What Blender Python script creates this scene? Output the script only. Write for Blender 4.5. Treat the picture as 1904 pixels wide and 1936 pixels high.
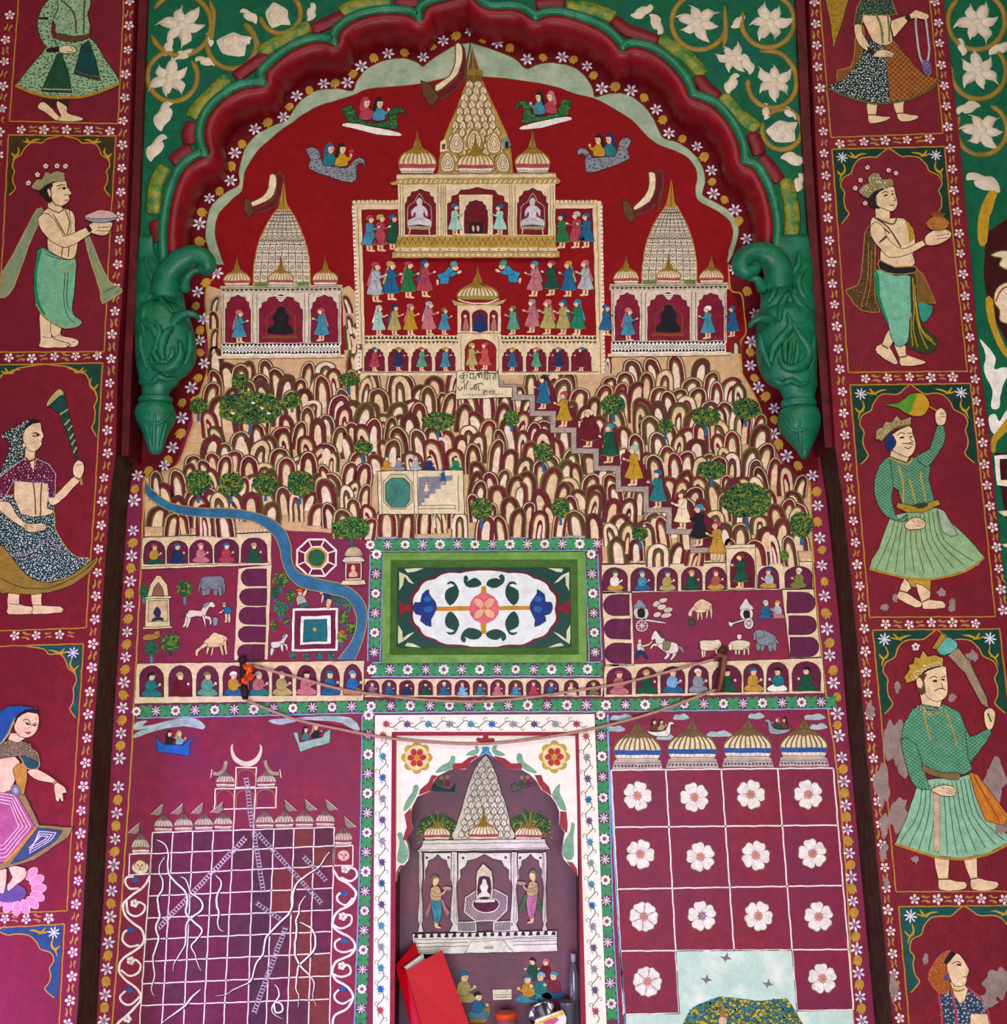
import bpy, math, random
from mathutils import Vector, Matrix
random.seed(7)
for o in list(bpy.data.objects): bpy.data.objects.remove(o, do_unlink=True)
SC = bpy.context.scene; COL = SC.collection
# ---------------------------------------------------------------- camera
W, H, FOC = 1904.0, 1936.0, 2200.0
PITCH, ROLL = math.radians(11.0), math.radians(0.85)
CAMP = Vector((0.0, -3.5, 1.5))
_f = Vector((0, math.cos(PITCH), math.sin(PITCH))); _u0 = Vector((0, -math.sin(PITCH), math.cos(PITCH))); _X = Vector((1, 0, 0))
CR = _X*math.cos(ROLL) - _u0*math.sin(ROLL); CU = _u0*math.cos(ROLL) + _X*math.sin(ROLL); CF = _f
cd = bpy.data.cameras.new('camera'); cam = bpy.data.objects.new('camera', cd); COL.objects.link(cam)
cd.sensor_fit = 'HORIZONTAL'; cd.sensor_width = 36.0; cd.lens = 36.0*FOC/W; cd.clip_start = 0.05
cam.matrix_world = Matrix(((CR.x, CU.x, -CF.x, CAMP.x), (CR.y, CU.y, -CF.y, CAMP.y), (CR.z, CU.z, -CF.z, CAMP.z), (0, 0, 0, 1)))
SC.camera = cam
# ---------------------------------------------------------------- world, lights, exposure
SC.view_settings.view_transform = 'Standard'; SC.view_settings.look = 'None'; SC.view_settings.gamma = 1.0
SC.view_settings.use_curve_mapping = False; SC.view_settings.exposure = 0.0
wd = bpy.data.worlds.new('world'); SC.world = wd; wd.use_nodes = True
wd.node_tree.nodes['Background'].inputs[0].default_value = (0.85, 0.88, 1.0, 1); wd.node_tree.nodes['Background'].inputs[1].default_value = 0.12
def area(name, loc, tgt, sx, sy, power, colr, spread=180):
    l = bpy.data.lights.new(name, 'AREA'); l.shape = 'RECTANGLE'; l.size = sx; l.size_y = sy; l.energy = power; l.color = colr
    l.spread = math.radians(spread)
    o = bpy.data.objects.new(name, l); COL.objects.link(o); o.location = loc
    o.rotation_euler = (Vector(tgt)-Vector(loc)).to_track_quat('-Z', 'Y').to_euler(); return o
area('courtyard_sky_light', (0.3, -4.8, 5.0), (0, 0, 1.7), 4.5, 2.4, 128, (1.0, 0.93, 0.80))
area('doorway_light', (0.0, -4.1, 0.75), (0.0, 0, 0.75), 2.2, 1.1, 165, (0.90, 0.90, 1.0))
area('violet_fill_light', (-2.45, -1.25, 0.25), (-1.62, -0.1, 0.58), 0.5, 0.6, 27, (0.52, 0.24, 1.0), 95)  # violet fill added to tint the lower left purple; no known window there
# ---------------------------------------------------------------- pixel -> wall plane
def pw(x, y, pl=0.0):
    d = CF + CR*((x-W/2)/FOC) - CU*((y-H/2)/FOC)
    return CAMP + d*((pl-CAMP.y)/d.y)
def mpp(x, y, pl=0.0): return (pw(x+1, y, pl)-pw(x, y, pl)).length
# ---------------------------------------------------------------- materials
def lin(c):
    c = c/255.0
    return c/12.92 if c <= 0.04045 else ((c+0.055)/1.055)**2.4
def hexc(h): h = h.lstrip('#'); return tuple(lin(int(h[i:i+2], 16)) for i in (0, 2, 4))
MATS = {}
def paint(h, rough=0.62, var=0.22, bump=0.3, scale=38.0, metal=0.0, spec=0.14, h2=None, lo=0.42, hi=0.66, sc2=9.0, stretch=None):
    key = (h, rough, var, bump, scale, metal, spec, h2, lo, hi, sc2, stretch)
    if key in MATS: return MATS[key]
    m = bpy.data.materials.new('paint_'+h.lstrip('#')); m.use_nodes = True; nt = m.node_tree; N = nt.nodes; L = nt.links
    b = N['Principled BSDF']; b.inputs['Roughness'].default_value = rough; b.inputs['Metallic'].default_value = metal
    b.inputs['Specular IOR Level'].default_value = spec
    g = N.new('ShaderNodeNewGeometry'); n = N.new('ShaderNodeTexNoise'); n.inputs['Scale'].default_value = scale; n.inputs['Detail'].default_value = 5.0; n.inputs['Roughness'].default_value = 0.65
    L.new(g.outputs['Position'], n.inputs['Vector'])
    c = hexc(h); r = N.new('ShaderNodeValToRGB'); r.color_ramp.elements[0].position = 0.3; r.color_ramp.elements[1].position = 0.7
    r.color_ramp.elements[0].color = tuple(max(0, v*(1-var)) for v in c)+(1,); r.color_ramp.elements[1].color = tuple(min(1, v*(1+var)+0.02*var) for v in c)+(1,)
    L.new(n.outputs['Fac'], r.inputs['Fac']); out = r.outputs['Color']
    if not metal:
        n4 = N.new('ShaderNodeTexNoise'); n4.inputs['Scale'].default_value = 230.0; n4.inputs['Detail'].default_value = 2.0; L.new(g.outputs['Position'], n4.inputs['Vector'])
        r4 = N.new('ShaderNodeValToRGB'); r4.color_ramp.elements[0].position = 0.34; r4.color_ramp.elements[1].position = 0.56; r4.color_ramp.elements[0].color = (1-1.0*var,)*3+(1,); r4.color_ramp.elements[1].color = (1, 1, 1, 1)
        L.new(n4.outputs['Fac'], r4.inputs['Fac']); m4 = N.new('ShaderNodeMixRGB'); m4.blend_type = 'MULTIPLY'; m4.inputs[0].default_value = 1.0; L.new(out, m4.inputs[1]); L.new(r4.outputs['Color'], m4.inputs[2]); out = m4.outputs[0]
    if h2:
        n2 = N.new('ShaderNodeTexNoise'); n2.inputs['Scale'].default_value = sc2; n2.inputs['Detail'].default_value = 6.0; n2.inputs['Roughness'].default_value = 0.7
        if stretch:
            mp = N.new('ShaderNodeMapping'); mp.inputs['Scale'].default_value = stretch; L.new(g.outputs['Position'], mp.inputs['Vector']); L.new(mp.outputs['Vector'], n2.inputs['Vector'])
        else: L.new(g.outputs['Position'], n2.inputs['Vector'])
        r2 = N.new('ShaderNodeValToRGB'); r2.color_ramp.elements[0].position = lo; r2.color_ramp.elements[1].position = hi
        L.new(n2.outputs['Fac'], r2.inputs['Fac']); mx = N.new('ShaderNodeMixRGB'); mx.inputs[2].default_value = hexc(h2)+(1,)
        L.new(r2.outputs['Color'], mx.inputs[0]); L.new(out, mx.inputs[1]); out = mx.outputs[0]
    L.new(out, b.inputs['Base Color'])
    if bump:
        bp = N.new('ShaderNodeBump'); bp.inputs['Strength'].default_value = bump; bp.inputs['Distance'].default_value = 0.002
        n3 = N.new('ShaderNodeTexNoise'); n3.inputs['Scale'].default_value = 160.0; n3.inputs['Detail'].default_value = 3.0; L.new(g.outputs['Position'], n3.inputs['Vector'])
        L.new(n3.outputs['Fac'], bp.inputs['Height']); L.new(bp.outputs['Normal'], b.inputs['Normal'])
    MATS[key] = m; return m
# named paints (words are also used in labels)
C = dict(red='#8c0a14', crimson='#7a0f2c', maroon='#650a1c', darkred='#3a0309', green='#1d6b38', dgreen='#0c4a33', jade='#0d7a52', mint='#529478',
    sage='#8aa77c', olive='#6f7436', leaf='#2d5a24', teal='#1c7074', blue='#1d5c82', sky='#3c8299', navy='#152a58', azure='#1f62a4', white='#e8ded2', cream='#e6cda6',
    skin='#e2bf98', pinkskin='#d9a68c', yellow='#b88a1c', gold='#a87a22', ochre='#b98a30', orange='#cc5e12', pink='#b96a70', rose='#a83a4a', brown='#5c3a1e',
    dark='#1e1512', grey='#84868c', lgrey='#a9a9ad', purple='#5c4470', violet='#4a3f86', cloud='#9fb295', plaster='#8d7670', lblue='#77a8cc', khaki='#a89858', tan='#a5773c', mauve='#96687c', black='#14131a', paleg='#9cc3b0', rust='#7c3c1c')
def M(k):
    if not isinstance(k, str): return k
    return paint(C.get(k, k))
# ---------------------------------------------------------------- frame for traced points (zoomed crop units -> photo pixels)
FR = [0.0, 0.0, 1.0, 1.0]
def F(ox=0, oy=0, sc=500.0/1904, sx=1.0): FR[:] = [ox, oy, sc, sx]
def F1(): FR[:] = [0.0, 0.0, 1.0, 1.0]
def P(p):
    if isinstance(p, str): p = [tuple(float(v) for v in q.split(',')) for q in p.split()]
    return [(FR[0]+a*FR[2]*FR[3], FR[1]+b*FR[2]) for a, b in p]
def smooth(pts, n=4, closed=True):
    k = len(pts); out = []
    if k < 3: return list(pts)
    for i in range(k if closed else k-1):
        p0 = pts[(i-1) % k] if closed or i > 0 else pts[i]; p1 = pts[i]; p2 = pts[(i+1) % k]
        p3 = pts[(i+2) % k] if closed or i+2 < k else p2
        for j in range(n):
            t = j/n; q = []
            for a in (0, 1):
                q.append(0.5*(2*p1[a]+(p2[a]-p0[a])*t+(2*p0[a]-5*p1[a]+4*p2[a]-p3[a])*t*t+(3*p1[a]-p0[a]-3*p2[a]+p3[a])*t**3))
            out.append(tuple(q))
    if not closed: out.append(pts[-1])
    return out
def norms(pts, closed):
    n = len(pts); res = []
    for i in range(n):
        a = pts[(i-1) % n] if closed or i > 0 else pts[i]; b = pts[(i+1) % n] if closed or i < n-1 else pts[i]; p = pts[i]
        d1 = Vector((p[0]-a[0], p[1]-a[1])); d2 = Vector((b[0]-p[0], b[1]-p[1]))
        if d1.length < 1e-9: d1 = d2
        if d2.length < 1e-9: d2 = d1
        if d1.length < 1e-9: res.append((0, 0)); continue
        d1.normalize(); d2.normalize(); n1 = Vector((-d1.y, d1.x)); n2 = Vector((-d2.y, d2.x)); m = n1+n2
        if m.length < 1e-3: m = n1
        m.normalize(); k = 1/max(0.45, m.dot(n1)); res.append((m.x*k, m.y*k))
    return res
def inside(p, poly):
    x, y = p; c = False; n = len(poly); j = n-1
    for i in range(n):
        xi, yi = poly[i]; xj, yj = poly[j]
        if (yi > y) != (yj > y) and x < (xj-xi)*(y-yi)/(yj-yi)+xi: c = not c
        j = i
    return c
DZ = 0.00009
def newobj(name, data=None, parent=None, loc=None):
    o = bpy.data.objects.new(name, data); COL.objects.link(o)
    if parent is not None: o.parent = parent
    if loc is not None: o.location = loc
    return o
def tag(o, label=None, cat=None, group=None, kind=None):
    if label: o['label'] = label
    if cat: o['category'] = cat
    if group: o['group'] = group
    if kind: o['kind'] = kind
    return o
class T:
    """a painted thing: an Empty on its wall that parents its painted parts"""
    def __init__(s, name, label=None, cat=None, group=None, at=(0, 0), pl=0.0, h=0.0004, kind=None, parent=None, pxat=False):
        s.pl = pl; s.h = h; s.base = h
        a = at if pxat else P([at])[0]
        s.o0 = pw(a[0], a[1], pl)
        if parent is not None: s.root = newobj(name, None, parent.root, s.o0-parent.wo); s.wo = s.o0
        else: s.root = newobj(name, None, None, s.o0); s.wo = s.o0
        tag(s.root, label, cat, group, kind)
    def part(s, name, parent=None, kind=None, label=None): return Pt(s, name, parent, kind, label)
class Pt:
    """one painted part = one mesh; shapes are laid over each other with a hair of relief"""
    def __init__(s, t, name, parent=None, kind=None, label=None):
        s.t = t; s.name = name; s.v = []; s.f = []; s.mi = []; s.ms = []; s.par = parent; s.kind = kind; s.label = label; s.o = None
    def __enter__(s): return s
    def __exit__(s, *a):
        if a[0] is None and s.v: s.done()
    def slot(s, col):
        m = M(col)
        if m not in s.ms: s.ms.append(m)
        return s.ms.index(m)
    lock = False
    def up(s, k=1):
        if not s.lock: s.t.h += DZ*k
    def flat(s, on=True):
        if on: s.up()
        s.lock = on
    def _pt(s, p, h):
        x, y = p; x2 = x+.3*math.sin(y*.29+x*.05)+.35*math.sin(y*.11-x*.07+1.3); y2 = y+.3*math.sin(x*.27+y*.04+.7)+.35*math.sin(x*.12-y*.06)   # wobble of the painter's hand
        s.v.append(pw(x2, y2, s.t.pl-h)); return len(s.v)-1
    @staticmethod
    def sub(pts, closed, d=13.0):
        out = []; n = len(pts)
        for i in range(n if closed else n-1):
            a, b = pts[i], pts[(i+1) % n]; k = max(1, int(math.hypot(b[0]-a[0], b[1]-a[1])/d))
            for j in range(k): out.append((a[0]+(b[0]-a[0])*j/k, a[1]+(b[1]-a[1])*j/k))
        if not closed: out.append(pts[-1])
        return out
    def poly(s, col, pts, skirt=True):
        pts = s.sub(pts, True); s.up(); h = s.t.h; k = s.slot(col); n = len(pts)
        a = sum(pts[i][0]*pts[(i+1) % n][1]-pts[(i+1) % n][0]*pts[i][1] for i in range(n))
        if a > 0: pts = pts[::-1]
        ids = [s._pt(p, h) for p in pts]; s.f.append(ids); s.mi.append(k)
        if skirt:
            b = [s._pt(p, max(0.00004, s.t.base-0.0002)) for p in pts]
            for i in range(n): j = (i+1) % n; s.f.append((ids[j], ids[i], b[i], b[j])); s.mi.append(k)
    def fill(s, col, pts, sm=0, out=None, ow=1.3, ret=False, skirt=True):
        pts = P(pts)
        if sm: pts = smooth(pts, sm)
        s.poly(col, pts, skirt)
        if out: s.line(out, ow, pts, True)
        return pts
    def line(s, col, w, pts, closed=False, taper=False):
        """ribbon, points already in photo pixels"""
        pts = s.sub(pts, closed) if not taper else pts; s.up(); h = s.t.h; k = s.slot(col); n = len(pts); ns = norms(pts, closed); A = []; B = []
        for i, (p, q) in enumerate(zip(pts, ns)):
            ww = w*0.5
            if taper: ww *= max(0.15, math.sin(math.pi*(0.12+0.83*i/(n-1)))) if taper == 2 else max(0.12, 1-i/(n-1))
            A.append(s._pt((p[0]+q[0]*ww, p[1]+q[1]*ww), h)); B.append(s._pt((p[0]-q[0]*ww, p[1]-q[1]*ww), h))
        for i in range(n if closed else n-1):
            j = (i+1) % n; s.f.append((A[i], A[j], B[j], B[i])); s.mi.append(k)
    def stroke(s, col, w, pts, sm=0, closed=False, taper=False):
        pts = P(pts)
        if sm: pts = smooth(pts, sm, closed)
        s.line(col, w, pts, closed, taper)
    def ell(s, col, cx, cy, rx, ry=None, rot=0, n=14, out=None, ow=1.0, skirt=True):
        ry = rx if ry is None else ry; c, sn = math.cos(math.radians(rot)), math.sin(math.radians(rot)); pts = []
        for i in range(n):
            a = 2*math.pi*i/n; x, y = rx*math.cos(a), ry*math.sin(a); pts.append((cx+x*c-y*sn, cy+x*sn+y*c))
        return s.fill(col, pts, 0, out, ow, skirt=skirt)
    def rect(s, col, x0, y0, x1, y1, out=None, ow=1.0): return s.fill(col, [(x0, y0), (x1, y0), (x1, y1), (x0, y1)], 0, out, ow)
    def dots(s, col, poly, sp, r, jit=0.35, seed=1, sq=1.0):
        """dabs inside a polygon given in photo pixels; spacing and radius in photo pixels"""
        rn = random.Random(seed); s.up(); h = s.t.h; cols = col if isinstance(col, (list, tuple)) else [col]; ks = [s.slot(c) for c in cols]
        x0 = min(p[0] for p in poly); x1 = max(p[0] for p in poly); y0 = min(p[1] for p in poly); y1 = max(p[1] for p in poly); y = y0; row = 0
        while y < y1:
            x = x0+(sp/2 if row % 2 else 0)
            while x < x1:
                p = (x+rn.uniform(-jit, jit)*sp, y+rn.uniform(-jit, jit)*sp)
                if inside(p, poly):
                    rr = r*rn.uniform(0.7, 1.25); a0 = rn.uniform(0, 3)
                    ids = [s._pt((p[0]+rr*sq*math.cos(a0-i*math.pi*2/5), p[1]+rr*math.sin(a0-i*math.pi*2/5)), h) for i in range(5)]
                    s.f.append(ids); s.mi.append(rn.choice(ks))
                x += sp
            y += sp*0.86; row += 1
    def hatch(s, col, poly, sp, ang, w=0.8):
        s.up(); h = s.t.h; k = s.slot(col); a = math.radians(ang); d = (math.cos(a), math.sin(a)); nn = (-d[1], d[0])
        pr = [p[0]*nn[0]+p[1]*nn[1] for p in poly]; q = min(pr)+sp*0.5
        while q < max(pr):
            ts = []; n = len(poly)
            for i in range(n):
                j = (i+1) % n
                if (pr[i] > q) != (pr[j] > q):
                    u = (q-pr[i])/(pr[j]-pr[i]); x = poly[i][0]+(poly[j][0]-poly[i][0])*u; y = poly[i][1]+(poly[j][1]-poly[i][1])*u
                    ts.append((x*d[0]+y*d[1]))
            ts.sort()
            for i in range(0, len(ts)-1, 2):
                for e in [0]:
                    A = (nn[0]*q+d[0]*ts[i], nn[1]*q+d[1]*ts[i]); B = (nn[0]*q+d[0]*ts[i+1], nn[1]*q+d[1]*ts[i+1]); o = (nn[0]*w/2, nn[1]*w/2)
                    ids = [s._pt((A[0]+o[0], A[1]+o[1]), h), s._pt((B[0]+o[0], B[1]+o[1]), h), s._pt((B[0]-o[0], B[1]-o[1]), h), s._pt((A[0]-o[0], A[1]-o[1]), h)]
                    s.f.append(ids); s.mi.append(k)
            q += sp
    def done(s):
        m = bpy.data.meshes.new(s.name); wo = s.t.wo
        m.from_pydata([v-wo for v in s.v], [], s.f)
        for x in s.ms: m.materials.append(x)
        m.polygons.foreach_set('material_index', s.mi); m.update()
        s.o = newobj(s.name, m, s.par or s.t.root)
        tag(s.o, s.label, kind=s.kind); return s.o
# solid meshes in world space -------------------------------------------------
def solid(name, verts, faces, mats, mi=None, parent=None, smooth_=False, org=None):
    m = bpy.data.meshes.new(name); org = org or Vector((0, 0, 0)); m.from_pydata([Vector(v)-org for v in verts], [], faces)
    for x in (mats if isinstance(mats, (list, tuple)) else [mats]): m.materials.append(M(x))
    if mi: m.polygons.foreach_set('material_index', mi)
    if smooth_: m.polygons.foreach_set('use_smooth', [True]*len(m.polygons))
    m.update()
    import bmesh
    b = bmesh.new(); b.from_mesh(m); bmesh.ops.recalc_face_normals(b, faces=b.faces[:]); b.to_mesh(m); b.free()
    o = newobj(name, m, parent)
    if parent is None: o.location = org
    return o
def slab(name, pts, pl, thick, mats, **k):
    """plate whose front outline is traced on plane pl, going back by thick"""
    A = [pw(x, y, pl) for x, y in pts]; n = len(A); V = A+[a+Vector((0, thick, 0)) for a in A]
    Fc = [list(range(n)), list(range(2*n-1, n-1, -1))]+[(i, (i+1) % n, n+(i+1) % n, n+i) for i in range(n)]
    return solid(name, V, Fc, mats, **k)
def tube(pts, r, n=8, cap=True, taper=None):
    """verts, faces of a tube along 3d points"""
    V = []; Fc = []; k = len(pts); pts = [Vector(p) for p in pts]; up = Vector((0, -1, 0))
    for i, p in enumerate(pts):
        d = (pts[min(i+1, k-1)]-pts[max(i-1, 0)]).normalized(); a = d.cross(up)
        if a.length < 1e-3: a = d.cross(Vector((1, 0, 0)))
        a.normalize(); b = a.cross(d).normalized(); rr = (r[i] if isinstance(r, (list, tuple)) else r)
        for j in range(n): t = 2*math.pi*j/n; V.append(p+a*(rr*math.cos(t))+b*(rr*math.sin(t)))
    for i in range(k-1):
        for j in range(n): Fc.append((i*n+j, i*n+(j+1) % n, (i+1)*n+(j+1) % n, (i+1)*n+j))
    if cap: Fc += [tuple(range(n-1, -1, -1)), tuple(range((k-1)*n, k*n))]
    return V, Fc
def join(parts):
    V = []; Fc = []
    for v, f in parts:
        o = len(V); V += list(v); Fc += [tuple(i+o for i in q) for q in f]
    return V, Fc
def unit_mesh(name, shapes):
    """small shared motif in the wall plane (x right, z up), unit size; shapes = (colour, polygon, level)"""
    V = []; Fc = []; mi = []; ms = []
    for col, pts, lv in shapes:
        m = M(col)
        if m not in ms: ms.append(m)
        n = len(pts); a = sum(pts[i][0]*pts[(i+1) % n][1]-pts[(i+1) % n][0]*pts[i][1] for i in range(n))
        if a < 0: pts = pts[::-1]
        o = len(V); V += [Vector((x, -0.004-0.008*lv, z)) for x, z in pts]+[Vector((x, 0.02, z)) for x, z in pts]
        Fc.append(list(range(o, o+n))); mi.append(ms.index(m))
        for i in range(n): j = (i+1) % n; Fc.append((o+j, o+i, o+n+i, o+n+j)); mi.append(ms.index(m))
    m = bpy.data.meshes.new(name); m.from_pydata(V, [], Fc)
    for x in ms: m.materials.append(x)
    m.polygons.foreach_set('material_index', mi); m.update(); return m
def petal(a, r0, r1, w, n=6):
    pts = []; ca, sa = math.cos(a), math.sin(a)
    for i in range(n):
        t = 2*math.pi*i/n; u = (r0+r1)/2+(r1-r0)/2*math.cos(t); v = w*math.sin(t); pts.append((u*ca-v*sa, u*sa+v*ca))
    return pts
def inst(name, mesh, t, x, y, size, rot=0.0, h=0.0008, sx=1.0):
    o = newobj(name, mesh, t.root); k = size*mpp(x, y, t.pl); o.location = pw(x, y, t.pl-h)-t.wo
    o.scale = (k*sx, min(k, 0.02), k); o.rotation_euler = (0, math.radians(rot), 0); return o
# ================================================================= STRUCTURE
PIL, SPA = -0.16, -0.11          # planes of the pilaster faces and of the arch spandrels; the recessed mural wall is plane 0
LE = [(262, -220), (253, 0), (245, 262), (236, 499), (223, 670), (219, 854), (207, 940), (190, 1190), (173, 1439), (144, 1935), (113, 2460)]
RE = [(1520, -220), (1530, 0), (1542, 262), (1556, 499), (1568, 670), (1579, 841), (1592, 930), (1617, 1162), (1637, 1399), (1688, 1935), (1742, 2460)]
RE2 = [(1765, -220), (1784, 0), (1814, 262), (1836, 499), (1850, 670), (1872, 830), (1884, 960), (1910, 1200), (1960, 1700), (2030, 2460)]
mwall = paint('#821032', 0.55, 0.24, 0.4, 30, 0, 0.22, '#6c1c42', 0.40, 0.70, 5.0)
mpil = paint('#76051a', 0.55, 0.22, 0.4, 34, 0, 0.22, '#640820', 0.42, 0.7, 4.0)
mred = paint('#86030c', 0.62, 0.16, 0.3, 30, 0, 0.10, '#7a040e', 0.42, 0.7, 6.0)
mgreen = paint('#04583a', 0.6, 0.22, 0.35, 26, 0, 0.15, '#05465a', 0.55, 0.85, 5.0)
mjade = paint('#05623f', 0.42, 0.28, 0.5, 22, 0, 0.35, '#1c7d68', 0.5, 0.8, 16.0)
mroll = paint('#066a46', 0.36, 0.25, 0.5, 24, 0, 0.4, '#2b8f74', 0.55, 0.85, 12.0)
mredroll = paint('#880410', 0.42, 0.2, 0.45, 24, 0, 0.3, '#5c0410', 0.45, 0.75, 10.0)
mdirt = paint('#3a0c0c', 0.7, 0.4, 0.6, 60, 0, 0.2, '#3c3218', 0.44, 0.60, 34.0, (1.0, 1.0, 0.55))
mfloor = paint('#8a7a68', 0.6, 0.2, 0.3)
def struct(o): o['kind'] = 'structure'; return o
nL = [(748, 1388), (747, 1660), (745, 1936), (744, 1975)]; nR = [(1091, 1388), (1095, 1660), (1099, 1936), (1100, 1975)]
def wall_block(pts, mat): return [pw(x, y, 0) for x, y in pts]
V = []; Fc = []
for pts in ([(100, -320), (748, -320), (748, 1388)]+nL[1:]+[(735, 2460), (40, 2460)],
            [(748, -320), (1091, -320), (1091, 1388), (748, 1388)],
            [(1091, -320), (1800, -320), (1860, 2460), (1112, 2460)]+nR[::-1],
            [(744, 1975), (1100, 1975), (1112, 2460), (735, 2460)]):
    o = len(V); V += [pw(x, y, 0) for x, y in pts]; Fc.append(list(range(o, o+len(pts))))
wb = solid('wall_back', V, Fc, mwall)
wb.data.flip_normals() if wb.data.polygons[0].normal.y > 0 else None
struct(wb)
# niche shell
ND = 0.16
a = [pw(x, y, 0) for x, y in nL]; b = [pw(x, y, 0) for x, y in nR]; dv = Vector((0, ND, 0))
V = a+[p+dv for p in a]+b+[p+dv for p in b]; n = len(a); Fc = []; mi = []
for i in range(n-1):
    Fc.append((i, i+1, n+i+1, n+i)); mi.append(0); Fc.append((2*n+i, 2*n+i+1, 3*n+i+1, 3*n+i)); mi.append(1)
    Fc.append((n+i, n+i+1, 3*n+i+1, 3*n+i)); mi.append(2)
Fc.append((0, 2*n, 3*n, n)); mi.append(2); Fc.append((n-1, 3*n-1, 4*n-1, 2*n-1)); mi.append(0)
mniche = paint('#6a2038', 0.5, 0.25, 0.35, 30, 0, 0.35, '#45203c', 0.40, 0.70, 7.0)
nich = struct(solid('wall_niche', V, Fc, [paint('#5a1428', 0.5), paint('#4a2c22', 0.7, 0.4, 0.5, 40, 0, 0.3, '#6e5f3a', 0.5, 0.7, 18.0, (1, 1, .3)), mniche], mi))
# floor
struct(solid('floor', [(-4, -7, 0), (4, -7, 0), (4, 0.4, 0), (-4, 0.4, 0)], [(0, 1, 2, 3)], mfloor))
# pilasters and the neighbouring arch on the right
struct(slab('wall_left', [(-260, -220)]+LE+[(-300, 2460)], PIL, 0.30, mpil))
struct(slab('wall_right', RE+RE2[::-1], PIL, 0.30, mpil))
struct(slab('wall_neighbour', RE2+[(2300, 2460), (2200, -220)], PIL+0.03, 0.2, mgreen))
# stained returns of the recess, left and right
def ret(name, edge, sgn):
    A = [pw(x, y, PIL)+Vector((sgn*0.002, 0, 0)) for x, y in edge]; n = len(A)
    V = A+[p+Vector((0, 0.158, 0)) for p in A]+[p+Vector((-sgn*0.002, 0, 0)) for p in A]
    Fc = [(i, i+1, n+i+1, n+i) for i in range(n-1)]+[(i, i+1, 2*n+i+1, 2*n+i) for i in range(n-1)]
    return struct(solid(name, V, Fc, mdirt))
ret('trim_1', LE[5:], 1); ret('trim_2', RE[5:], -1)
# ---- cusped arch: path of the green roll on the spandrel plane, lobe by lobe
LOB = ["312,505 308,450 314,394 326,349 344,315 373,294 386,292", "386,292 378,263 382,231 399,202 425,179 460,161 497,158",
       "497,158 494,139 513,118 547,92 586,76 618,75 631,80", "631,80 633,63 654,42 691,26 736,20 775,24 791,34",
       "791,34 794,18 814,4 850,-6 880,-14 893,-26", "893,-26 908,2 930,13 966,12 992,18 1013,34", "1013,34 1031,25 1063,25 1105,37 1144,55 1168,76 1178,90",
       "1178,90 1191,84 1220,87 1254,105 1283,131 1302,158 1310,180", "1310,180 1325,184 1352,197 1378,223 1396,252 1406,280 1408,306",
       "1408,306 1430,315 1451,349 1464,389 1470,433 1466,478 1462,510"]
F1(); ARCH = []
for l in LOB: ARCH += smooth(P(l), 5, False)[:-1]
ARCH.append((1462, 510))
def sweep(name, path, pl, prof, mats, mi, closedprof=False, smooth_=True):
    w = [pw(x, y, pl) for x, y in path]; p2 = [(v.x, v.z) for v in w]; ns = norms(p2, False); V = []; Fc = []; mm = []; k = len(prof)
    q2 = list(p2)
    for _ in range(6): q2 = [q2[0]]+[((q2[i-1][0]+2*q2[i][0]+q2[i+1][0])/4, (q2[i-1][1]+2*q2[i][1]+q2[i+1][1])/4) for i in range(1, len(q2)-1)]+[q2[-1]]
    n2 = norms(q2, False)
    for (x, z), n, (x2, z2), m in zip(p2, ns, q2, n2):
        for u, v in prof:
            k2 = min(1.0, max(0.0, (u-0.008)/0.02)) if not closedprof else 0.0
            V.append(Vector((x+(x2-x)*k2-(n[0]+(m[0]-n[0])*k2)*u*SGN, pl+v, z+(z2-z)*k2-(n[1]+(m[1]-n[1])*k2)*u*SGN)))
    for i in range(len(p2)-1):
        for j in range(k if closedprof else k-1):
            j2 = (j+1) % k; Fc.append((i*k+j, i*k+j2, (i+1)*k+j2, (i+1)*k+j)); mm.append(mi)
    return V, Fc, mm
SGN = 1
w0 = pw(*ARCH[60], SPA)
arch = newobj('trim_3', None, None, pw(893, -26, SPA)); struct(arch); arch['label'] = 'cusped arch moulding with green roll and red hollow over the mural'
def addsweep(nm, prof, mat, closed=False):
    V, Fc, mm = sweep(nm, ARCH, SPA, prof, None, 0, closed)
    o = solid(nm, V, Fc, mat, None, arch, True, arch.location); return o
addsweep('green_roll', [(0.0162*math.cos(t*math.pi/5), 0.0162*math.sin(t*math.pi/5)-0.004) for t in range(10)], mroll, True)
addsweep('red_hollow', [(0.010, 0.0), (0.016, -0.009), (0.028, -0.013), (0.041, -0.007), (0.050, 0.008), (0.057, 0.026), (0.059, 0.05), (0.057, 0.08), (0.056, 0.1099)], mredroll)
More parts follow.
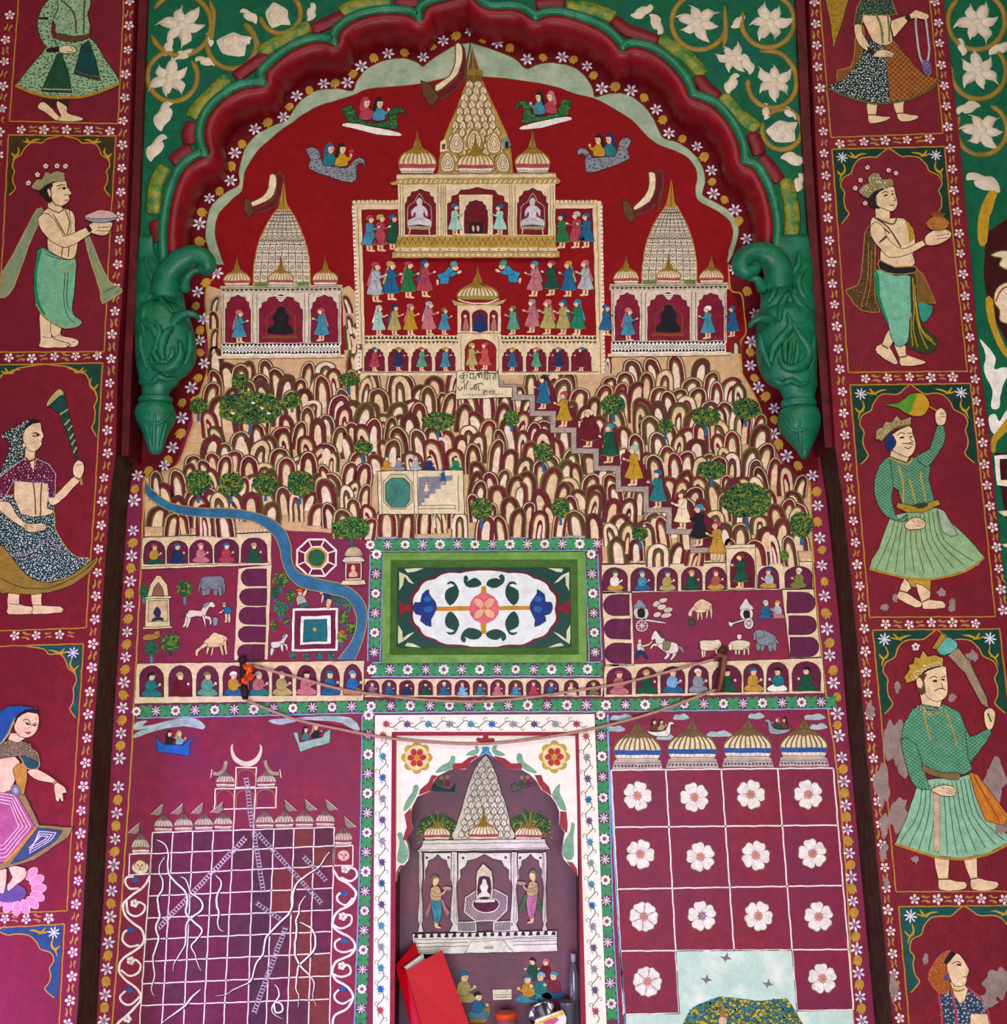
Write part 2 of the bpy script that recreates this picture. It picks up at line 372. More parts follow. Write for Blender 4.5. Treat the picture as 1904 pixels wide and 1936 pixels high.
# ---- spandrels
iap = min(range(len(ARCH)), key=lambda i: ARCH[i][1])
lp = [(284, -300), (278, 0), (268, 262), (259, 499), (257, 560), (300, 560)]+ARCH[:iap+1]+[(893, -300)]
rp = [(893, -300)]+ARCH[iap:]+[(1480, 560), (1541, 560), (1533, 499), (1517, 262), (1505, 0), (1496, -300)]
def offs(pts): return pts
struct(slab('wall_spandrel_left', lp, SPA, 0.10, mgreen)); struct(slab('wall_spandrel_right', rp, SPA, 0.10, mgreen))
mstrip = paint('#5a0410', 0.5, 0.3, 0.4, 20, 0, 0.2, '#30030a', 0.45, 0.7, 9.0)
struct(slab('trim_4', [(272, -220), (262, 0), (253, 262), (244, 499), (235, 670), (229, 862), (243, 862), (250, 670), (259, 499), (268, 262), (278, 0), (285, -220)], SPA-0.022, 0.12, mstrip))
struct(slab('trim_5', [(1497, -220), (1505, 0), (1517, 262), (1533, 499), (1547, 670), (1560, 846), (1577, 846), (1564, 670), (1549, 499), (1534, 262), (1522, 0), (1512, -220)], SPA-0.022, 0.12, mstrip))
# ---- outer band of the arch: red rolls and yellow-green leaves outside the green roll
ORD = ['first', 'second', 'third', 'fourth', 'fifth', 'sixth', 'seventh', 'eighth']; BC = {}
def nextlab(kind, side):
    k = (kind, side); BC[k] = BC.get(k, -1)+1; return ORD[BC[k]]
def band(name, label, cat, group, pts, mat, rr, pl=SPA, thick=0.012):
    """rounded raised strip along a traced line"""
    p = smooth(P(pts), 5, False); left = p[0][0] < 893; o_ = nextlab(name, left); label = f'{o_} {label} counting from the '+('left pendant' if left else ('crown of the arch'))
    w = [pw(x, y, pl-0.001) for x, y in p]; n = len(w)
    r = [rr*(0.75+0.25*min(1, min(i, n-1-i)/1.5)) for i in range(n)]
    V, Fc = tube(w, r, 8); V = [Vector((v.x, pl+(v.y-pl)*0.42, v.z)) for v in V]
    return tag(solid(name, V, Fc, mat, None, None, True, w[n//2]), label, cat, group)
mleafy = paint('#8a8420', 0.5, 0.3, 0.4, 40, 0, 0.4, '#2c6b26', 0.45, 0.6, 26.0)
mredseg = paint('#780618', 0.45, 0.25, 0.4, 30, 0, 0.3)
F(0, 0)
for i, q in enumerate(["1148,1740 1138,1680 1118,1590", "1230,1165 1310,1110 1375,1065", "1370,1040 1360,960 1385,880"]):
    band('arch_roll', 'dark red roll along the arch', 'moulding', 'red rolls around the arch', q, mredseg, 0.024)
for q in ["1105,1540 1110,1400 1140,1280 1190,1200", "1375,850 1440,760 1540,660 1640,560"]:
    band('arch_leaf', 'mottled yellow-green leaf strip along the arch', 'leaf', 'leaf strips around the arch', q, mleafy, 0.025)
F(460, 0)
for q in ["-60,560 60,470 170,400", "490,210 600,170 720,110", "1090,15 1180,15 1260,5"]:
    band('arch_roll', 'dark red roll along the arch', 'moulding', 'red rolls around the arch', q, mredseg, 0.024)
for q in ["110,380 240,310 350,250 480,185", "700,85 800,45 930,20 1060,0"]:
    band('arch_leaf', 'mottled yellow-green leaf strip along the arch', 'leaf', 'leaf strips around the arch', q, mleafy, 0.025)
F(900, 0)
for q in ["430,30 540,20 640,20", "990,140 1080,215 1200,255 1310,300", "1590,550 1660,640 1750,700"]:
    band('arch_roll', 'dark red roll along the arch', 'moulding', 'red rolls around the arch', q, mredseg, 0.024)
for q in ["650,45 800,60 900,90 1000,125", "1330,270 1430,350 1540,430 1640,540", "1770,690 1840,770 1904,850"]:
    band('arch_leaf', 'mottled yellow-green leaf strip along the arch', 'leaf', 'leaf strips around the arch', q, mleafy, 0.025)
F(1404, 0)
for q in ["60,960 100,1040 120,1120", "130,1130 190,1200 270,1310"]:
    band('arch_roll', 'dark red roll along the arch', 'moulding', 'red rolls around the arch', q, mredseg, 0.024)
for q in ["-20,830 40,880 110,930", "310,1290 340,1420 360,1560 350,1700 345,1840"]:
    band('arch_leaf', 'mottled yellow-green leaf strip along the arch', 'leaf', 'leaf strips around the arch', q, mleafy, 0.026)
# ---- carved pendants
def pendant(ox, oy, prof, stalk, curls, ribs, label, mir):
    F(ox, oy); base = P([((prof[-1][1]+prof[-1][2])/2, prof[-1][0])])[0]
    root = newobj('carved_pendant', None, None, pw(base[0], base[1], SPA)); tag(root, label, 'pendant', None); wo = root.location.copy()
    rows = []
    ax = SPA-0.012
    def loft(rows, kd0, nm, seg=20):
        V = []; Fc = []
        for ir, (y, l, r) in enumerate(rows):
            kd = kd0 if nm != 'stalk' else kd0*min(1, .12+ir/9)
            A, B = P([(l, y), (r, y)]); a = pw(A[0], A[1], ax); b = pw(B[0], B[1], ax); c = (a+b)/2; hw = (b-a).length/2
            for j in range(seg):
                t = 2*math.pi*j/seg; V.append(Vector((c.x-hw*math.cos(t), ax-hw*kd*math.sin(t), c.z)))
        for i in range(len(rows)-1):
            for j in range(seg): Fc.append((i*seg+j, i*seg+(j+1) % seg, (i+1)*seg+(j+1) % seg, (i+1)*seg+j))
        Fc.append(tuple(range(seg))); Fc.append(tuple(range((len(rows)-1)*seg, len(rows)*seg)))
        return solid(nm, V, Fc, mjade, None, root, True, wo)
    def dens(rows):
        ys = [r[0] for r in rows]; a = smooth([(r[1], r[0]) for r in rows], 3, False); b = smooth([(r[2], r[0]) for r in rows], 3, False)
        return [(p[1], p[0], q[0]) for p, q in zip(a, b)]
    k = next(i for i, r in enumerate(prof) if r[3:] and r[3] == 'neck') if any(r[3:] for r in prof) else len(prof)//2
    prof2 = [r[:3] for r in prof]
    loft(dens(prof2[:k+1]), 0.72, 'bulb'); loft(dens(prof2[k:]), 0.85, 'bud'); loft(dens(stalk), 0.5, 'stalk')
    def depth(x, y):
        allr = prof2 if y >= prof2[0][0] else stalk
        for (y0, l0, r0), (y1, l1, r1) in zip(allr, allr[1:]):
            if y0 <= y <= y1:
                u = (y-y0)/(y1-y0+1e-9); l = l0+(l1-l0)*u; r = r0+(r1-r0)*u; c = (l+r)/2; hw = (r-l)/2; q = max(0, 1-((x-c)/hw)**2)
                return hw*0.2626*0.0016*math.sqrt(q)*(0.72 if allr is prof2 else 0.5)
        return 0.01
    for q, r, nm in curls:
        p0 = [tuple(float(v) for v in s.split(',')) for s in q.split()]; p0 = smooth(p0, 5, False); n = len(p0); rr = [r[0]+(r[1]-r[0])*(i/(n-1)) for i in range(n)]
        w = []
        for i, (x, y) in enumerate(p0):
            X = P([(x, y)])[0]; w.append(pw(X[0], X[1], ax-0.028-0.035*math.sin(math.pi*min(1, i/(n-1)*0.8))))
        V, Fc = tube(w, [v*0.2626*0.0016 for v in rr], 12); solid(nm, V, Fc, mjade, None, root, True, wo)
    for q, r in ribs:
        p0 = [tuple(float(v) for v in s.split(',')) for s in q.split()]; p0 = smooth(p0, 5, False); n = len(p0); w = []
        for x, y in p0:
            X = P([(x, y)])[0]; d = depth(x, y); w.append(pw(X[0], X[1], ax-d-0.003))
        V, Fc = tube(w, [r*0.00125*max(0.25, math.sin(math.pi*(0.1+0.8*i/(n-1)))) for i in range(n)], 8)
        solid('carved_leaf', V, Fc, mjade, None, root, True, wo)
    return root
pL = [(420, 1040, 1250), (465, 990, 1325), (500, 972, 1355), (560, 970, 1372), (640, 972, 1398), (720, 974, 1412), (800, 976, 1413), (880, 985, 1395), (940, 996, 1345), (985, 1003, 1290), (1010, 1000, 1285), (1030, 1018, 1255), (1065, 1020, 1225), (1105, 1022, 1215), (1112, 1000, 1240), (1140, 996, 1242), (1155, 1010, 1225, 'neck'), (1175, 985, 1250), (1230, 972, 1266), (1290, 988, 1256), (1350, 1018, 1222), (1410, 1042, 1196), (1470, 1060, 1178), (1505, 1075, 1160), (1520, 1100, 1140)]
sL = [(-60, 1002, 1098), (60, 996, 1110), (150, 985, 1180), (240, 980, 1290), (330, 978, 1315), (420, 974, 1330), (520, 972, 1350)]
pendant(0, 460, pL, sL, [("1190,380 1210,240 1290,140 1390,90 1470,110 1500,170 1450,190", (112, 46), 'scroll_leaf'), ("1240,640 1260,560 1330,510 1400,515 1430,545", (48, 14), 'leaf_tip'), ("1330,330 1340,260 1400,200 1480,205", (40, 12), 'leaf_tip')],
    [("1040,100 1080,220 1120,330", 7), ("1120,330 1060,420 1030,560 1050,700", 9), ("1130,340 1180,430 1250,500", 9), ("1190,240 1270,350 1300,460", 8), ("1000,520 1050,570 1120,640 1150,740", 11), ("1120,560 1150,640 1130,740 1080,800", 10), ("1250,600 1190,660 1160,760 1180,840", 12),
     ("1290,700 1300,800 1250,880 1180,900 1110,880 1080,810", 13), ("1360,620 1370,760 1330,880", 9), ("1020,620 1020,760 1060,900", 9), ("1100,720 1110,800 1150,850", 7), ("1240,740 1240,800 1200,850", 7), ("1040,980 1100,1000 1140,960 1200,980 1260,970", 8), ("1000,1210 1060,1270 1120,1300 1180,1270 1250,1200", 5), ("1120,1180 1110,1350 1115,1500", 5), ("1040,1300 1075,1400 1090,1500", 5), ("1200,1290 1170,1400 1150,1500", 5)],
    'carved green acanthus pendant hanging beside the painted panel of the man holding a dish', 1)
pR = [(460, 950, 1250), (505, 900, 1285), (540, 880, 1300), (600, 875, 1305), (700, 870, 1308), (800, 875, 1312), (880, 890, 1312), (950, 920, 1312), (1000, 960, 1315), (1030, 1010, 1318), (1050, 1040, 1310), (1100, 1065, 1300), (1125, 1070, 1298), (1135, 1055, 1308), (1170, 1052, 1310), (1185, 1075, 1300, 'neck'), (1205, 1045, 1325), (1270, 1028, 1338), (1340, 1040, 1332), (1400, 1085, 1310), (1450, 1130, 1285), (1500, 1170, 1262), (1535, 1190, 1250), (1552, 1210, 1232)]
sR = [(-60, 990, 1282), (60, 990, 1286), (150, 985, 1288), (230, 950, 1290), (320, 900, 1292), (420, 905, 1296), (560, 880, 1302)]
pendant(1200, 460, pR, sR, [("1040,330 1030,190 980,110 890,75 800,100 765,160 800,205 860,190 860,140 820,130", (115, 30), 'scroll_leaf'), ("1000,620 980,560 920,545 860,560 830,600", (50, 16), 'leaf_tip'), ("920,330 880,260 820,260", (45, 14), 'leaf_tip')],
    [("1180,60 1180,150 1130,240 1120,340", 9), ("1120,340 1060,440 1040,560", 10), ("1130,360 1190,440 1260,500", 10), ("1240,180 1180,260 1200,360 1280,440", 9), ("980,250 1010,330 960,430", 9), ("1100,500 1120,600 1060,680 1000,760 980,860", 12), ("1130,560 1180,650 1250,760 1230,860 1150,900 1080,890 1040,830", 13), ("1100,660 1080,760 1090,860", 8), ("1130,680 1120,780 1110,870", 6), ("1170,700 1170,790 1150,880", 8),
     ("900,640 920,760 980,900", 9), ("1290,640 1280,780 1270,900", 9), ("990,980 1060,1010 1130,990 1190,1020 1260,990", 8), ("1060,1230 1120,1330 1180,1350 1250,1320 1320,1240", 5), ("1190,1200 1190,1370 1210,1520", 5)],
    'carved green acanthus pendant hanging beside the painted panel of the man lifting a pot', -1)
# ================================================================= MOTIFS
def ring(n, r, ph=0.0, k=1.0): return [(r*math.cos(ph+2*math.pi*i/n), r*k*math.sin(ph+2*math.pi*i/n)) for i in range(n)]
WB = '#dcc8c0'; LW = '#d9cfd6'
MB5 = unit_mesh('blossom', [(WB, petal(math.radians(90+72*i), 0.28, 1.0, 0.30), 1) for i in range(5)]+[(WB, ring(5, 0.22), 1)])
MB6 = unit_mesh('blossom', [(LW, petal(math.radians(90+60*i), 0.22, 1.0, 0.21), 1) for i in range(6)]+[('mauve', ring(6, 0.26), 2)])
MCOM = unit_mesh('leaf', [('tan', smooth([(-0.55, 0.9), (-0.2, 0.5), (-0.15, -0.3), (-0.5, -0.9), (-0.75, -0.4), (-0.45, 0.1)], 2), 1), ('tan', smooth([(0.6, -0.9), (0.2, -0.4), (0.2, 0.4), (0.55, 0.9), (0.75, 0.3), (0.45, 0)], 2), 1)])
MYL = unit_mesh('leaf', [('ochre', smooth([(0, 1), (.55, .75), (.8, .2), (.72, -.25), (.66, -.8), (.32, -.62), (0, -1.0), (-.32, -.62), (-.66, -.8), (-.72, -.25), (-.8, .2), (-.55, .75)], 3), 1)])
def star(n, r0, r1): return [((r1 if i % 2 == 0 else r0)*math.cos(math.pi*i/n+1.57), (r1 if i % 2 == 0 else r0)*math.sin(math.pi*i/n+1.57)) for i in range(2*n)]
MAST = unit_mesh('daisy', [(LW, petal(math.radians(45*i+90), 0.15, 1.0, 0.13, 5), 1) for i in range(8)]+[(LW, ring(6, 0.25), 2)])
MROS = unit_mesh('rosette', [('white', petal(math.radians(45*i+22), 0.3, 1.0, 0.30, 6), 1) for i in range(8)]+[('mauve', ring(6, 0.16), 2)])
MXL = unit_mesh('cross_leaf', [('#3a8a56', smooth([(u*math.cos(q)-v*math.sin(q), u*math.sin(q)+v*math.cos(q)) for u, v in ((.1, -.3), (.7, -.42), (1.25, -.12), (1.25, .12), (.7, .42), (.1, .3))], 2), k % 2) for k, q in enumerate((.82, 2.32, 3.96, 5.46))])
MST = {c: unit_mesh('star', [(c, star(8, 0.5, 1.0), 1)]) for c in ('blue', 'purple', 'teal', 'grey', 'rose', 'dgreen', 'azure', 'sky')}
def along(pts, sp):
    """points every sp pixels along a polyline, with the heading in degrees"""
    out = []; d = 0.0; nxt = 0.0
    for (x0, y0), (x1, y1) in zip(pts, pts[1:]):
        L = math.hypot(x1-x0, y1-y0)
        while nxt <= d+L:
            u = (nxt-d)/L; out.append((x0+(x1-x0)*u, y0+(y1-y0)*u, math.degrees(math.atan2(y1-y0, x1-x0)))); nxt += sp
        d += L
    return out
def vine(label, pts, sp, pl, size=9.5, off=0.0, name='flower_border', mb=MB5, ml=MCOM, ls=9.5):
    F1(); t = T(name, label, 'border', 'painted flower borders', at=pts[-1], pl=pl); rn = random.Random(len(pts)*7+int(pts[0][0]))
    for i, (x, y, a) in enumerate(along(pts, sp/2)):
        if i % 2 == 0: inst('blossom', mb, t, x+rn.uniform(-1.5, 1.5), y+rn.uniform(-1.5, 1.5), size*rn.uniform(0.92, 1.08), rn.uniform(-35, 35))
        else: inst('leaf', ml, t, x+rn.uniform(-1.5, 1.5), y, ls*rn.uniform(0.85, 1.15), a-90+rn.uniform(-15, 15))
    return t
LB = [(246, 4), (244, 39), (232, 262), (223, 499), (210, 670), (203, 854), (194, 940), (161, 1439), (129, 1936)]
RB1 = [(1539, 4), (1556, 262), (1572, 499), (1586, 670), (1600, 841), (1604, 900), (1631, 1162), (1648, 1399), (1701, 1936)]
RB2 = [(1769, 2), (1795, 262), (1818, 490), (1840, 702), (1866, 905), (1887, 1060), (1900, 1170)]
vine('white blossom and ochre leaf border between the left figure panels and the red recess edge', LB, 45, PIL, 10)
vine('narrow blossom border beside the dish bearer panel, cut by the picture edge', [(17, 30), (11, 80), (9, 120), (3, 200), (-4, 320)], 44, PIL, 10)
vine('white blossom border between the right figure panels and the red recess edge', RB1, 41, PIL, 10)
vine('white blossom border between the right figure panels and the green neighbouring spandrel', RB2, 40, PIL, 10)
for lab, pts in (('blossom row above the man offering a dish of rice', [(41, 244), (215, 247)]), ('blossom row below the man offering a dish of rice', [(18, 677), (190, 673)]),
                 ('blossom row above the dancing woman in a blue veil', [(28, 1203), (142, 1199)]), ('blossom row below the dancing woman in a blue veil', [(8, 1738), (112, 1734)]),
                 ('blossom row above the man lifting a round pot', [(1590, 271), (1765, 262)]), ('blossom row above the man waving a leaf fan', [(1635, 716), (1810, 712)]),
                 ('blossom row above the man with the long whisk', [(1676, 1180), (1860, 1178)]), ('blossom row below the man with the long whisk', [(1730, 1700), (1904, 1700)])):
    vine(lab, pts, 42, PIL, 10)
# thin ochre rules framing the panels
t = T('panel_lines', 'thin ochre rules framing the left figure panels', 'line', None, at=(150, 1900), pl=PIL)
def rule(t, pts, w=2.6, col='gold'):
    with t.part('rule') as s: s.line(col, w, P(pts))
F1()
rule(t, "234,0 228,131 223,233"); rule(t, "219,256 205,499 197,665"); rule(t, "194,686 185,841 179,950 168,1097 163,1187"); rule(t, "158,1218 146,1400 129,1672 127,1723"); rule(t, "122,1748 112,1936")
rule(t, "35,0 18,228"); rule(t, "16,255 5,473 -8,660"); rule(t, "18,229 223,234"); rule(t, "16,255 219,257"); rule(t, "-5,666 197,665"); rule(t, "-5,690 194,686"); rule(t, "-5,1193 163,1187"); rule(t, "-5,1222 158,1217"); rule(t, "-5,1727 127,1722"); rule(t, "-5,1754 122,1747")
t = T('panel_lines', 'thin ochre rules framing the right figure panels', 'line', None, at=(1720, 1900), pl=PIL)
rule(t, "1550,0 1571,259"); rule(t, "1573,282 1589,499 1604,704"); rule(t, "1607,728 1626,959 1644,1166"); rule(t, "1650,1191 1667,1367 1682,1562 1694,1685"); rule(t, "1699,1714 1719,1936")
rule(t, "1758,0 1783,252"); rule(t, "1786,278 1807,499 1829,702"); rule(t, "1835,725 1861,960 1882,1166"); rule(t, "1890,1189 1915,1400")
rule(t, "1571,260 1783,252"); rule(t, "1573,282 1786,277"); rule(t, "1604,704 1829,702"); rule(t, "1607,728 1835,725"); rule(t, "1644,1167 1882,1166"); rule(t, "1650,1191 1890,1189"); rule(t, "1694,1686 1910,1685"); rule(t, "1699,1714 1910,1712")
# lobed corner fields of the panels
OG = [(.50, 0), (.45, .035), (.39, .08), (.315, .078), (.24, .09), (.18, .155), (.155, .215), (.08, .255), (.055, .33), (.085, .39), (.07, .45), (.08, .53), (.105, .585), (.035, .66)]
def panel(label, xl, yl, xr, yr, tl, tr, col='dgreen', vs=1.0, us=1.0, flowers=True, only=None):
    F1(); w = xr-xl; t = T('panel_corners', label, 'ornament', 'lobed corner fields of the figure panels', at=((xl+xr)/2, yl), pl=PIL, h=0.0003)
    def pt(u, v):
        dy = v*w*vs; y = yl+(yr-yl)*u+dy; return (xl+tl*dy)+((xr+tr*dy)-(xl+tl*dy))*u, y
    for side in (0, 1):
        if only is not None and side != only: continue
        pts = [pt(u*us if u < .5 else u, v) if side == 0 else pt(1-(u*us if u < .5 else u), v) for u, v in OG]; corner = [pt(0.012, .66), pt(0.012, 0.01)] if side == 0 else [pt(0.988, .66), pt(0.988, 0.01)]
        with t.part('corner_field') as s:
            s.poly(col, pts+corner); s.line('ochre', 2.2, smooth(pts, 3, False))
        if flowers:
            c = pt(.085, .075) if side == 0 else pt(.915, .075); inst('corner_daisy', MAST, t, c[0], c[1], w*0.055, 10, 0.0018)
        sg = 1 if side == 0 else -1; e = lambda u, v: pt(u if side == 0 else 1-u, v)
        with t.part('sprig') as s:
            s.line('yellow', 4, smooth([e(.13, .06), e(.19, .075), e(.25, .05), e(.30, .045)], 4, False), taper=2); s.line('yellow', 4, smooth([e(.16, .03), e(.19, .07), e(.22, .085)], 3, False), taper=2)
            s.line('yellow', 4, smooth([e(.09, .13), e(.10, .19), e(.06, .24), e(.045, .29)], 4, False), taper=2); s.line('yellow', 4, smooth([e(.03, .19), e(.06, .225), e(.10, .215)], 3, False), taper=2)
panel('dark brown corners behind the man offering a dish', 17, 256, 219, 257, -.05, -.05, '#3c2a10', 0.85, 0.8, False)
panel('green corners above the woman in a spotted veil', -26, 690, 194, 687, -.06, -.05, '#123c2c', 0.95, 0.6, False)
panel('blue-green corners above the dancing woman', -64, 1224, 158, 1218, -.06, -.07, '#17494c', 0.95, 0.75, True, 1)
panel('slate blue corner of the lowest panel beside the dark recess edge', -100, 1754, 122, 1747, -.06, -.07, '#1f4664', 0.95, 1.25, True, 1)
panel('dark green corners above the man lifting a pot', 1573, 282, 1786, 277, .075, .095, '#0c3426')
panel('dark green corners above the man waving a leaf fan', 1607, 728, 1835, 725, .08, .105, '#0c3426')
panel('dark green corners above the man with a whisk', 1650, 1191, 1890, 1189, .09, .12, '#0c3a2c')
panel('blue-green corners above the woman in an orange veil', 1699, 1714, 1945, 1710, .09, .12, '#0f4a44')
# ================================================================= LARGE PAINTED FIGURES
SK = '#dfbd94'; OUT = 'dark'
def man(name, label): return T(name, label, 'painted figure', 'large figures painted on the pilasters', at=(0, 0), pl=PIL, h=0.0008)
def bloom(s, pts, r, col=WB):
    for x, y in P(pts):
        s.up()
        o = FR[:]; F1()
        for k in range(5): a = k*1.2566-1.57; s.ell(col, x+r*.6*math.cos(a), y+r*.6*math.sin(a), r*.42, n=6, skirt=False); s.t.h -= DZ
        FR[:] = o
def strokes(s, col, w, *ls):
    for l in ls: s.stroke(col, w, l, 3)
# --- left 1: soldier in a speckled robe
F(0, 0); t = man('painted_man', 'painted man in a speckled sage robe with dark green sashes, feet crossed')
with t.part('leg') as s: s.fill('#3a1518', "300,710 500,710 495,775 300,770")
with t.part('foot') as s: s.fill(SK, "285,745 330,740 400,810 440,850 400,868 330,812 275,780", 3, OUT, 1)
with t.part('foot') as s: s.fill(SK, "415,725 480,770 490,815 595,850 570,872 420,870 440,830 410,770", 3, OUT, 1)
with t.part('robe') as s:
    a = s.fill('sage', "335,340 130,590 122,630 300,690 480,708 650,690 800,640 862,595 760,430 640,265 415,260", 3, OUT, 1.3); s.dots('#2c3624', a, 6, 1.1, .45, 3, 2.0)
    b = s.fill('sage', "385,-30 645,-30 632,100 640,262 415,258 400,180 370,120", 2, OUT, 1.3); s.dots('#2c3624', b, 6, 1.1, .45, 4, 1.0)
    strokes(s, 'gold', 5, "110,615 300,690 480,702 650,685 860,600"); strokes(s, 'brown', 3, "440,0 530,90 550,240", "610,0 600,240")
with t.part('sleeve') as s:
    a = s.fill('sage', "400,-20 320,30 268,160 290,270 345,345 420,360 410,320 370,240 385,140 415,60", 3, OUT, 1.3); s.dots('#2c3624', a, 6, 1.1, .45, 5, 2.0)
    s.fill(OUT, "275,125 345,120 350,142 280,138"); s.fill(OUT, "330,355 425,330 425,372 335,378")
with t.part('sash') as s: s.fill('#16422c', "410,390 445,385 490,520 518,668 400,662 295,655 340,560", 1, OUT, 1.2); strokes(s, 'khaki', 2.4, "305,640 400,642 512,648")
with t.part('sash') as s: s.fill('#0f3c38', "585,325 640,290 690,430 722,572 640,562 532,530 560,430", 1, OUT, 1.2); strokes(s, 'rust', 2.4, "545,512 640,545 715,552")
with t.part('belt') as s: s.fill('brown', "410,240 530,262 640,245 640,275 530,300 420,285", 2, OUT, 1)
with t.part('hand') as s: s.fill(SK, "425,345 480,325 530,340 552,370 520,382 440,380", 3, OUT, 1); strokes(s, OUT, 1, "500,335 530,365", "480,370 520,372")
# --- left 2: crowned man offering a dish
t = man('painted_man', 'painted bare-chested crowned man in a green wrap offering a dish of rice')
with t.part('scarf') as s: F1(); s.fill('#7d8a68', "70,396 82,402 62,445 45,490 26,542 8,563 -8,556 -4,530 20,490 46,440", 2, 'khaki', 2)
with t.part('scarf') as s: s.fill('#7d8a68', "158,440 168,446 186,490 206,532 229,545 225,556 194,573 190,550 175,505", 2, 'khaki', 2); s.line('yellow', 1.6, P("176,488 190,520 205,545")); s.line(OUT, 1, P("196,552 224,540"))
F(0, 460)
with t.part('foot') as s: s.fill(SK, "288,490 370,490 372,640 380,680 500,715 480,745 440,752 292,748 290,690", 3, OUT, 1.2)
with t.part('foot') as s: s.fill(SK, "370,560 442,600 440,660 540,685 568,712 545,742 490,745 500,720 380,680", 3, OUT, 1.2); strokes(s, OUT, 1, "300,672 370,680 440,655", "520,715 550,700", "470,735 490,718")
with t.part('wrap') as s:
    a = s.fill('#6fa680', "290,30 420,85 540,95 540,300 525,430 528,510 588,560 560,602 470,616 370,570 300,512 256,430 244,300 255,150", 3, OUT, 1.3)
    s.fill('jade', "290,30 300,60 270,180 268,330 290,440 330,510 300,512 256,430 244,300 255,150", 2); strokes(s, 'khaki', 2, "258,440 310,515 380,570 480,610 570,590"); strokes(s, OUT, 1.2, "470,200 460,330 465,450 490,530 540,580", "490,210 480,360 490,470", "320,45 420,95 540,110", "330,75 420,110 520,120")
    strokes(s, 'khaki', 2, "445,10 445,160 480,210 515,150 500,10")
F(0, 0)
with t.part('torso') as s:
    s.fill(SK, "340,1500 500,1510 540,1570 540,1660 562,1750 535,1850 470,1865 350,1800 340,1720 320,1650 278,1590", 3, OUT, 1.3); s.fill(SK, "345,1440 445,1478 450,1530 345,1530")
    strokes(s, 'brown', 2, "335,1490 420,1530 480,1490", "470,1510 500,1600 480,1690", "380,1540 470,1690", "450,1780 440,1860", "500,1760 490,1850"); strokes(s, OUT, 1, "500,1510 510,1640 500,1690")
with t.part('arm') as s:
    s.fill(SK, "640,1620 700,1588 760,1598 805,1605 800,1645 770,1692 700,1690 640,1662", 3, OUT, 1.2)
    s.fill(SK, "275,1575 320,1535 380,1570 440,1660 472,1700 620,1638 655,1665 640,1692 510,1772 440,1776 350,1722 290,1640", 3, OUT, 1.2); s.fill(OUT, "618,1640 645,1622 665,1655 640,1675")
    strokes(s, OUT, 1, "690,1660 790,1665", "700,1640 795,1635")
with t.part('dish') as s: s.fill('#8a95a2', "605,1560 850,1560 790,1595 735,1605 660,1595", 2, OUT, 1); a = s.fill('#d8a6a0', "605,1562 680,1522 740,1512 800,1522 850,1560 730,1575", 3, OUT, 1); s.dots('rose', a, 5, .7, .4, 2)
with t.part('head') as s:
    s.fill(SK, "375,1320 475,1298 482,1340 518,1390 495,1410 502,1440 470,1476 430,1482 380,1452 368,1380", 2, OUT, 1.3)
    s.ell(SK, 350, 1390, 18, 36, -8, out=OUT); strokes(s, OUT, 1.6, "405,1345 440,1330 470,1335"); s.ell('dark', 460, 1358, 12, 9); strokes(s, OUT, 1.2, "415,1362 450,1348 485,1355", "460,1405 500,1400", "465,1445 495,1440")
with t.part('hair') as s: s.fill(OUT, "330,1335 372,1318 378,1345 350,1350 340,1375 372,1445 350,1462 322,1425 280,1385 300,1360", 2)
with t.part('crown') as s: a = s.fill('#94895a', "225,1345 260,1290 300,1290 330,1235 365,1250 410,1232 465,1240 472,1300 380,1312 330,1332 285,1372 240,1362", 1, OUT, 1); s.dots(['gold', 'grey'], a, 5, 1, .4, 6); bloom(s, "205,1320 270,1255 330,1198 410,1195 470,1195", 5)
# --- left 3: woman in a spotted veil with a whisk
t = man('painted_woman', 'painted woman in a white-spotted veil and dark skirt holding up a striped whisk')
F(0, 940)
with t.part('foot') as s: s.fill(SK, "62,690 142,690 140,770 225,785 250,800 245,838 62,842 52,795", 2, OUT, 1.1)
with t.part('foot') as s: s.fill(SK, "220,690 302,690 300,780 435,783 442,830 240,842 240,800", 2, OUT, 1.1); strokes(s, OUT, 1, "65,765 140,775", "228,775 300,780")
with t.part('skirt') as s:
    a = s.fill('#123a3e', "50,-10 345,-10 392,150 400,230 490,380 560,432 640,442 600,500 500,572 300,612 180,602 80,500 0,380 -20,100", 3, 'khaki', 1.5); s.dots('white', a, 4.6, 1.25, .35, 8, 1.0)
    strokes(s, 'mauve', 2, "90,410 230,400 340,290", "340,270 390,350 490,410")
with t.part('hem') as s:
    a = s.fill('#9c7b2c', "-10,350 60,400 180,550 300,612 450,592 600,502 702,430 690,490 600,580 450,660 250,700 60,690 -10,660", 2, OUT, 1.2); s.hatch('brown', a, 3.5, 35, .8); strokes(s, OUT, 1.3, "0,580 120,640 300,660 450,620 600,535 690,450")
F(0, 460)
with t.part('torso') as s: s.fill(SK, "102,1710 345,1705 352,1830 340,1904 390,1925 330,1960 150,1950", 2, OUT, 1.1); strokes(s, 'brown', 2.4, "235,1710 250,1800 255,1950", "300,1710 295,1820 290,1960")
with t.part('arm') as s: s.fill(SK, "350,1830 400,1808 520,1690 575,1668 565,1722 430,1862 380,1888 350,1862", 3, OUT, 1.1)
with t.part('veil') as s: a = s.fill('#16302e', "8,1382 160,1290 240,1268 185,1340 152,1430 185,1505 130,1580 60,1700 0,1790 -20,1700 62,1500 62,1420", 2, OUT, 1); s.dots('white', a, 4.4, 1.2, .3, 9)
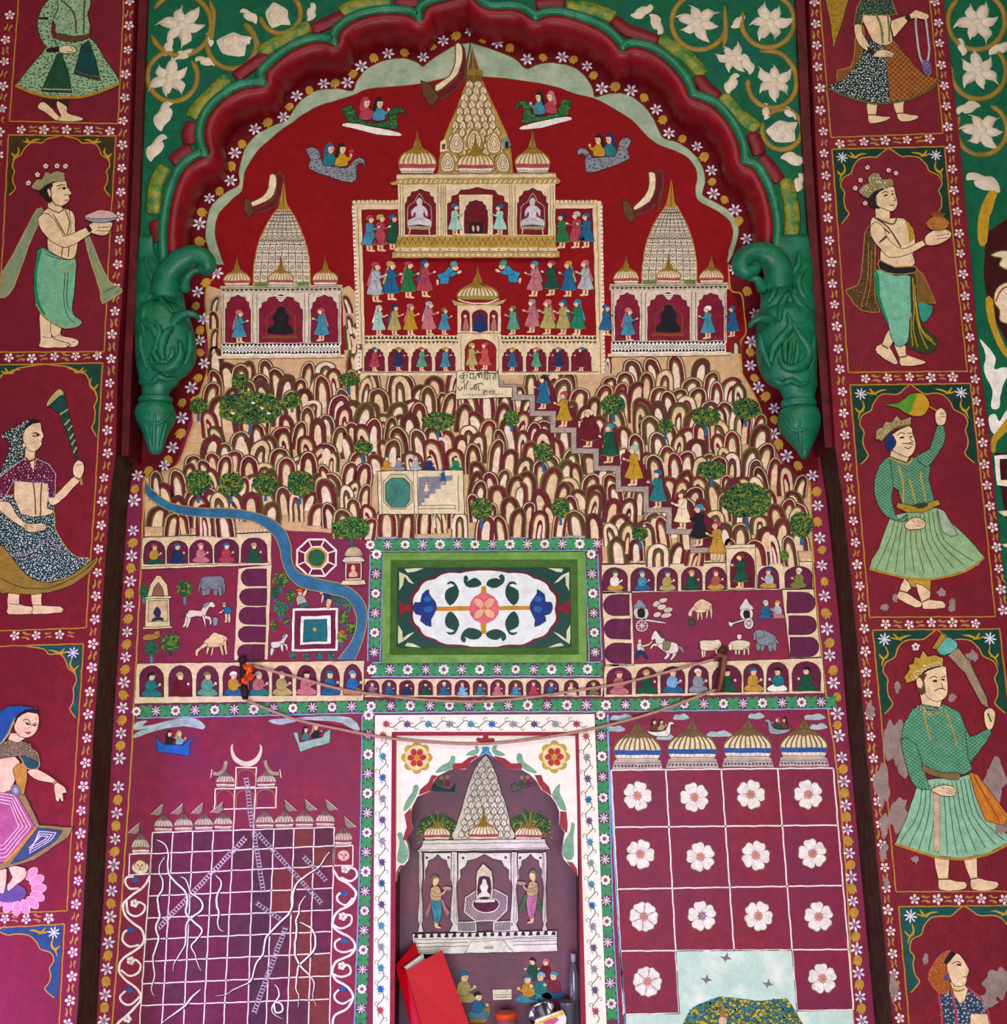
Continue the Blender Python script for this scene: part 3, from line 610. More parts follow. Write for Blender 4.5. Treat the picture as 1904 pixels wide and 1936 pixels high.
with t.part('blouse') as s: a = s.fill('#5c1030', "100,1600 180,1548 225,1560 240,1640 262,1550 350,1590 402,1660 395,1830 350,1832 342,1732 100,1712 20,1850 -20,1830 -20,1700", 1, 'lgrey', 1.4); s.dots(['mauve', 'white'], a, 6, 1.2, .3, 10)
with t.part('head') as s:
    s.fill(SK, "185,1470 252,1495 250,1560 240,1640 215,1570 180,1560", 1); s.fill(SK, "165,1372 215,1300 290,1290 298,1340 318,1392 303,1412 300,1452 252,1498 200,1490 168,1430", 2, OUT, 1.2)
    strokes(s, OUT, 1.4, "225,1370 260,1362 295,1385", "290,1425 302,1432", "250,1365 285,1380"); s.ell('mauve', 255, 1385, 26, 10, 0); s.ell('dark', 275, 1382, 9, 7); s.fill('dark', "240,1268 292,1290 235,1300 172,1345 190,1300", 2); strokes(s, 'brown', 3, "185,1545 215,1570 255,1548"); s.ell(SK, 172, 1455, 14, 18, out=OUT)
with t.part('whisk') as s:
    a = s.fill('#0f4038', "340,1150 400,1120 440,1070 462,1090 500,1250 552,1500 552,1585 525,1500 430,1232 382,1190", 1, OUT, 1)
    for q in ("430,1235 490,1195", "465,1310 505,1270", "490,1350 520,1310", "500,1410 530,1370", "515,1450 540,1415", "530,1510 550,1470"): s.stroke('khaki', 3, q)
    s.fill('khaki', "338,1152 345,1175 430,1100 462,1085 430,1045 370,1095", 2, OUT, 1); s.stroke('tan', 5, "552,1585 570,1640 590,1740")
with t.part('hand') as s: s.fill(SK, "530,1600 560,1562 600,1580 605,1630 580,1690 535,1675 522,1640", 3, OUT, 1.1); strokes(s, OUT, 1, "550,1600 590,1590", "545,1690 575,1700")
F(0, 940)
with t.part('arm') as s: s.fill(SK, "-10,35 70,38 125,130 200,190 300,188 338,210 310,242 210,252 180,228 60,150 -10,85", 3, OUT, 1.1); strokes(s, OUT, .9, "265,205 325,208", "262,220 318,226", "258,234 300,240", "215,205 240,225"); s.fill('khaki', "170,195 195,190 200,245 180,235")
# --- left 4: dancer
t = man('painted_woman', 'painted dancing woman in a blue veil with a pink and blue striped skirt')
F(0, 1436)
with t.part('lotus') as s:
    for i in range(9): a = math.radians(-50+i*24); s.ell('#d78a9a', 130+150*math.cos(a), 930+140*math.sin(a), 55, 34, math.degrees(a), out=WB, ow=1)
    s.ell('#5c4a78', 60, 960, 130, 70)
with t.part('foot') as s: s.fill(SK, "60,770 180,780 185,850 120,900 60,950 50,900 90,850", 2, OUT, 1); s.fill(SK, "-10,790 50,790 40,900 30,960 -10,950", 2, OUT, 1)
with t.part('skirt') as s:
    s.fill('#8a7446', "140,180 175,245 285,470 525,488 490,560 250,722 0,795 -20,780 -20,200", 1, OUT, 1.2)
    a = s.fill('#a8567a', "0,230 115,242 252,480 50,740 -20,745 -20,230", 1, OUT, 1); 
    for k in (0, 1, 2, 3): d = 22*k+14; s.stroke(WB, 1.6, [(0+0*d, 230+d), (105-.4*d, 245+d), (240-1.3*d, 482), (48-.3*d, 720-1.3*d), (-20, 725-1.2*d)])
    s.fill('#2f4a6a', "270,492 445,512 405,582 200,712 75,752", 1, OUT, 1)
    for k in (1, 2, 3): d = 18*k; s.stroke(WB, 1.6, [(275+d*.4, 500+d*.9), (430-d*1.5, 516+d*.7), (390-d*1.2, 580-d*.1), (215-d*.1, 695-d*1.1)], closed=True)
    s.stroke('ochre', 5, "262,485 150,620 30,745"); a = P("262,485 150,620 30,745"); 
with t.part('torso') as s: s.fill(SK, "-20,-60 110,-20 152,50 122,120 85,205 60,225 -20,225", 2, OUT, 1.1)
with t.part('sash') as s: s.fill('#b27f34', "95,60 170,20 197,90 185,200 165,260 120,180 105,120", 2, OUT, 1); s.ell('grey', 112, 220, 36, 42, out=OUT); s.ell('lgrey', 112, 220, 20, 26, out=OUT)
with t.part('sleeve') as s: s.fill('#1c4a50', "120,-60 240,-70 280,0 275,62 190,62 160,0", 2, 'khaki', 2)
with t.part('arm') as s: s.fill(SK, "200,78 272,68 390,140 420,168 470,200 478,240 450,245 458,300 440,300 430,275 425,305 402,290 388,215 380,172 280,152 212,112", 2, OUT, 1.1); strokes(s, 'brown', 2, "385,170 405,145", "390,182 415,155")
F(0, 940)
with t.part('veil') as s: s.fill('#1d4b8a', "-10,1545 140,1500 265,1525 225,1548 130,1590 60,1700 -10,1790", 2, OUT, 1); strokes(s, 'khaki', 4, "265,1528 200,1540 110,1600 60,1700 0,1790")
with t.part('bodice') as s: s.fill('#6a5a44', "30,1760 130,1740 220,1780 275,1885 275,1910 180,1860 0,1880 -10,1800", 1, OUT, 1); s.dots('khaki', P("30,1760 130,1740 220,1780 275,1885 180,1860 0,1880"), 6, 1.3, .4, 3)
with t.part('head') as s:
    s.fill(SK, "75,1700 130,1700 180,1735 130,1765 60,1745", 1); s.fill(SK, "118,1585 200,1543 270,1558 278,1640 245,1712 180,1733 130,1712 103,1660", 3, OUT, 1.2); s.fill('dark', "265,1525 275,1560 200,1548 130,1590 110,1640 115,1580 180,1530", 2)
    strokes(s, OUT, 1.3, "165,1610 200,1600 225,1640", "230,1640 255,1625 270,1640", "180,1690 205,1705 225,1690"); s.ell('dark', 200, 1632, 16, 7, 20); s.ell('dark', 250, 1642, 12, 6); s.ell('rose', 258, 1600, 4); s.ell('rose', 205, 1695, 16, 6)
# --- right 1: woman with a garland
F(1404, 0); t = man('painted_woman', 'painted woman in a spotted dark and orange skirt dangling a silver garland')
with t.part('foot') as s: s.fill(SK, "895,730 975,730 962,832 1065,838 1030,872 920,888 903,835", 2, OUT, 1); s.stroke('brown', 2, "905,825 960,828")
with t.part('foot') as s: s.fill(SK, "1085,720 1165,720 1160,816 1265,830 1245,862 1140,876 1108,822", 2, OUT, 1); s.stroke('brown', 2, "1105,815 1160,815")
with t.part('veil') as s: s.fill('#7e4a1a', "820,170 872,200 862,370 770,560 690,610 685,505 780,480 808,350", 2, 'ochre', 1.2); a = s.fill('#a07c1c', "590,-30 770,-30 722,150 655,345 630,160", 1, OUT, 1); s.dots('brown', a, 5, 1, .4, 2)
with t.part('skirt') as s:
    a = s.fill('#0e2c28', "900,285 1020,320 1062,732 950,745 760,695 608,628 720,580 800,500 862,378", 1, OUT, 1); s.dots('white', a, 4.4, 1.15, .35, 12)
    b = s.fill('#7c3c14', "1020,320 1092,288 1190,420 1300,530 1424,572 1350,642 1200,712 1062,732", 1, OUT, 1); s.hatch('#b8803c', b, 7, 40, .9); s.hatch('#b8803c', b, 7, -45, .9)
    strokes(s, '#5e5426', 4, "605,632 760,700 940,745 1062,738 1200,715 1350,645 1424,575")
with t.part('torso') as s: s.fill(SK, "868,95 1052,95 1062,200 1082,300 1020,325 940,300 890,200 858,130", 2, OUT, 1); strokes(s, 'olive', 4, "960,100 1000,200 1010,310", "1045,100 1055,220 1060,300")
with t.part('blouse') as s: a = s.fill('#1f3c34', "870,-30 1060,-30 1115,100 1052,112 868,108 858,180 800,182 825,50", 1, 'gold', 1.5); s.dots('khaki', a, 5, 1, .4, 5)
with t.part('arm') as s: s.fill(SK, "803,180 858,180 862,240 912,325 905,362 860,342 815,272", 2, OUT, 1); s.fill(SK, "945,395 990,358 1075,372 1088,395 1060,412 955,412", 3, OUT, 1); strokes(s, OUT, .9, "1030,378 1080,388", "1030,392 1082,398", "1025,402 1065,408"); s.fill('#2c1a10', "895,330 945,365 950,400 905,365")
with t.part('arm') as s: s.fill(SK, "1068,150 1180,112 1222,90 1250,72 1325,98 1342,120 1320,142 1250,132 1190,152 1100,262 1080,242", 2, OUT, 1); s.fill('#2c1a10', "1165,125 1200,100 1215,135 1190,150")
with t.part('garland') as s: strokes(s, 'lgrey', 4, "1248,120 1255,280 1290,440 1330,440 1342,350 1318,135"); a = s.fill('purple', "1290,440 1345,440 1362,520 1330,540 1300,520", 2); s.dots('lgrey', a, 4, 1, .4, 5)
# --- right 2: crowned man lifting a pot
t = man('painted_man', 'painted bare-chested crowned man in a green wrap lifting a round orange pot')
F(1404, 460)
with t.part('scarf') as s: a = s.fill('#4a3014', "895,-110 950,-120 955,0 950,280 962,420 985,492 850,482 760,372 748,330 832,300 862,150 872,0", 2, 'tan', 1.6); s.dots('tan', a, 5, .8, .4, 4); strokes(s, 'tan', 1.2, "905,0 900,250 850,470", "930,50 920,300 890,450")
with t.part('foot') as s: s.fill(SK, "1050,620 1092,700 1062,750 1115,850 1090,872 968,792 963,740 1008,718", 2, OUT, 1.1); s.stroke('brown', 2.5, "1000,730 1050,760")
with t.part('foot') as s: s.fill(SK, "1085,700 1178,740 1180,800 1312,848 1300,872 1140,884 1128,820", 2, OUT, 1.1); s.stroke('brown', 2.5, "1115,825 1185,810")
with t.part('scarf') as s: s.fill('#74501c', "1240,170 1300,220 1392,432 1262,422", 1, 'tan', 1.4); s.fill('#2f8a76', "1260,425 1372,450 1352,522 1300,575 1268,500", 2, OUT, 1)
with t.part('wrap') as s: s.fill('#6fae90', "958,188 1100,230 1212,240 1226,400 1205,560 1192,700 1135,742 1080,700 1040,560 980,420 955,300", 3, OUT, 1.2); s.fill('jade', "958,188 985,250 990,380 1050,560 1040,570 980,425 953,300", 2)
with t.part('tassel') as s:
    a = s.fill('#2c3a14', "1208,230 1245,240 1262,450 1302,600 1402,688 1405,740 1340,792 1240,772 1188,722 1215,550", 2, OUT, 1)
    strokes(s, 'yellow', 2, "1225,250 1235,450 1230,620 1260,750", "1240,300 1250,500 1280,640 1330,760", "1250,420 1280,600 1370,700", "1215,500 1215,640 1225,740", "1260,560 1310,660 1390,730")
F(1404, 0)
with t.part('torso') as s:
    s.fill(SK, "940,1560 1060,1570 1160,1572 1225,1650 1245,1740 1225,1830 1245,1890 1200,1925 1080,1935 1000,1900 990,1820 1000,1750 920,1700 918,1620", 2, OUT, 1.2)
    s.fill('yellow', "1165,1575 1230,1650 1240,1720 1200,1750 1195,1660"); strokes(s, 'brown', 3, "940,1560 1050,1640 1140,1780", "960,1600 1060,1680", "940,1560 1030,1600 1090,1610 1110,1570"); F(1404, 460); s.fill('#14161a', "985,120 1100,172 1242,165 1242,210 1110,222 990,190", 2, 'tan', 2); F(1404, 0)
with t.part('arm') as s: s.fill(SK, "918,1640 960,1600 1012,1635 1050,1722 1150,1792 1300,1728 1335,1752 1180,1835 1060,1852 990,1785 938,1720", 3, OUT, 1.1); strokes(s, 'brown', 4, "985,1745 1040,1700", "1300,1720 1330,1770"); s.fill(SK, "1318,1695 1400,1650 1490,1660 1502,1700 1430,1752 1330,1765", 3, OUT, 1.1); strokes(s, OUT, 1, "1400,1700 1490,1680", "1400,1720 1480,1710")
with t.part('pot') as s: a = s.ell('#a5642a', 1405, 1610, 84, 52, out=OUT); s.dots('ochre', a, 5, 1, .4, 3); s.fill('#8a4f20', "1360,1545 1450,1545 1430,1565 1385,1565", 2); s.ell('#7a4018', 1405, 1540, 60, 14)
with t.part('head') as s: s.fill(SK, "955,1490 1060,1510 1060,1575 960,1570", 1); s.fill(SK, "930,1420 1000,1370 1085,1342 1100,1390 1114,1440 1108,1492 1072,1522 1000,1495 945,1480", 3, OUT, 1.2); s.ell(SK, 945, 1435, 18, 34, -20, out=OUT); strokes(s, OUT, 1.3, "1000,1390 1030,1378 1050,1390", "1070,1380 1090,1375", "1090,1420 1105,1440 1085,1445", "1060,1475 1090,1478"); s.ell('dark', 1030, 1405, 16, 6, -8); s.ell('dark', 1082, 1398, 10, 5)
with t.part('hair') as s: s.fill(OUT, "905,1430 940,1385 1000,1365 960,1410 965,1470 990,1500 940,1500 915,1470", 2)
with t.part('crown') as s: a = s.fill('#8a7a52', "835,1370 870,1330 910,1320 900,1280 935,1240 980,1245 1000,1290 1080,1290 1092,1335 1000,1360 940,1385 905,1430 850,1400", 1, OUT, 1); s.dots(['gold', 'white'], a, 6, 1.3, .3, 6); bloom(s, "900,1205 1050,1225 1105,1245 850,1297 810,1355 885,1465", 4.5)
# --- right 3: man waving a leaf fan
t = man('painted_man', 'painted moustached man in a cross-hatched green tunic waving a pear-shaped leaf fan')
F(1404, 900)
with t.part('trousers') as s: s.fill('ochre', "1175,730 1358,735 1352,825 1215,795", 1, OUT, 1)
with t.part('foot') as s: s.fill(SK, "1165,735 1215,805 1185,842 1295,912 1250,948 1118,882 1125,835", 2, OUT, 1.1); s.stroke('brown', 2.5, "1130,825 1185,840")
with t.part('foot') as s: s.fill(SK, "1245,772 1355,832 1345,890 1440,900 1455,948 1310,958 1295,920", 2, OUT, 1.1); s.stroke('brown', 2.5, "1295,905 1345,885")
with t.part('skirt') as s:
    a = s.fill('#8aa878', "1060,310 1180,262 1400,228 1500,330 1740,580 1600,682 1350,742 1150,722 915,662 980,522", 2, OUT, 1.2)
    for k in range(11): u = k/10; s.stroke('#3c4a2c', 1.3, [(1100+300*u, 310-60*u), (1050+400*u, 480-20*u), (960+700*u, 670+60*math.sin(u*3.1)-60*u)], 3)
    strokes(s, 'gold', 4, "915,668 1150,728 1350,745 1600,688 1740,585"); strokes(s, 'ochre', 1.6, "1240,380 1260,450 1250,540"); s.fill('#9aa88a', "1400,230 1450,250 1550,420 1500,440 1440,400", 1, OUT, 1)
with t.part('sleeve') as s: F(1404, 460); a = s.fill('#5f9470', "950,1710 985,1600 1060,1532 1090,1600 1085,1760 1072,1830 1085,1900 1120,1990 1185,1950 1175,2000 1080,1990 1000,1930 955,1830", 2, OUT, 1.2); s.hatch('#2b5234', a, 5, 35, .9); s.hatch('#2b5234', a, 5, -40, .9)
with t.part('tunic') as s: a = s.fill('#5f9470', "1062,1530 1180,1575 1250,1532 1345,1480 1352,1592 1342,1700 1385,1872 1250,1890 1150,1880 1120,1780 1085,1750", 1, OUT, 1.2); s.hatch('#2b5234', a, 5, 35, .9); s.hatch('#2b5234', a, 5, -40, .9); strokes(s, 'ochre', 3, "1060,1545 1180,1590 1225,1545", "1120,1600 1150,1700 1160,1880", "1200,1700 1250,1870", "1280,1650 1320,1860")
with t.part('sleeve') as s: a = s.fill('#5f9470', "1250,1530 1345,1480 1400,1310 1452,1320 1452,1440 1352,1592 1300,1600", 2, OUT, 1.2); s.hatch('#2b5234', a, 5, 35, .9); s.hatch('#2b5234', a, 5, -40, .9)
with t.part('hand') as s: s.fill(SK, "1385,1222 1430,1185 1468,1230 1452,1302 1400,1302", 3, OUT, 1.1); strokes(s, OUT, 1, "1420,1230 1455,1225", "1425,1250 1460,1250")
with t.part('leaf_fan') as s: a = s.fill('yellow', "1018,1162 1120,1152 1200,1092 1290,1078 1342,1130 1332,1200 1282,1247 1200,1232 1120,1182", 3, OUT, 1); s.fill('#4f8a22', "1018,1162 1120,1152 1200,1092 1260,1085 1230,1150 1200,1232 1120,1182", 2); s.stroke('gold', 3, "1330,1165 1400,1205")
with t.part('head') as s: s.fill(SK, "1070,1490 1200,1545 1180,1575 1060,1535", 1, OUT, 1); s.fill(SK, "1068,1382 1200,1310 1225,1370 1248,1440 1240,1492 1190,1542 1100,1502 1058,1460", 2, OUT, 1.2); s.fill('navy', "1030,1382 1072,1368 1110,1430 1082,1480 1052,1502 1028,1450", 2); strokes(s, OUT, 1.5, "1110,1385 1140,1365 1170,1375", "1190,1368 1220,1365", "1200,1400 1225,1430 1195,1435", "1150,1445 1190,1442 1230,1450", "1165,1465 1195,1478 1220,1465"); s.ell('dark', 1150, 1400, 18, 7, -5); s.ell('dark', 1215, 1392, 11, 6)
with t.part('crown') as s: a = s.fill('#a08a5a', "955,1410 965,1340 1010,1320 1030,1280 1070,1290 1110,1240 1140,1275 1215,1245 1210,1310 1100,1338 1040,1380 1005,1425", 1, OUT, 1); s.dots('brown', a, 6, 1, .4, 3); strokes(s, 'brown', 2, "1005,1420 1090,1335 1210,1305")
F(1404, 900)
with t.part('belt') as s: s.fill('#a07c1e', "1112,190 1250,222 1410,168 1424,205 1300,262 1180,262 1108,222", 1, OUT, 1); s.fill('#2c3a26', "1240,205 1320,190 1330,215 1260,235", 2)
with t.part('hand') as s: s.fill(SK, "1168,345 1210,308 1270,302 1315,332 1302,375 1220,385 1178,372", 3, OUT, 1.1); strokes(s, OUT, .9, "1255,325 1308,335", "1258,342 1308,350", "1252,358 1300,365", "1215,318 1240,335")
# --- right 4: man with the long whisk
t = man('painted_man', 'painted crowned man in a cross-hatched green tunic holding a long feather whisk')
F(1404, 1436)
with t.part('foot') as s: s.fill(SK, "1380,700 1492,710 1480,860 1600,880 1612,918 1560,942 1420,937 1410,860", 2, OUT, 1.1); s.stroke('brown', 2.5, "1412,862 1482,860")
with t.part('foot') as s: s.fill(SK, "1585,700 1688,710 1692,850 1832,880 1832,922 1780,943 1650,937 1640,860", 2, OUT, 1.1); s.stroke('brown', 2.5, "1640,862 1692,852")
with t.part('skirt') as s:
    s.fill('#86b08e', "1262,172 1350,140 1560,128 1640,100 1760,400 1930,560 1930,590 1750,682 1560,712 1380,692 1098,602 1180,420", 1, OUT, 1.2)
    for k in range(12): u = k/11; s.stroke('#2a4a3c', 1.4, [(1290+340*u, 190-50*u), (1260+440*u, 400), (1130+760*u, 600+95*math.sin(u*3.1)-20*u)], 3)
    strokes(s, 'gold', 5, "1095,606 1380,697 1560,716 1750,687 1930,600"); s.fill('#c0a284', "1375,200 1420,200 1420,660 1380,660", 0, 'gold', 1)
with t.part('scarf') as s: s.fill('#c06a22', "1630,88 1692,110 1860,330 1915,400 1885,475 1750,442 1682,282", 1, OUT, 1); strokes(s, 'yellow', 2.5, "1650,110 1740,300 1800,440", "1680,130 1800,300 1890,430"); strokes(s, 'red', 1.5, "1660,110 1770,300 1850,450")
with t.part('tunic') as s:
    F(1404, 900); a = s.fill('#5f9a78', "1145,1855 1165,1780 1222,1680 1290,1640 1450,1640 1562,1700 1622,1850 1650,1890 1630,2040 1655,2110 1600,2150 1320,2130 1290,2060 1250,2090 1180,2020", 1, OUT, 1.2); s.hatch('#23563a', a, 5.5, 35, 1); s.hatch('#23563a', a, 5.5, -40, 1)
    strokes(s, 'brown', 3, "1250,1650 1340,1690 1440,1650"); strokes(s, 'ochre', 2.5, "1300,1690 1340,1850 1350,1900", "1460,1680 1520,1850 1540,1940", "1290,1660 1350,1720 1440,1690"); s.dots('white', P("1250,1650 1340,1680 1440,1645 1440,1670 1340,1705 1250,1670"), 5, 1.2, .3, 3)
with t.part('sleeve') as s: a = s.fill('#5f9a78', "1600,1790 1640,1880 1760,1820 1792,1852 1720,1960 1640,2060 1620,1980", 2, OUT, 1.2); s.hatch('#23563a', a, 5.5, 35, 1); s.hatch('#23563a', a, 5.5, -40, 1)
with t.part('sleeve') as s: F(1404, 1436); a = s.fill('#5f9a78', "1140,-150 1250,-110 1300,60 1345,195 1330,215 1250,200 1195,100", 2, OUT, 1.2); s.hatch('#23563a', a, 5.5, 35, 1); s.hatch('#23563a', a, 5.5, -40, 1)
with t.part('belt') as s: s.fill('#7c6134', "1298,40 1400,85 1500,95 1562,98 1552,145 1400,128 1298,82", 2, OUT, 1)
with t.part('hand') as s: s.fill(SK, "1362,215 1440,184 1500,190 1535,215 1520,262 1440,262 1390,240", 3, OUT, 1.1); strokes(s, OUT, .9, "1470,205 1528,220", "1470,222 1530,236", "1465,238 1520,250", "1430,195 1455,215")
F(1404, 900)
with t.part('whisk') as s: a = s.fill('#a08c6a', "1478,1290 1552,1238 1640,1340 1700,1480 1762,1600 1772,1672 1722,1642 1600,1422", 1, OUT, 1.1); s.hatch('brown', a, 4, -20, .9); s.fill('#5aa394', "1395,1245 1450,1158 1532,1188 1545,1242 1450,1292", 2, OUT, 1); s.fill('gold', "1362,1245 1432,1128 1465,1158 1400,1245", 1, OUT, 1)
with t.part('hand') as s: s.fill(SK, "1738,1705 1790,1668 1822,1720 1792,1825 1752,1805", 3, OUT, 1.1); s.stroke(OUT, 2.5, "1765,1710 1790,1770")
with t.part('head') as s: s.fill(SK, "1275,1540 1435,1610 1425,1665 1290,1645", 1, OUT, 1); s.fill(SK, "1290,1430 1445,1368 1470,1420 1478,1550 1450,1602 1390,1622 1315,1570", 3, OUT, 1.2); s.ell(SK, 1275, 1492, 24, 46, -15, out=OUT); strokes(s, OUT, 1.5, "1340,1460 1375,1440 1400,1455", "1430,1452 1460,1442", "1430,1490 1440,1525 1415,1530", "1380,1545 1420,1530 1460,1540"); s.ell('dark', 1385, 1475, 18, 8); s.ell('dark', 1445, 1468, 13, 7)
with t.part('hair') as s: s.fill('brown', "1245,1470 1290,1420 1330,1425 1305,1470 1320,1560 1290,1580 1262,1550 1250,1520 1290,1530 1300,1490 1275,1445", 1)
with t.part('crown') as s: a = s.fill('#b08a2a', "1165,1450 1200,1390 1195,1360 1230,1350 1240,1300 1275,1310 1300,1255 1330,1300 1380,1290 1445,1310 1442,1360 1320,1392 1240,1475 1180,1490", 1, OUT, 1); s.dots('white', P("1190,1450 1320,1350 1445,1330 1442,1362 1320,1392 1230,1475"), 5, 1.3, .3, 3); bloom(s, "1245,1228", 8)
# --- right 5: woman in an orange veil
t = man('painted_woman', 'painted woman in an orange veil and blue spotted bodice, cut by the picture edge')
F(1404, 1436)
with t.part('bodice') as s: a = s.fill('#2a3a4e', "1425,1690 1500,1640 1625,1640 1742,1752 1790,1960 1430,1960", 1, OUT, 1); s.dots('lgrey', a, 8, 2, .3, 4); strokes(s, 'rose', 4, "1410,1680 1430,1800 1440,1950", "1620,1640 1740,1750 1790,1950", "1500,1640 1540,1850 1550,1950"); s.fill(SK, "1640,1830 1760,1830 1790,1950 1640,1960", 1, OUT, 1)
with t.part('veil') as s: a = s.fill('#9a4a1a', "1335,1580 1368,1480 1430,1400 1500,1375 1462,1450 1480,1560 1500,1650 1420,1690", 2, 'rose', 2); s.dots('ochre', a, 5, 1, .4, 3)
with t.part('head') as s: s.fill(SK, "1495,1600 1600,1620 1625,1650 1600,1740 1560,1760 1520,1690", 1, OUT, 1); s.fill(SK, "1468,1472 1535,1388 1592,1440 1632,1512 1616,1560 1602,1622 1530,1634 1490,1565", 2, OUT, 1.2); s.fill('dark', "1500,1378 1540,1395 1470,1480 1445,1460", 1); strokes(s, OUT, 1.5, "1510,1470 1545,1452 1580,1470", "1590,1560 1610,1565"); s.ell('dark', 1560, 1478, 20, 7, 10); s.ell('purple', 1472, 1570, 22, 24); strokes(s, 'gold', 3, "1510,1650 1550,1670 1600,1650")
# bare plaster where the paint has flaked off
t = T('flaked_plaster', 'grey-pink bare plaster patches where paint flaked around the whisk bearer', 'stain', None, at=(1700, 1600), pl=PIL, h=0.0009, pxat=True)
rn = random.Random(3); F1()
def blotch(cx, cy, rx, ry):
    n = 16; pts = [(cx+rx*math.cos(2*math.pi*i/n)*rn.uniform(.55, 1.15), cy+ry*math.sin(2*math.pi*i/n)*rn.uniform(.55, 1.15)) for i in range(n)]
    with t.part('bare_patch') as s: s.fill('plaster', pts, 3)
for b in ((1690, 1400, 22, 50), (1712, 1440, 20, 40), (1668, 1480, 16, 50), (1700, 1540, 22, 40), (1672, 1560, 9, 30), (1880, 1480, 22, 45), (1895, 1560, 12, 25), (1838, 1240, 14, 12), (1800, 1320, 8, 10), (1696, 1300, 7, 12), (1672, 1148, 9, 8), (1692, 1130, 6, 10), (1780, 1120, 10, 8), (1800, 1145, 9, 14), (1885, 1860, 26, 36), (1870, 1890, 18, 20), (1750, 1812, 6, 12), (1690, 1865, 8, 30), (1676, 1668, 7, 12), (1730, 1625, 8, 8), (1672, 1610, 8, 20), (1645, 1345, 9, 20)): blotch(*b)
# ================================================================= SPANDREL ORNAMENT (relief flowers, buds, scrolls)
mflow = paint('#d6c3aa', 0.55, 0.14, 0.3, 40, 0, 0.35); mscroll = paint('#9c7a22', 0.5, 0.3, 0.3, 40, 0, 0.4, '#6a5c1c', 0.45, 0.65, 20.0)
def relief_mesh(name, polys, mat, hgt=0.10):
    """domed relief: each polygon rises to a ridge at its middle; unit size, x right, z up"""
    V = []; Fc = []
    for pts, k in polys:
        n = len(pts); cx = sum(p[0] for p in pts)/n; cz = sum(p[1] for p in pts)/n; o = len(V)
        V += [Vector((x, 0.0, z)) for x, z in pts]+[Vector((cx+(x-cx)*.6, -hgt*k*.7, cz+(z-cz)*.6)) for x, z in pts]+[Vector((cx, -hgt*k, cz))]
        for i in range(n):
            j = (i+1) % n; Fc.append((o+i, o+j, o+n+j, o+n+i)); Fc.append((o+n+i, o+n+j, o+2*n))
    m = bpy.data.meshes.new(name); m.from_pydata(V, [], Fc); m.materials.append(mat); m.polygons.foreach_set('use_smooth', [True]*len(Fc)); m.update(); return m
def curlpetal(a, L=1.0, w=0.26, bend=0.25):
    ca, sa = math.cos(a), math.sin(a); loc = smooth([(0.05, -.08), (.35, -w), (.7, -w*.75), (1.0*L, bend*.9), (.85, bend*.55), (.72, w*.85), (.35, w), (.05, .08)], 2)
    return [(u*ca-v*sa, u*sa+v*ca) for u, v in loc]
LILY = [relief_mesh('petal', [(curlpetal(0, 1, .24, b), 1)], mflow, 0.16) for b in (.3, -.3, .12)]
HUB = relief_mesh('centre', [(ring(10, 0.3), 1)], mflow, 0.22)
BUD = relief_mesh('bud', [(smooth([(-1.1, -.1), (-.75, .35), (-.3, .8), (.3, .75), (.95, .85), (.8, .2), (.95, -.5), (.3, -.75), (-.4, -.8), (-.8, -.45)], 2), 1)]+[([(x+.3*math.cos(q), z+.3*math.sin(q)) for q in [k*1.047 for k in range(6)]], 1.25) for x, z in ((-.5, 0), (0, .4), (0, -.4), (.5, .1), (.1, 0))], mflow, 0.25)
CURL = relief_mesh('curl', [(smooth([(-1, .5), (-.75, .9), (-.2, .8), (.3, .4), (.8, .2), (1, -.4), (.85, -1), (.45, -.75), (-.1, -.55), (-.55, -.1), (-.55, .45), (-.8, .4)], 3), 1)], mflow, 0.22)
def at2(name, mesh, t, x, y, size, rot, mir=1, h=0.0):
    o = newobj(name, mesh, t.root); k = size*mpp(x, y, t.pl); o.location = pw(x, y, t.pl-h)-t.wo; o.scale = (k*mir, k, k); o.rotation_euler = (0, math.radians(rot), 0); return o
def lily(x, y, r, rot, pl, label, seed=0):
    F1(); t = T('relief_lily', label, 'flower', 'relief lilies on the green spandrels', at=(x, y), pl=pl)
    for k in range(6): at2('petal', LILY[(k+seed) % 3], t, x, y, r*(1.0 if (k+seed) % 2 else .86), rot+60*k, 1, 0.001)
    at2('centre', HUB, t, x, y, r*.8, 0, 1, 0.002)
def single(name, mesh, x, y, r, rot, pl, label, cat, group, mir=1):
    F1(); o = newobj(name, mesh); k = r*mpp(x, y, pl); o.location = pw(x, y, pl); o.scale = (k*mir, k, k); o.rotation_euler = (0, math.radians(rot), 0); return tag(o, label, cat, group)
def scroll(pts, pl, label, w=5.4, sm=5):
    F1(); p = smooth(P(pts), sm, False); wpt = [pw(x, y, pl) for x, y in p]; n = len(wpt); k = mpp(p[0][0], p[0][1], pl)
    V, Fc = tube(wpt, [w*k*max(.35, min(1, (i+1)/4, (n-i)/4)) for i in range(n)], 8); V = [Vector((v.x, pl+(v.y-pl)*.5, v.z)) for v in V]
    return tag(solid('scroll_vine', V, Fc, mscroll, None, None, True, wpt[-1]), label, 'vine', 'ochre scroll vines on the green spandrels')
def circ(cx, cy, r, a0, a1, n=14): return [(cx+r*math.cos(math.radians(a0+(a1-a0)*i/n)), cy+r*math.sin(math.radians(a0+(a1-a0)*i/n))) for i in range(n+1)]
LS, RS, NS = 'left spandrel', 'right spandrel', 'neighbouring spandrel'
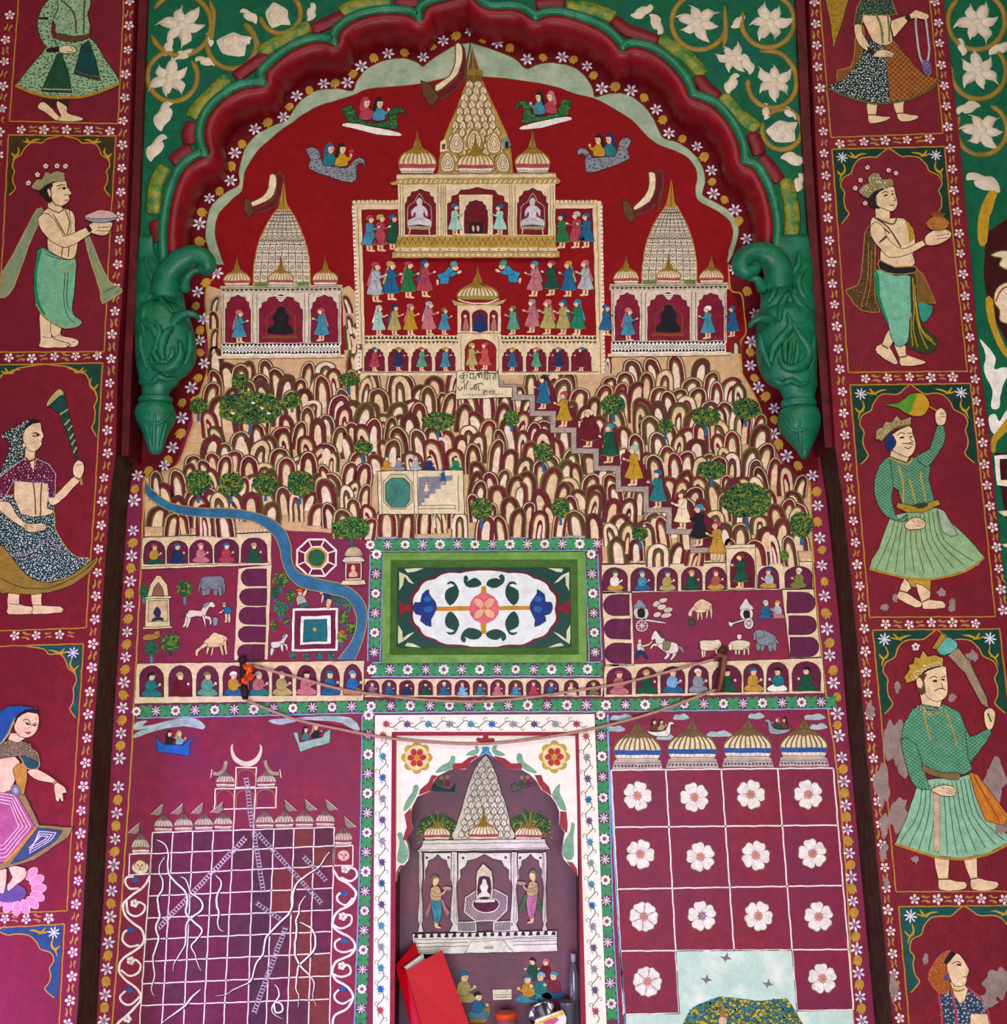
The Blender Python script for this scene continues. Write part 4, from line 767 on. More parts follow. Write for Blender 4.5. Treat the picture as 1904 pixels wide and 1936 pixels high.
for i, (x, y, r, rot, pl, lab) in enumerate(((344, 48, 50, 15, SPA, 'cream relief lily above its twin on the left spandrel'), (320, 148, 46, 40, SPA, 'cream relief lily beside the long leaf strip of the left spandrel'),
        (1320, 42, 46, 20, SPA, 'cream relief lily beside the two curled leaves near the arch'), (1456, 42, 46, 5, SPA, 'cream relief lily above another, next to the right pilaster edge'), (1464, 155, 43, 35, SPA, 'cream relief lily directly above the round bud on the right spandrel'),
        (1386, 110, 36, 60, SPA, 'half-open cream relief lily between the paired lilies and the arch'), (1848, 42, 48, 0, PIL+.03, 'upper cream relief lily on the neighbouring green spandrel'), (1850, 134, 46, 25, PIL+.03, 'middle cream relief lily on the neighbouring green spandrel'), (1857, 247, 46, 10, PIL+.03, 'cream relief lily on the neighbouring spandrel above the hooked leaf'))): lily(x, y, r, rot, pl, lab, i)
for x, y, r, rot, lab in ((441, 84, 30, 20, 'cream bud inside a scroll ring beside the arch leaf strip'), (524, 29, 26, 80, 'cream bud inside a scroll ring next to two curled leaves'), (1479, 249, 28, 10, 'cream bud inside the lowest scroll ring of the right spandrel')):
    single('relief_bud', BUD, x, y, r, rot, SPA, lab, 'bud', 'relief buds on the green spandrels')
G = 'curled cream leaves on the spandrels'
for x, y, r, rot, pl, m, lab in ((318, 88, 16, 60, SPA, 1, 'small curled leaf knotting the two left scroll rings'), (350, 103, 17, 20, SPA, -1, 'curled leaf between the two left lilies'), (388, 116, 17, -25, SPA, 1, 'curled leaf below the left bud ring'), (312, 216, 27, -30, SPA, -1, 'large curled leaf below the lower left lily'), (297, 278, 24, -20, SPA, -1, 'curled leaf hanging lowest on the left spandrel'),
        (470, 30, 17, 0, SPA, 1, 'curled leaf between the two left buds'), (588, 22, 16, 60, SPA, 1, 'curled leaf beside the arch leaf strip, right of the second bud'), (463, 75, 10, 0, SPA, 1, 'tiny curled leaf by the first bud'), (395, 75, 13, 40, SPA, 1, 'curled calyx on the first left scroll ring'), (1215, 21, 19, 110, SPA, 1, 'upper of two curled leaves near the arch crown'), (1241, 46, 19, 110, SPA, -1, 'lower of two curled leaves near the arch crown'),
        (1412, 120, 18, 30, SPA, 1, 'curled leaf between the half-open lily and its neighbour'), (1385, 157, 19, -20, SPA, -1, 'curled leaf below the half-open lily'), (1396, 40, 15, 90, SPA, 1, 'curled calyx between the two upper right lilies'), (1448, 210, 14, 50, SPA, 1, 'curled calyx above the right bud ring'), (1493, 214, 15, 80, SPA, -1, 'curled leaf beside the right bud ring'), (1504, 303, 22, 60, SPA, -1, 'curled leaf below the right bud ring'), (1509, 345, 17, 70, SPA, 1, 'lowest curled leaf on the right spandrel'),
        (1892, 92, 20, 20, PIL+.03, -1, 'curled leaf between neighbouring lilies'), (1818, 88, 15, 40, PIL+.03, 1, 'curled calyx on the upper neighbouring scroll'), (1829, 205, 20, -60, PIL+.03, 1, 'thin curled leaf above the third neighbouring lily'), (1858, 345, 28, -15, PIL+.03, 1, 'hooked cream leaf above the yellow strip of the neighbouring arch')):
    single('relief_leaf', CURL, x, y, r, rot, pl, lab, 'leaf', G, m)
S3 = SPA
for p, pl, lab in ((circ(341, 47, 58, -150, 160), S3, 'ochre scroll ring around the upper left lily'), (circ(326, 145, 47, 270, -40), S3, 'ochre scroll ring around the lower left lily'), ([(396, 0), (404, 30), (398, 75)]+circ(438, 84, 46, 200, -60), S3, 'ochre scroll ring around the first bud'), (circ(530, 25, 38, 170, -90), S3, 'ochre scroll ring around the second bud'),
        ([(460, 45), (486, 80), (480, 110)], S3, 'short ochre scroll tail beside the first leaf strip'), (circ(1322, 42, 52, -60, -350), S3, 'ochre scroll ring around the lily by the curled leaves'), (circ(1452, 40, 50, -70, 200), S3, 'ochre scroll ring around the upper right lily'), ([(1436, 97), (1475, 101), (1500, 128)]+circ(1460, 158, 46, -10, 190), S3, 'ochre scroll ring around the lily above the right bud'), (circ(1479, 245, 38, -140, 200), S3, 'ochre scroll ring around the right bud'),
        ([(1370, 10), (1372, 60), (1368, 90)], S3, 'straight ochre stem between the upper right lilies'), (circ(1846, 40, 54, -80, 230), PIL+.03, 'ochre scroll ring around the upper neighbouring lily'), (circ(1850, 135, 52, 190, -60), PIL+.03, 'ochre scroll ring around the middle neighbouring lily'), (circ(1856, 245, 48, 210, -70), PIL+.03, 'ochre scroll ring around the third neighbouring lily')):
    scroll(p, pl, lab)
# neighbouring arch at the right edge
t = T('neighbour_arch_painting', 'yellow and dark red arch edge with cream scrolls on the neighbouring wall', 'painting', None, at=(1880, 900), pl=PIL+.03, pxat=True)
F(1404, 460)
with t.part('red_field') as s: s.fill('darkred', "1700,0 1750,0 1735,200 1760,420 1904,720 1960,720 1960,-260 1900,-180 1800,-100 1720,-60", 1)
with t.part('yellow_edge') as s: s.fill('yellow', "1750,395 1800,400 1830,600 1904,760 1960,850 1904,830 1830,720 1770,560", 2)
F(1404, 0)
with t.part('yellow_edge') as s: s.fill('yellow', "1800,1350 1840,1380 1780,1560 1760,1740 1710,1770 1690,1650 1720,1480", 2)
F(1404, 460)
with t.part('cream_scroll') as s: s.fill('cream', "1790,85 1860,55 1960,80 1960,200 1850,160 1870,110 1820,95", 3, 'olive', 2); s.fill('cream', "1830,330 1904,280 1960,300 1960,560 1860,560 1850,480 1810,420", 3, 'olive', 2); s.stroke('rose', 3, "1820,420 1870,330 1930,300", 3)
with t.part('white_leaf') as s: s.fill('white', "1708,688 1780,760 1822,830 1812,905 1880,892 1925,920 1885,1000 1855,1100 1850,1180 1815,1198 1788,1170 1798,1060 1738,920 1750,800", 3)
with t.part('white_leaf') as s: s.fill('white', "1770,1250 1820,1230 1850,1280 1904,1200 1960,1180 1960,1260 1850,1370 1790,1350", 3)
with t.part('yellow_edge') as s: s.fill('yellow', "1788,1500 1795,1400 1904,1262 1960,1240 1960,1300 1835,1420 1820,1500", 2)
with t.part('arcade') as s:
    s.fill('#3a0610', "1815,1510 2000,1500 2000,2500 1990,2500"); s.fill('white', "1812,1530 1960,1515 1960,1545 1850,1555 1860,1720 1960,1730 1960,1760 1830,1740"); F(1404, 900); s.fill('cream', "1830,30 1960,30 1960,60 1870,60"); s.fill('cream', "1840,255 1960,240 1960,280 1880,290"); s.fill('cream', "1865,490 1960,480 1960,510 1890,510")
# ================================================================= UPPER MURAL (plane 0)
F1()
CO = "407,500 391,460 390,425 402,386 431,362 452,349 452,326 462,284 483,257 507,242 541,228 549,218 570,189 602,171 639,168 667,172 675,152 696,129 723,116 759,110 788,118 799,126 809,118 841,97 859,87 891,81 934,95 971,110 995,131 1013,123 1044,119 1081,126 1105,144 1121,168 1125,184 1152,177 1184,179 1210,194 1231,218 1247,249 1257,263 1283,270 1310,289 1328,315 1333,344 1328,368 1344,378 1373,394 1391,415 1396,441 1388,473 1378,496"
CI = "423,500 410,460 406,433 415,402 441,375 457,360 462,328 476,300 499,273 539,240 557,228 591,205 628,192 665,181 696,168 749,163 796,158 840,148 893,143 953,148 1005,155 1047,163 1084,176 1123,186 1152,200 1194,226 1218,252 1241,271 1273,284 1302,299 1318,328 1315,365 1325,383 1357,399 1381,420 1386,446 1378,473 1375,496"
t = T('painted_sky', 'deep red painted sky field inside the cusped arch', 'painting', None, at=(890, 700), h=0.0001)
with t.part('border_ground') as s: s.poly(paint('#620612', .62, .2, .3, 30, 0, .1), P('300,-60 1500,-60 1525,500 1548,880 1545,912 1500,905 1400,700 1400,640 385,640 390,700 330,884 262,905 244,900 262,500 285,200'))
with t.part('sky_field') as s: s.poly(mred, P(CO)+P("1385,560 1412,600 1400,720 1140,720 690,720 400,700 385,560"))
t = T('cloud_band', 'pale green scalloped cloud band under the arch flowers', 'cloud', None, at=(893, 143), h=0.0005)
mcl = paint('#8fa286', 0.6, 0.16, 0.3, 20, 0, .3, '#b9b79c', .45, .7, 14.0)
co, ci = P(CO), P(CI); a, b = smooth(co[:26], 3, False), smooth(ci[:19], 3, False); c, d = smooth(co[25:], 3, False), smooth(ci[18:], 3, False)
with t.part('cloud') as s: s.poly(mcl, a+b[::-1]); s.line('olive', 1.2, a); s.line('olive', 1.0, b)
with t.part('cloud') as s: s.poly(mcl, c+d[::-1]); s.line('olive', 1.2, c); s.line('olive', 1.0, d)
# flower border that follows the arch and runs down both sides of the recess
BL = "482,244 444,289 436,341 396,375 377,423 410,516 374,552 385,603 378,644 386,687 362,733 344,790 326,846 311,880 260,899 253,946 536,221 561,181 612,158 657,156 683,125 734,101 800,108 838,77 889,59"
BLL = "458,273 437,315 415,362 382,402 378,457 389,535 370,579 378,625 379,667 374,715 344,762 341,820 318,870 281,891 255,925 506,232 547,202 585,171 633,158 667,140 707,110 765,100 817,88 862,68"
BR = "941,81 997,112 1063,108 1110,125 1138,167 1193,171 1241,207 1265,252 1318,277 1345,322 1349,366 1390,397 1412,452 1388,510 1428,593 1421,646 1419,691 1434,732 1464,772 1463,820 1488,862 1536,899 1546,956 1550,1017 1554,1069 1559,1127 1564,1189 1569,1239 1576,1291 1583,1349 1586,1391"
BRL = "914,75 964,91 1027,109 1084,113 1122,143 1163,164 1218,185 1253,227 1290,263 1331,297 1346,344 1370,378 1396,418 1407,473 1413,551 1419,666 1427,715 1447,750 1465,794 1472,841 1509,881 1544,930 1546,987 1554,1040 1559,1100 1562,1160 1568,1216 1575,1268 1583,1318 1583,1371"
def border(label, bl, ll, extra):
    t = T('flower_border', label, 'border', 'painted flower borders', at=(bl[-1]), h=0.0004); rn = random.Random(5)
    for x, y in bl: inst('blossom', MB6, t, x, y, 12.5*rn.uniform(.9, 1.1), rn.uniform(-30, 30))
    for x, y in ll: inst('leaf', MYL, t, x, y, 10*rn.uniform(.9, 1.15), rn.uniform(-50, 50))
    for (x0, y0, x1, y1, n) in extra:
        for i in range(n):
            u = i/(n-1); x = x0+(x1-x0)*u; y = y0+(y1-y0)*u; inst('blossom', MB6, t, x, y, 12*rn.uniform(.9, 1.1), rn.uniform(-30, 30))
            if i < n-1: u = (i+.5)/(n-1); inst('leaf', MYL, t, x0+(x1-x0)*u, y0+(y1-y0)*u, 10.5, rn.uniform(-50, 50))
    return t
t = border('white six-petal flowers and yellow leaves following the left of the arch and recess', P(BL), P(BLL), [(252, 1003, 226, 1434, 10), (224, 1488, 196, 1930, 10)])
with t.part('edge_line') as s: s.line('ochre', 3, smooth(P("391,500 405,525 391,539 389,591 394,644 394,688 378,744 362,756 366,799 352,840 336,878 300,896 273,904 271,960 265,1100 255,1300 248,1440 230,1700 212,1936"), 4, False))
t = border('white six-petal flowers and yellow leaves following the right of the arch and recess', P(BR), P(BRL), [(1592, 1432, 1630, 1930, 12)])
with t.part('edge_line') as s: s.line('ochre', 3, smooth(P("1378,500 1381,547 1402,557 1408,600 1410,631 1400,649 1401,690 1405,709 1434,762 1449,814 1473,867 1507,901 1530,912 1534,1000 1540,1100 1555,1250 1566,1345 1582,1450 1600,1650 1614,1936"), 4, False))
# ---- small painted people
def cn(k): return {'sky': 'light blue', 'lblue': 'pale blue', 'lgrey': 'pale grey', 'dgreen': 'dark green', 'mint': 'mint green', 'khaki': 'khaki', 'jade': 'green', 'rose': 'rose red', 'tan': 'tan', 'paleg': 'pale green', 'azure': 'bright blue', 'pinkskin': 'salmon pink', 'black': 'black', 'navy': 'navy', 'dark': 'dark'}.get(k, k)
PS = '#e0b992'
def devotee(x, y, h, robe, tur, d=1, sash=None, place='', group='painted devotees', pl=0.0, base=0.0009, lab=None):
    """standing figure in profile; x, y = feet in photo pixels, h = height, d = facing"""
    F(x, y, h, d); t = T('painted_devotee', lab or f'devotee in {cn(robe)} robe, {cn(tur)} turban, {place}', 'painted figure', group, at=(0, 0), pl=pl, h=base)
    k = max(.5, h/75)
    if sash:
        with t.part('sash') as s: s.fill(sash, [(-.04, -.86), (-.10, -.84), (-.17, -.60), (-.22, -.42), (-.12, -.40), (-.08, -.6)], 2)
    with t.part('leg') as s: s.fill(PS, [(-.02, -.2), (.09, -.2), (.08, -.06), (.17, -.01), (.15, .02), (.0, .015), (.01, -.08)], 1, 'rust', .6*k)
    with t.part('leg') as s: s.fill(PS, [(-.09, -.2), (-.02, -.2), (-.02, -.05), (.04, -.02), (.02, .01), (-.08, .005)], 1, 'rust', .6*k)
    with t.part('robe') as s:
        s.fill(robe, [(-.07, -.79), (.07, -.80), (.13, -.70), (.11, -.58), (.16, -.40), (.24, -.2), (.12, -.165), (0, -.155), (-.13, -.165), (-.24, -.19), (-.15, -.45), (-.11, -.6), (-.12, -.72)], 2, OUT, .8*k)
        s.stroke(OUT, .6*k, [(-.09, -.54), (0, -.52), (.1, -.55)]); s.stroke(OUT, .6*k, [(.0, -.52), (.03, -.4), (.02, -.3)], 2)
        s.stroke('tan', 1.0*k, [(-.23, -.195), (-.1, -.165), (.05, -.16), (.23, -.2)], 2)
    with t.part('arm') as s:
        s.fill(robe, [(-.04, -.77), (.07, -.77), (.12, -.66), (.22, -.68), (.22, -.62), (.1, -.58), (.02, -.62)], 2, OUT, .6*k); s.ell(PS, .26, -.67, .045, .032, -25, 8)
    with t.part('head') as s:
        s.fill(PS, [(.01, -.79), (.07, -.79), (.10, -.83), (.135, -.865), (.115, -.89), (.11, -.94), (.02, -.95), (-.02, -.88)], 2, 'rust', .5*k); s.ell(OUT, .085, -.895, .014, .009, 0, 6)
    with t.part('turban', parent=s.o) as s: s.fill(tur, [(.115, -.925), (.06, -1.0), (-.04, -1.01), (-.11, -.96), (-.10, -.88), (-.05, -.84), (-.02, -.89), (.04, -.93)], 2, OUT, .5*k)
    F1(); return t
def kneeler(x, y, h, robe, tur, d, lab):
    F(x, y, h, d); t = T('painted_devotee', lab, 'painted figure', 'kneeling devotees in the temple court', at=(0, 0), h=.0009)
    with t.part('foot') as s: s.fill(PS, [(-.62, -.2), (-.5, -.2), (-.5, .05), (-.6, .05)], 1)
    with t.part('robe') as s: s.fill(robe, [(-.6, -.45), (-.2, -.6), (.0, -.85), (.2, -.78), (.3, -.5), (.05, -.35), (.0, -.05), (-.1, .0), (-.5, -.02), (-.42, -.2)], 2, OUT, .9); s.stroke(OUT, .8, [(-.3, -.55), (-.2, -.4), (.0, -.35)], 2)
    with t.part('arm') as s: s.fill(robe, [(.05, -.5), (.2, -.62), (.42, -.58), (.4, -.48), (.1, -.36)], 2, OUT, .8); s.ell(PS, .55, -.58, .12, .08, -20)
    with t.part('head') as s: s.fill(PS, [(.15, -.85), (.42, -.9), (.5, -.78), (.4, -.66), (.25, -.7)], 2, 'rust', .5); s.ell(OUT, .38, -.8, .03, .02)
    with t.part('turban', parent=s.o) as s: s.fill(tur, [(.1, -.88), (.12, -1.1), (.35, -1.15), (.45, -1.0), (.44, -.9), (.2, -.86)], 2, OUT, .6)
    F1()
def sitter(x, y, h, robe, tur, d=1, place='', group='painted seated figures', pl=0.0, lap=None, base=.0009, lab=None):
    F(x, y, h, d); t = T('painted_sitter', lab or f'seated figure in {cn(robe)} with {cn(tur)} turban {place}', 'painted figure', group, at=(0, 0), pl=pl, h=base); k = max(.4, h/60)
    with t.part('legs') as s: s.fill(lap or robe, [(-.36, -.02), (-.40, -.14), (-.2, -.30), (.1, -.32), (.34, -.22), (.44, -.08), (.3, .0), (0, .02)], 2, OUT, .7*k)
    with t.part('torso') as s: s.fill(robe, [(-.22, -.25), (-.25, -.5), (-.14, -.68), (.08, -.7), (.2, -.55), (.18, -.3), (.05, -.2)], 2, OUT, .7*k)
    with t.part('arm') as s: s.fill(robe, [(-.02, -.62), (.1, -.6), (.14, -.45), (.28, -.5), (.3, -.42), (.12, -.34), (.0, -.42)], 2, OUT, .5*k); s.ell(PS, .33, -.5, .055, .06)
    with t.part('head') as s: s.fill(PS, [(-.06, -.68), (.08, -.68), (.12, -.78), (.13, -.88), (.02, -.94), (-.1, -.86), (-.1, -.75)], 2, 'rust', .5*k); s.ell(OUT, .07, -.82, .022, .014, 0, 6)
    with t.part('turban', parent=s.o) as s: s.fill(tur, [(.14, -.88), (.06, -1.0), (-.08, -1.0), (-.18, -.9), (-.14, -.8), (-.05, -.88)], 2, OUT, .5*k)
    F1(); return t
# ---- architecture helpers
CRM = '#dcc29a'; BONE = '#d3bfa6'
def dome(t, cx, y, w, h, fin, band='rose', gold='#8c6a1e', col=CRM, base=True, nm='dome', ribs=9):
    """onion dome standing on y; w wide, h tall, fin = finial height"""
    F1(); r = w/2
    with t.part(nm) as s:
        pts = smooth([(cx-r*.92, y-h*.16), (cx-r, y-h*.38), (cx-r*.82, y-h*.66), (cx-r*.4, y-h*.86), (cx-r*.14, y-h), (cx+r*.14, y-h), (cx+r*.4, y-h*.86), (cx+r*.82, y-h*.66), (cx+r, y-h*.38), (cx+r*.92, y-h*.16)], 4, False)
        s.poly(col, pts); s.line(gold, 1.6, pts, True)
        s.poly(gold, smooth([(cx-r*.62, y-h*.72), (cx-r*.3, y-h*.88), (cx, y-h*1.02), (cx+r*.3, y-h*.88), (cx+r*.62, y-h*.72), (cx+r*.25, y-h*.76), (cx, y-h*.7), (cx-r*.25, y-h*.76)], 2))
        s.flat()
        for i in range(ribs): u = -1+2*i/(ribs-1); s.line(gold, max(1.1, w*.03), smooth([(cx+u*r*.92, y-h*.2), (cx+u*r*.98, y-h*.42), (cx+u*r*.68, y-h*.72), (cx+u*r*.14, y-h*.97)], 3, False))
        s.flat(False); s.poly(band, [(cx-r*.94, y-h*.17), (cx-r*.99, y-h*.34), (cx+r*.99, y-h*.34), (cx+r*.94, y-h*.17)])
        s.flat()
        for i in range(0, ribs): u = -1+2*i/(ribs-1); s.line(gold, 1.0, [(cx+u*r*.92, y-h*.17), (cx+u*r*.96, y-h*.34)])
    dm = s.o
    if base:
        with t.part('dome_base', parent=dm) as s:
            s.poly(BONE, [(cx-r*.85, y), (cx-r*.95, y-h*.18), (cx+r*.95, y-h*.18), (cx+r*.85, y)]); n = 9
            for i in range(n): x = cx-r*.88+1.76*r*(i+.5)/n; s.poly('white', [(x-r*.08, y-h*.18), (x, y-h*.08), (x+r*.08, y-h*.18)], False); s.t.h -= DZ
            s.line(OUT, .9, [(cx-r*.9, y-h*.06), (cx+r*.9, y-h*.06)])
    if fin:
        with t.part('finial', parent=dm) as s: s.poly(gold, smooth([(cx, y-h-fin), (cx-w*.035, y-h-fin*.5), (cx-w*.09, y-h-fin*.2), (cx-w*.1, y-h+1), (cx+w*.1, y-h+1), (cx+w*.09, y-h-fin*.2), (cx+w*.035, y-h-fin*.5)], 2)); s.line(OUT, .7, [(cx, y-h-fin*.9), (cx, y-h)])
def cusp(x0, x1, yb, yt, ys):
    """cusped arch opening outline: sides to ys, crown at yt"""
    w = x1-x0; c = (x0+x1)/2; hh = ys-yt
    L = [(x0, yb), (x0, ys), (x0+w*.06, ys-hh*.12), (x0+w*.07, ys-hh*.45), (x0+w*.17, ys-hh*.55), (x0+w*.22, ys-hh*.82), (x0+w*.36, ys-hh*.86), (c, yt)]
    return L+[(2*c-x, y) for x, y in L[-2::-1]]
def rnd(x0, x1, yb, yt, ys, n=8):
    c = (x0+x1)/2; r = (x1-x0)/2
    return [(x0, yb)]+[(c-r*math.cos(math.pi*i/n), ys-(ys-yt)*math.sin(math.pi*i/n)) for i in range(n+1)]+[(x1, yb)]
def zig(s, col, x0, x1, y0, y1, n, yr=0.0):
    s.up(); 
    for i in range(n):
        a = x0+(x1-x0)*i/n; b = x0+(x1-x0)*(i+1)/n; k = yr*i/n; s.poly(col, [(a, y0+k), (b, y0+k), ((a+b)/2, y1+k)], False); s.t.h -= DZ
def spire_grid(t, lft, rgt, n, col=BONE):
    """curved spire: left/right outlines bottom to top, tiled with ringed squares"""
    L = smooth(lft, 4, False); R = smooth(rgt, 4, False)
    with t.part('spire') as s:
        s.poly(col, L+R[::-1]); s.line('gold', 2, L); s.line('gold', 2, R); m = len(L)
        rows = 11; s.flat()
        for k in range(rows+1): i = min(m-1, int((m-1)*k/rows)); s.line(OUT, 1.1, [L[i], R[i]])
        for k in range(1, n): s.line(OUT, 1.1, [(L[i][0]+(R[i][0]-L[i][0])*k/n, L[i][1]) for i in range(0, m, 2)])
        F1()
        for k in range(rows-1):
            i = int((m-1)*(k+.5)/rows); w = R[i][0]-L[i][0]
            for j in range(n):
                cx = L[i][0]+w*(j+.5)/n; rr = min(3.2, w/n*.3); s.line(OUT, 1, [(cx+rr*math.cos(q*1.047), L[i][1]+rr*math.sin(q*1.047)) for q in range(6)], True)
# ---- side temples (left traced in photo pixels, right re-framed)
def side_temple(label, fx, fy, sx, dirs, place):
    f = lambda pts: [(fx+x*sx, fy+y) for x, y in pts]; X = lambda x: fx+x*sx
    F1(); t = T('painted_temple', label, 'painted temple', 'painted hill temples', at=(X(531), fy+676), h=.0008)
    spire_grid(t, f([(478, 540), (480, 505), (486, 470), (496, 440), (512, 412), (526, 392)]), f([(587, 540), (586, 505), (581, 470), (571, 440), (558, 412), (546, 392)]), 8)
    with t.part('finial') as s: s.poly('gold', smooth(f([(536, 343), (532, 365), (528, 385), (526, 396), (546, 396), (543, 385), (540, 365)]), 2)); s.line('brown', 1.3, f([(536, 352), (536, 395)]))
    with t.part('body') as s:
        s.poly(BONE, f([(418, 548), (645, 544), (645, 652), (420, 654)]))
        for x0, x1, c in ((426, 474, 450), (490, 572, 531), (588, 639, 614)):
            p = f(cusp(x0, x1, 648, 557, 585)); s.poly('crimson', p); s.line(OUT, .8, p)
        for x in (422, 478, 486, 576, 584, 642): s.line(OUT, .9, f([(x, 555), (x, 650)]))
    with t.part('cornice') as s: s.poly('#bfae94', f([(416, 541), (647, 538), (649, 551), (415, 553)])); s.line(OUT, .9, f([(416, 545), (648, 542)])); zig(s, OUT, X(418), X(646), fy+547, fy+551, 26, -2)
    with t.part('plinth') as s:
        s.poly('white', f([(419, 650), (643, 648), (644, 672), (418, 674)])); zig(s, OUT, X(420), X(642), fy+650, fy+656, 30, -1); zig(s, OUT, X(420), X(642), fy+669, fy+663, 34, -1)
        for k in range(34): a = 420+222*k/34; s.line(OUT, .9, f([(a, 656), (a+6.5, 663)])); s.t.h -= DZ; s.line(OUT, .9, f([(a+6.5, 656), (a, 663)])); s.t.h -= DZ
        s.poly(CRM, f([(412, 673), (652, 670), (652, 676), (411, 679)])); s.line(OUT, .9, f([(411, 679), (652, 676)]))
    with t.part('idol_frame') as s: s.line('rust', 2.4, f([(504, 640), (504, 600), (516, 590), (531, 577), (548, 590), (558, 600), (558, 640)])); s.poly('rust', f([(497, 634), (562, 634), (562, 640), (497, 640)]))
    with t.part('idol') as s: s.poly('black', smooth(f([(509, 631), (507, 622), (517, 612), (516, 598), (522, 590), (523, 583), (531, 580), (539, 583), (540, 590), (547, 598), (545, 612), (553, 622), (551, 631)]), 3))
    with t.part('canopy') as s:
        for k in range(3): s.line('white', 2.2, f([(518+4*k, 559+4*k), (531, 562+4*k), (544-4*k, 559+4*k)]))
    for cx, w in ((448, 50), (531, 47), (615, 47)): dome(t, X(cx), fy+540 if cx != 448 else fy+541, w*sx, 32, 26)
    with t.part('grass_tuft') as s: s.poly('#5f7a26', f([(480, 535), (508, 535), (506, 541), (482, 541)])); s.poly('#5f7a26', f([(562, 534), (584, 534), (584, 540), (562, 540)]))
    devotee(X(452), fy+648, 62, 'sky', 'pink', 1, 'pink', f'in left bay of {place}', 'temple attendants', base=t.h); devotee(X(608), fy+644, 62, 'sky', 'rose' if sx == 1 else 'white', -1, 'pink' if sx == 1 else None, f'in right bay of {place}', 'temple attendants', base=t.h)
side_temple('painted temple with latticed spire on the hill beside the left carved pendant', 0, 0, 1.0, 1, 'left side temple')
side_temple('painted temple with latticed spire on the hill beside the right carved pendant', 1157-420*.965, -4, .965, 1, 'right side temple')
devotee(1146, 634, 58, 'blue', 'blue', 1, None, 'between court wall and right temple', 'temple attendants'); devotee(1385, 636, 58, 'blue', 'blue', -1, None, 'outside the right temple', 'temple attendants')
# ---- pennants
def pennant(label, white, red, tip, pole, fr):
    F(*fr); t = T('painted_pennant', label, 'pennant', 'horn-shaped pennants on the temple spires', at=P_first(pole), h=.0007, pxat=True)
    with t.part('pole') as s: s.stroke('brown', 3.5, pole)
    with t.part('red_stripe') as s: s.fill('maroon', red, 2, 'brown', 2.4)
    with t.part('white_stripe') as s: s.fill('cream', white, 2, 'brown', 2)
    with t.part('tip') as s: s.fill('brown', tip, 1, OUT, 1.2)
def P_first(p): return P(p)[-1]
pennant('horn-shaped red and white pennant on the left side temple', "188,1258 232,1262 240,1330 222,1400 160,1452 60,1492 48,1458 130,1420 180,1350", "232,1255 288,1255 285,1340 262,1430 220,1490 110,1530 65,1520 160,1470 235,1400", "8,1418 45,1436 78,1522 40,1572 4,1512", "280,1250 285,1330", (460, 0))
pennant('horn-shaped red and white pennant on the tall central temple', "1528,320 1572,325 1578,430 1545,530 1480,600 1390,662 1385,612 1480,550 1525,450", "1580,325 1600,420 1595,560 1520,650 1420,710 1400,665 1490,605 1560,520", "1278,580 1345,602 1412,700 1352,772 1290,682", "1640,310 1610,450 1600,600", (460, 0))
pennant('horn-shaped red and white pennant on the right side temple', "1240,1240 1290,1248 1292,1360 1250,1452 1150,1512 1138,1482 1215,1410 1248,1320", "1290,1240 1345,1245 1342,1340 1310,1450 1240,1520 1150,1545 1140,1520 1250,1455", "1058,1440 1105,1450 1152,1560 1112,1612 1060,1532", "1335,1240 1345,1340 1310,1530", (900, 0))
# ---- flying boats
def swan_boat(label, fr, hull, keel, col, c1, c2, dot):
    F(*fr); t = T('flying_boat', label, 'painted boat', 'bird-shaped boats flying in the red sky', at=P(hull)[8], h=.0009, pxat=True)
    with t.part('hull') as s:
        a = s.fill(col, hull, 2, OUT, 1.4); s.dots(dot, a, 6, 1.2, .45, 3, 2.0)
    if keel:
        with t.part('keel') as s: s.fill('white', keel, 2)
    return t
def rider(t, x, y, robe, veil, d):
    """rider with feet hidden, in current frame units (~40 px tall figure = 150 units)"""
    o = FR[:]
    with t.part('rider') as s:
        q = lambda l: [(x+a*d, y+b) for a, b in l]
        s.fill(robe, q([(-45, 0), (-40, -55), (-15, -90), (25, -90), (45, -40), (40, 0)]), 2, OUT, 1); s.fill(robe, q([(5, -75), (55, -60), (70, -80), (78, -65), (50, -35), (10, -40)]), 2); s.ell(PS, x+72*d, y-78, 10)
        s.fill(PS, q([(-5, -88), (18, -88), (30, -110), (32, -135), (5, -145), (-12, -125)]), 2, 'rust', .5); s.fill(veil, q([(32, -135), (10, -165), (-20, -155), (-35, -120), (-45, -70), (-25, -60), (-12, -100), (-5, -135)]), 2); s.ell(OUT, x+18*d, y-118, 4)
    FR[:] = o
GH = "715,790 735,765 775,760 800,795 830,850 900,880 1000,880 1040,860 1050,800 1090,770 1140,775 1168,805 1165,830 1130,805 1105,835 1115,930 1040,925 900,905 760,880"
t = swan_boat('green peacock-shaped boat with a red-veiled woman and a man in blue, facing the spire', (460, 0), GH, "712,905 750,885 940,915 1120,955 1122,978 960,965 800,925", '#23552c', '', '', ['#0e3a20', '#4a8a3a']); rider(t, 880, 860, 'rose', 'rose', 1); rider(t, 975, 865, 'sky', 'dark', 1)
t = swan_boat('green peacock-shaped boat with a woman and a man pointing ahead', (900+.2626*(290+1025), -45*.2626, .2626, -.88), GH, "712,905 750,885 940,915 1120,955 1122,978 960,965 800,925", '#2a6030', '', '', ['#0e3a20', '#4a8a3a']); rider(t, 880, 860, 'rose', 'pink', 1); rider(t, 975, 865, 'sky', 'dark', 1)
SH = "450,1085 475,1062 510,1060 545,1090 560,1140 590,1185 680,1200 750,1205 790,1160 835,1130 875,1155 872,1190 840,1172 812,1200 818,1270 785,1315 640,1282 468,1212 485,1150"
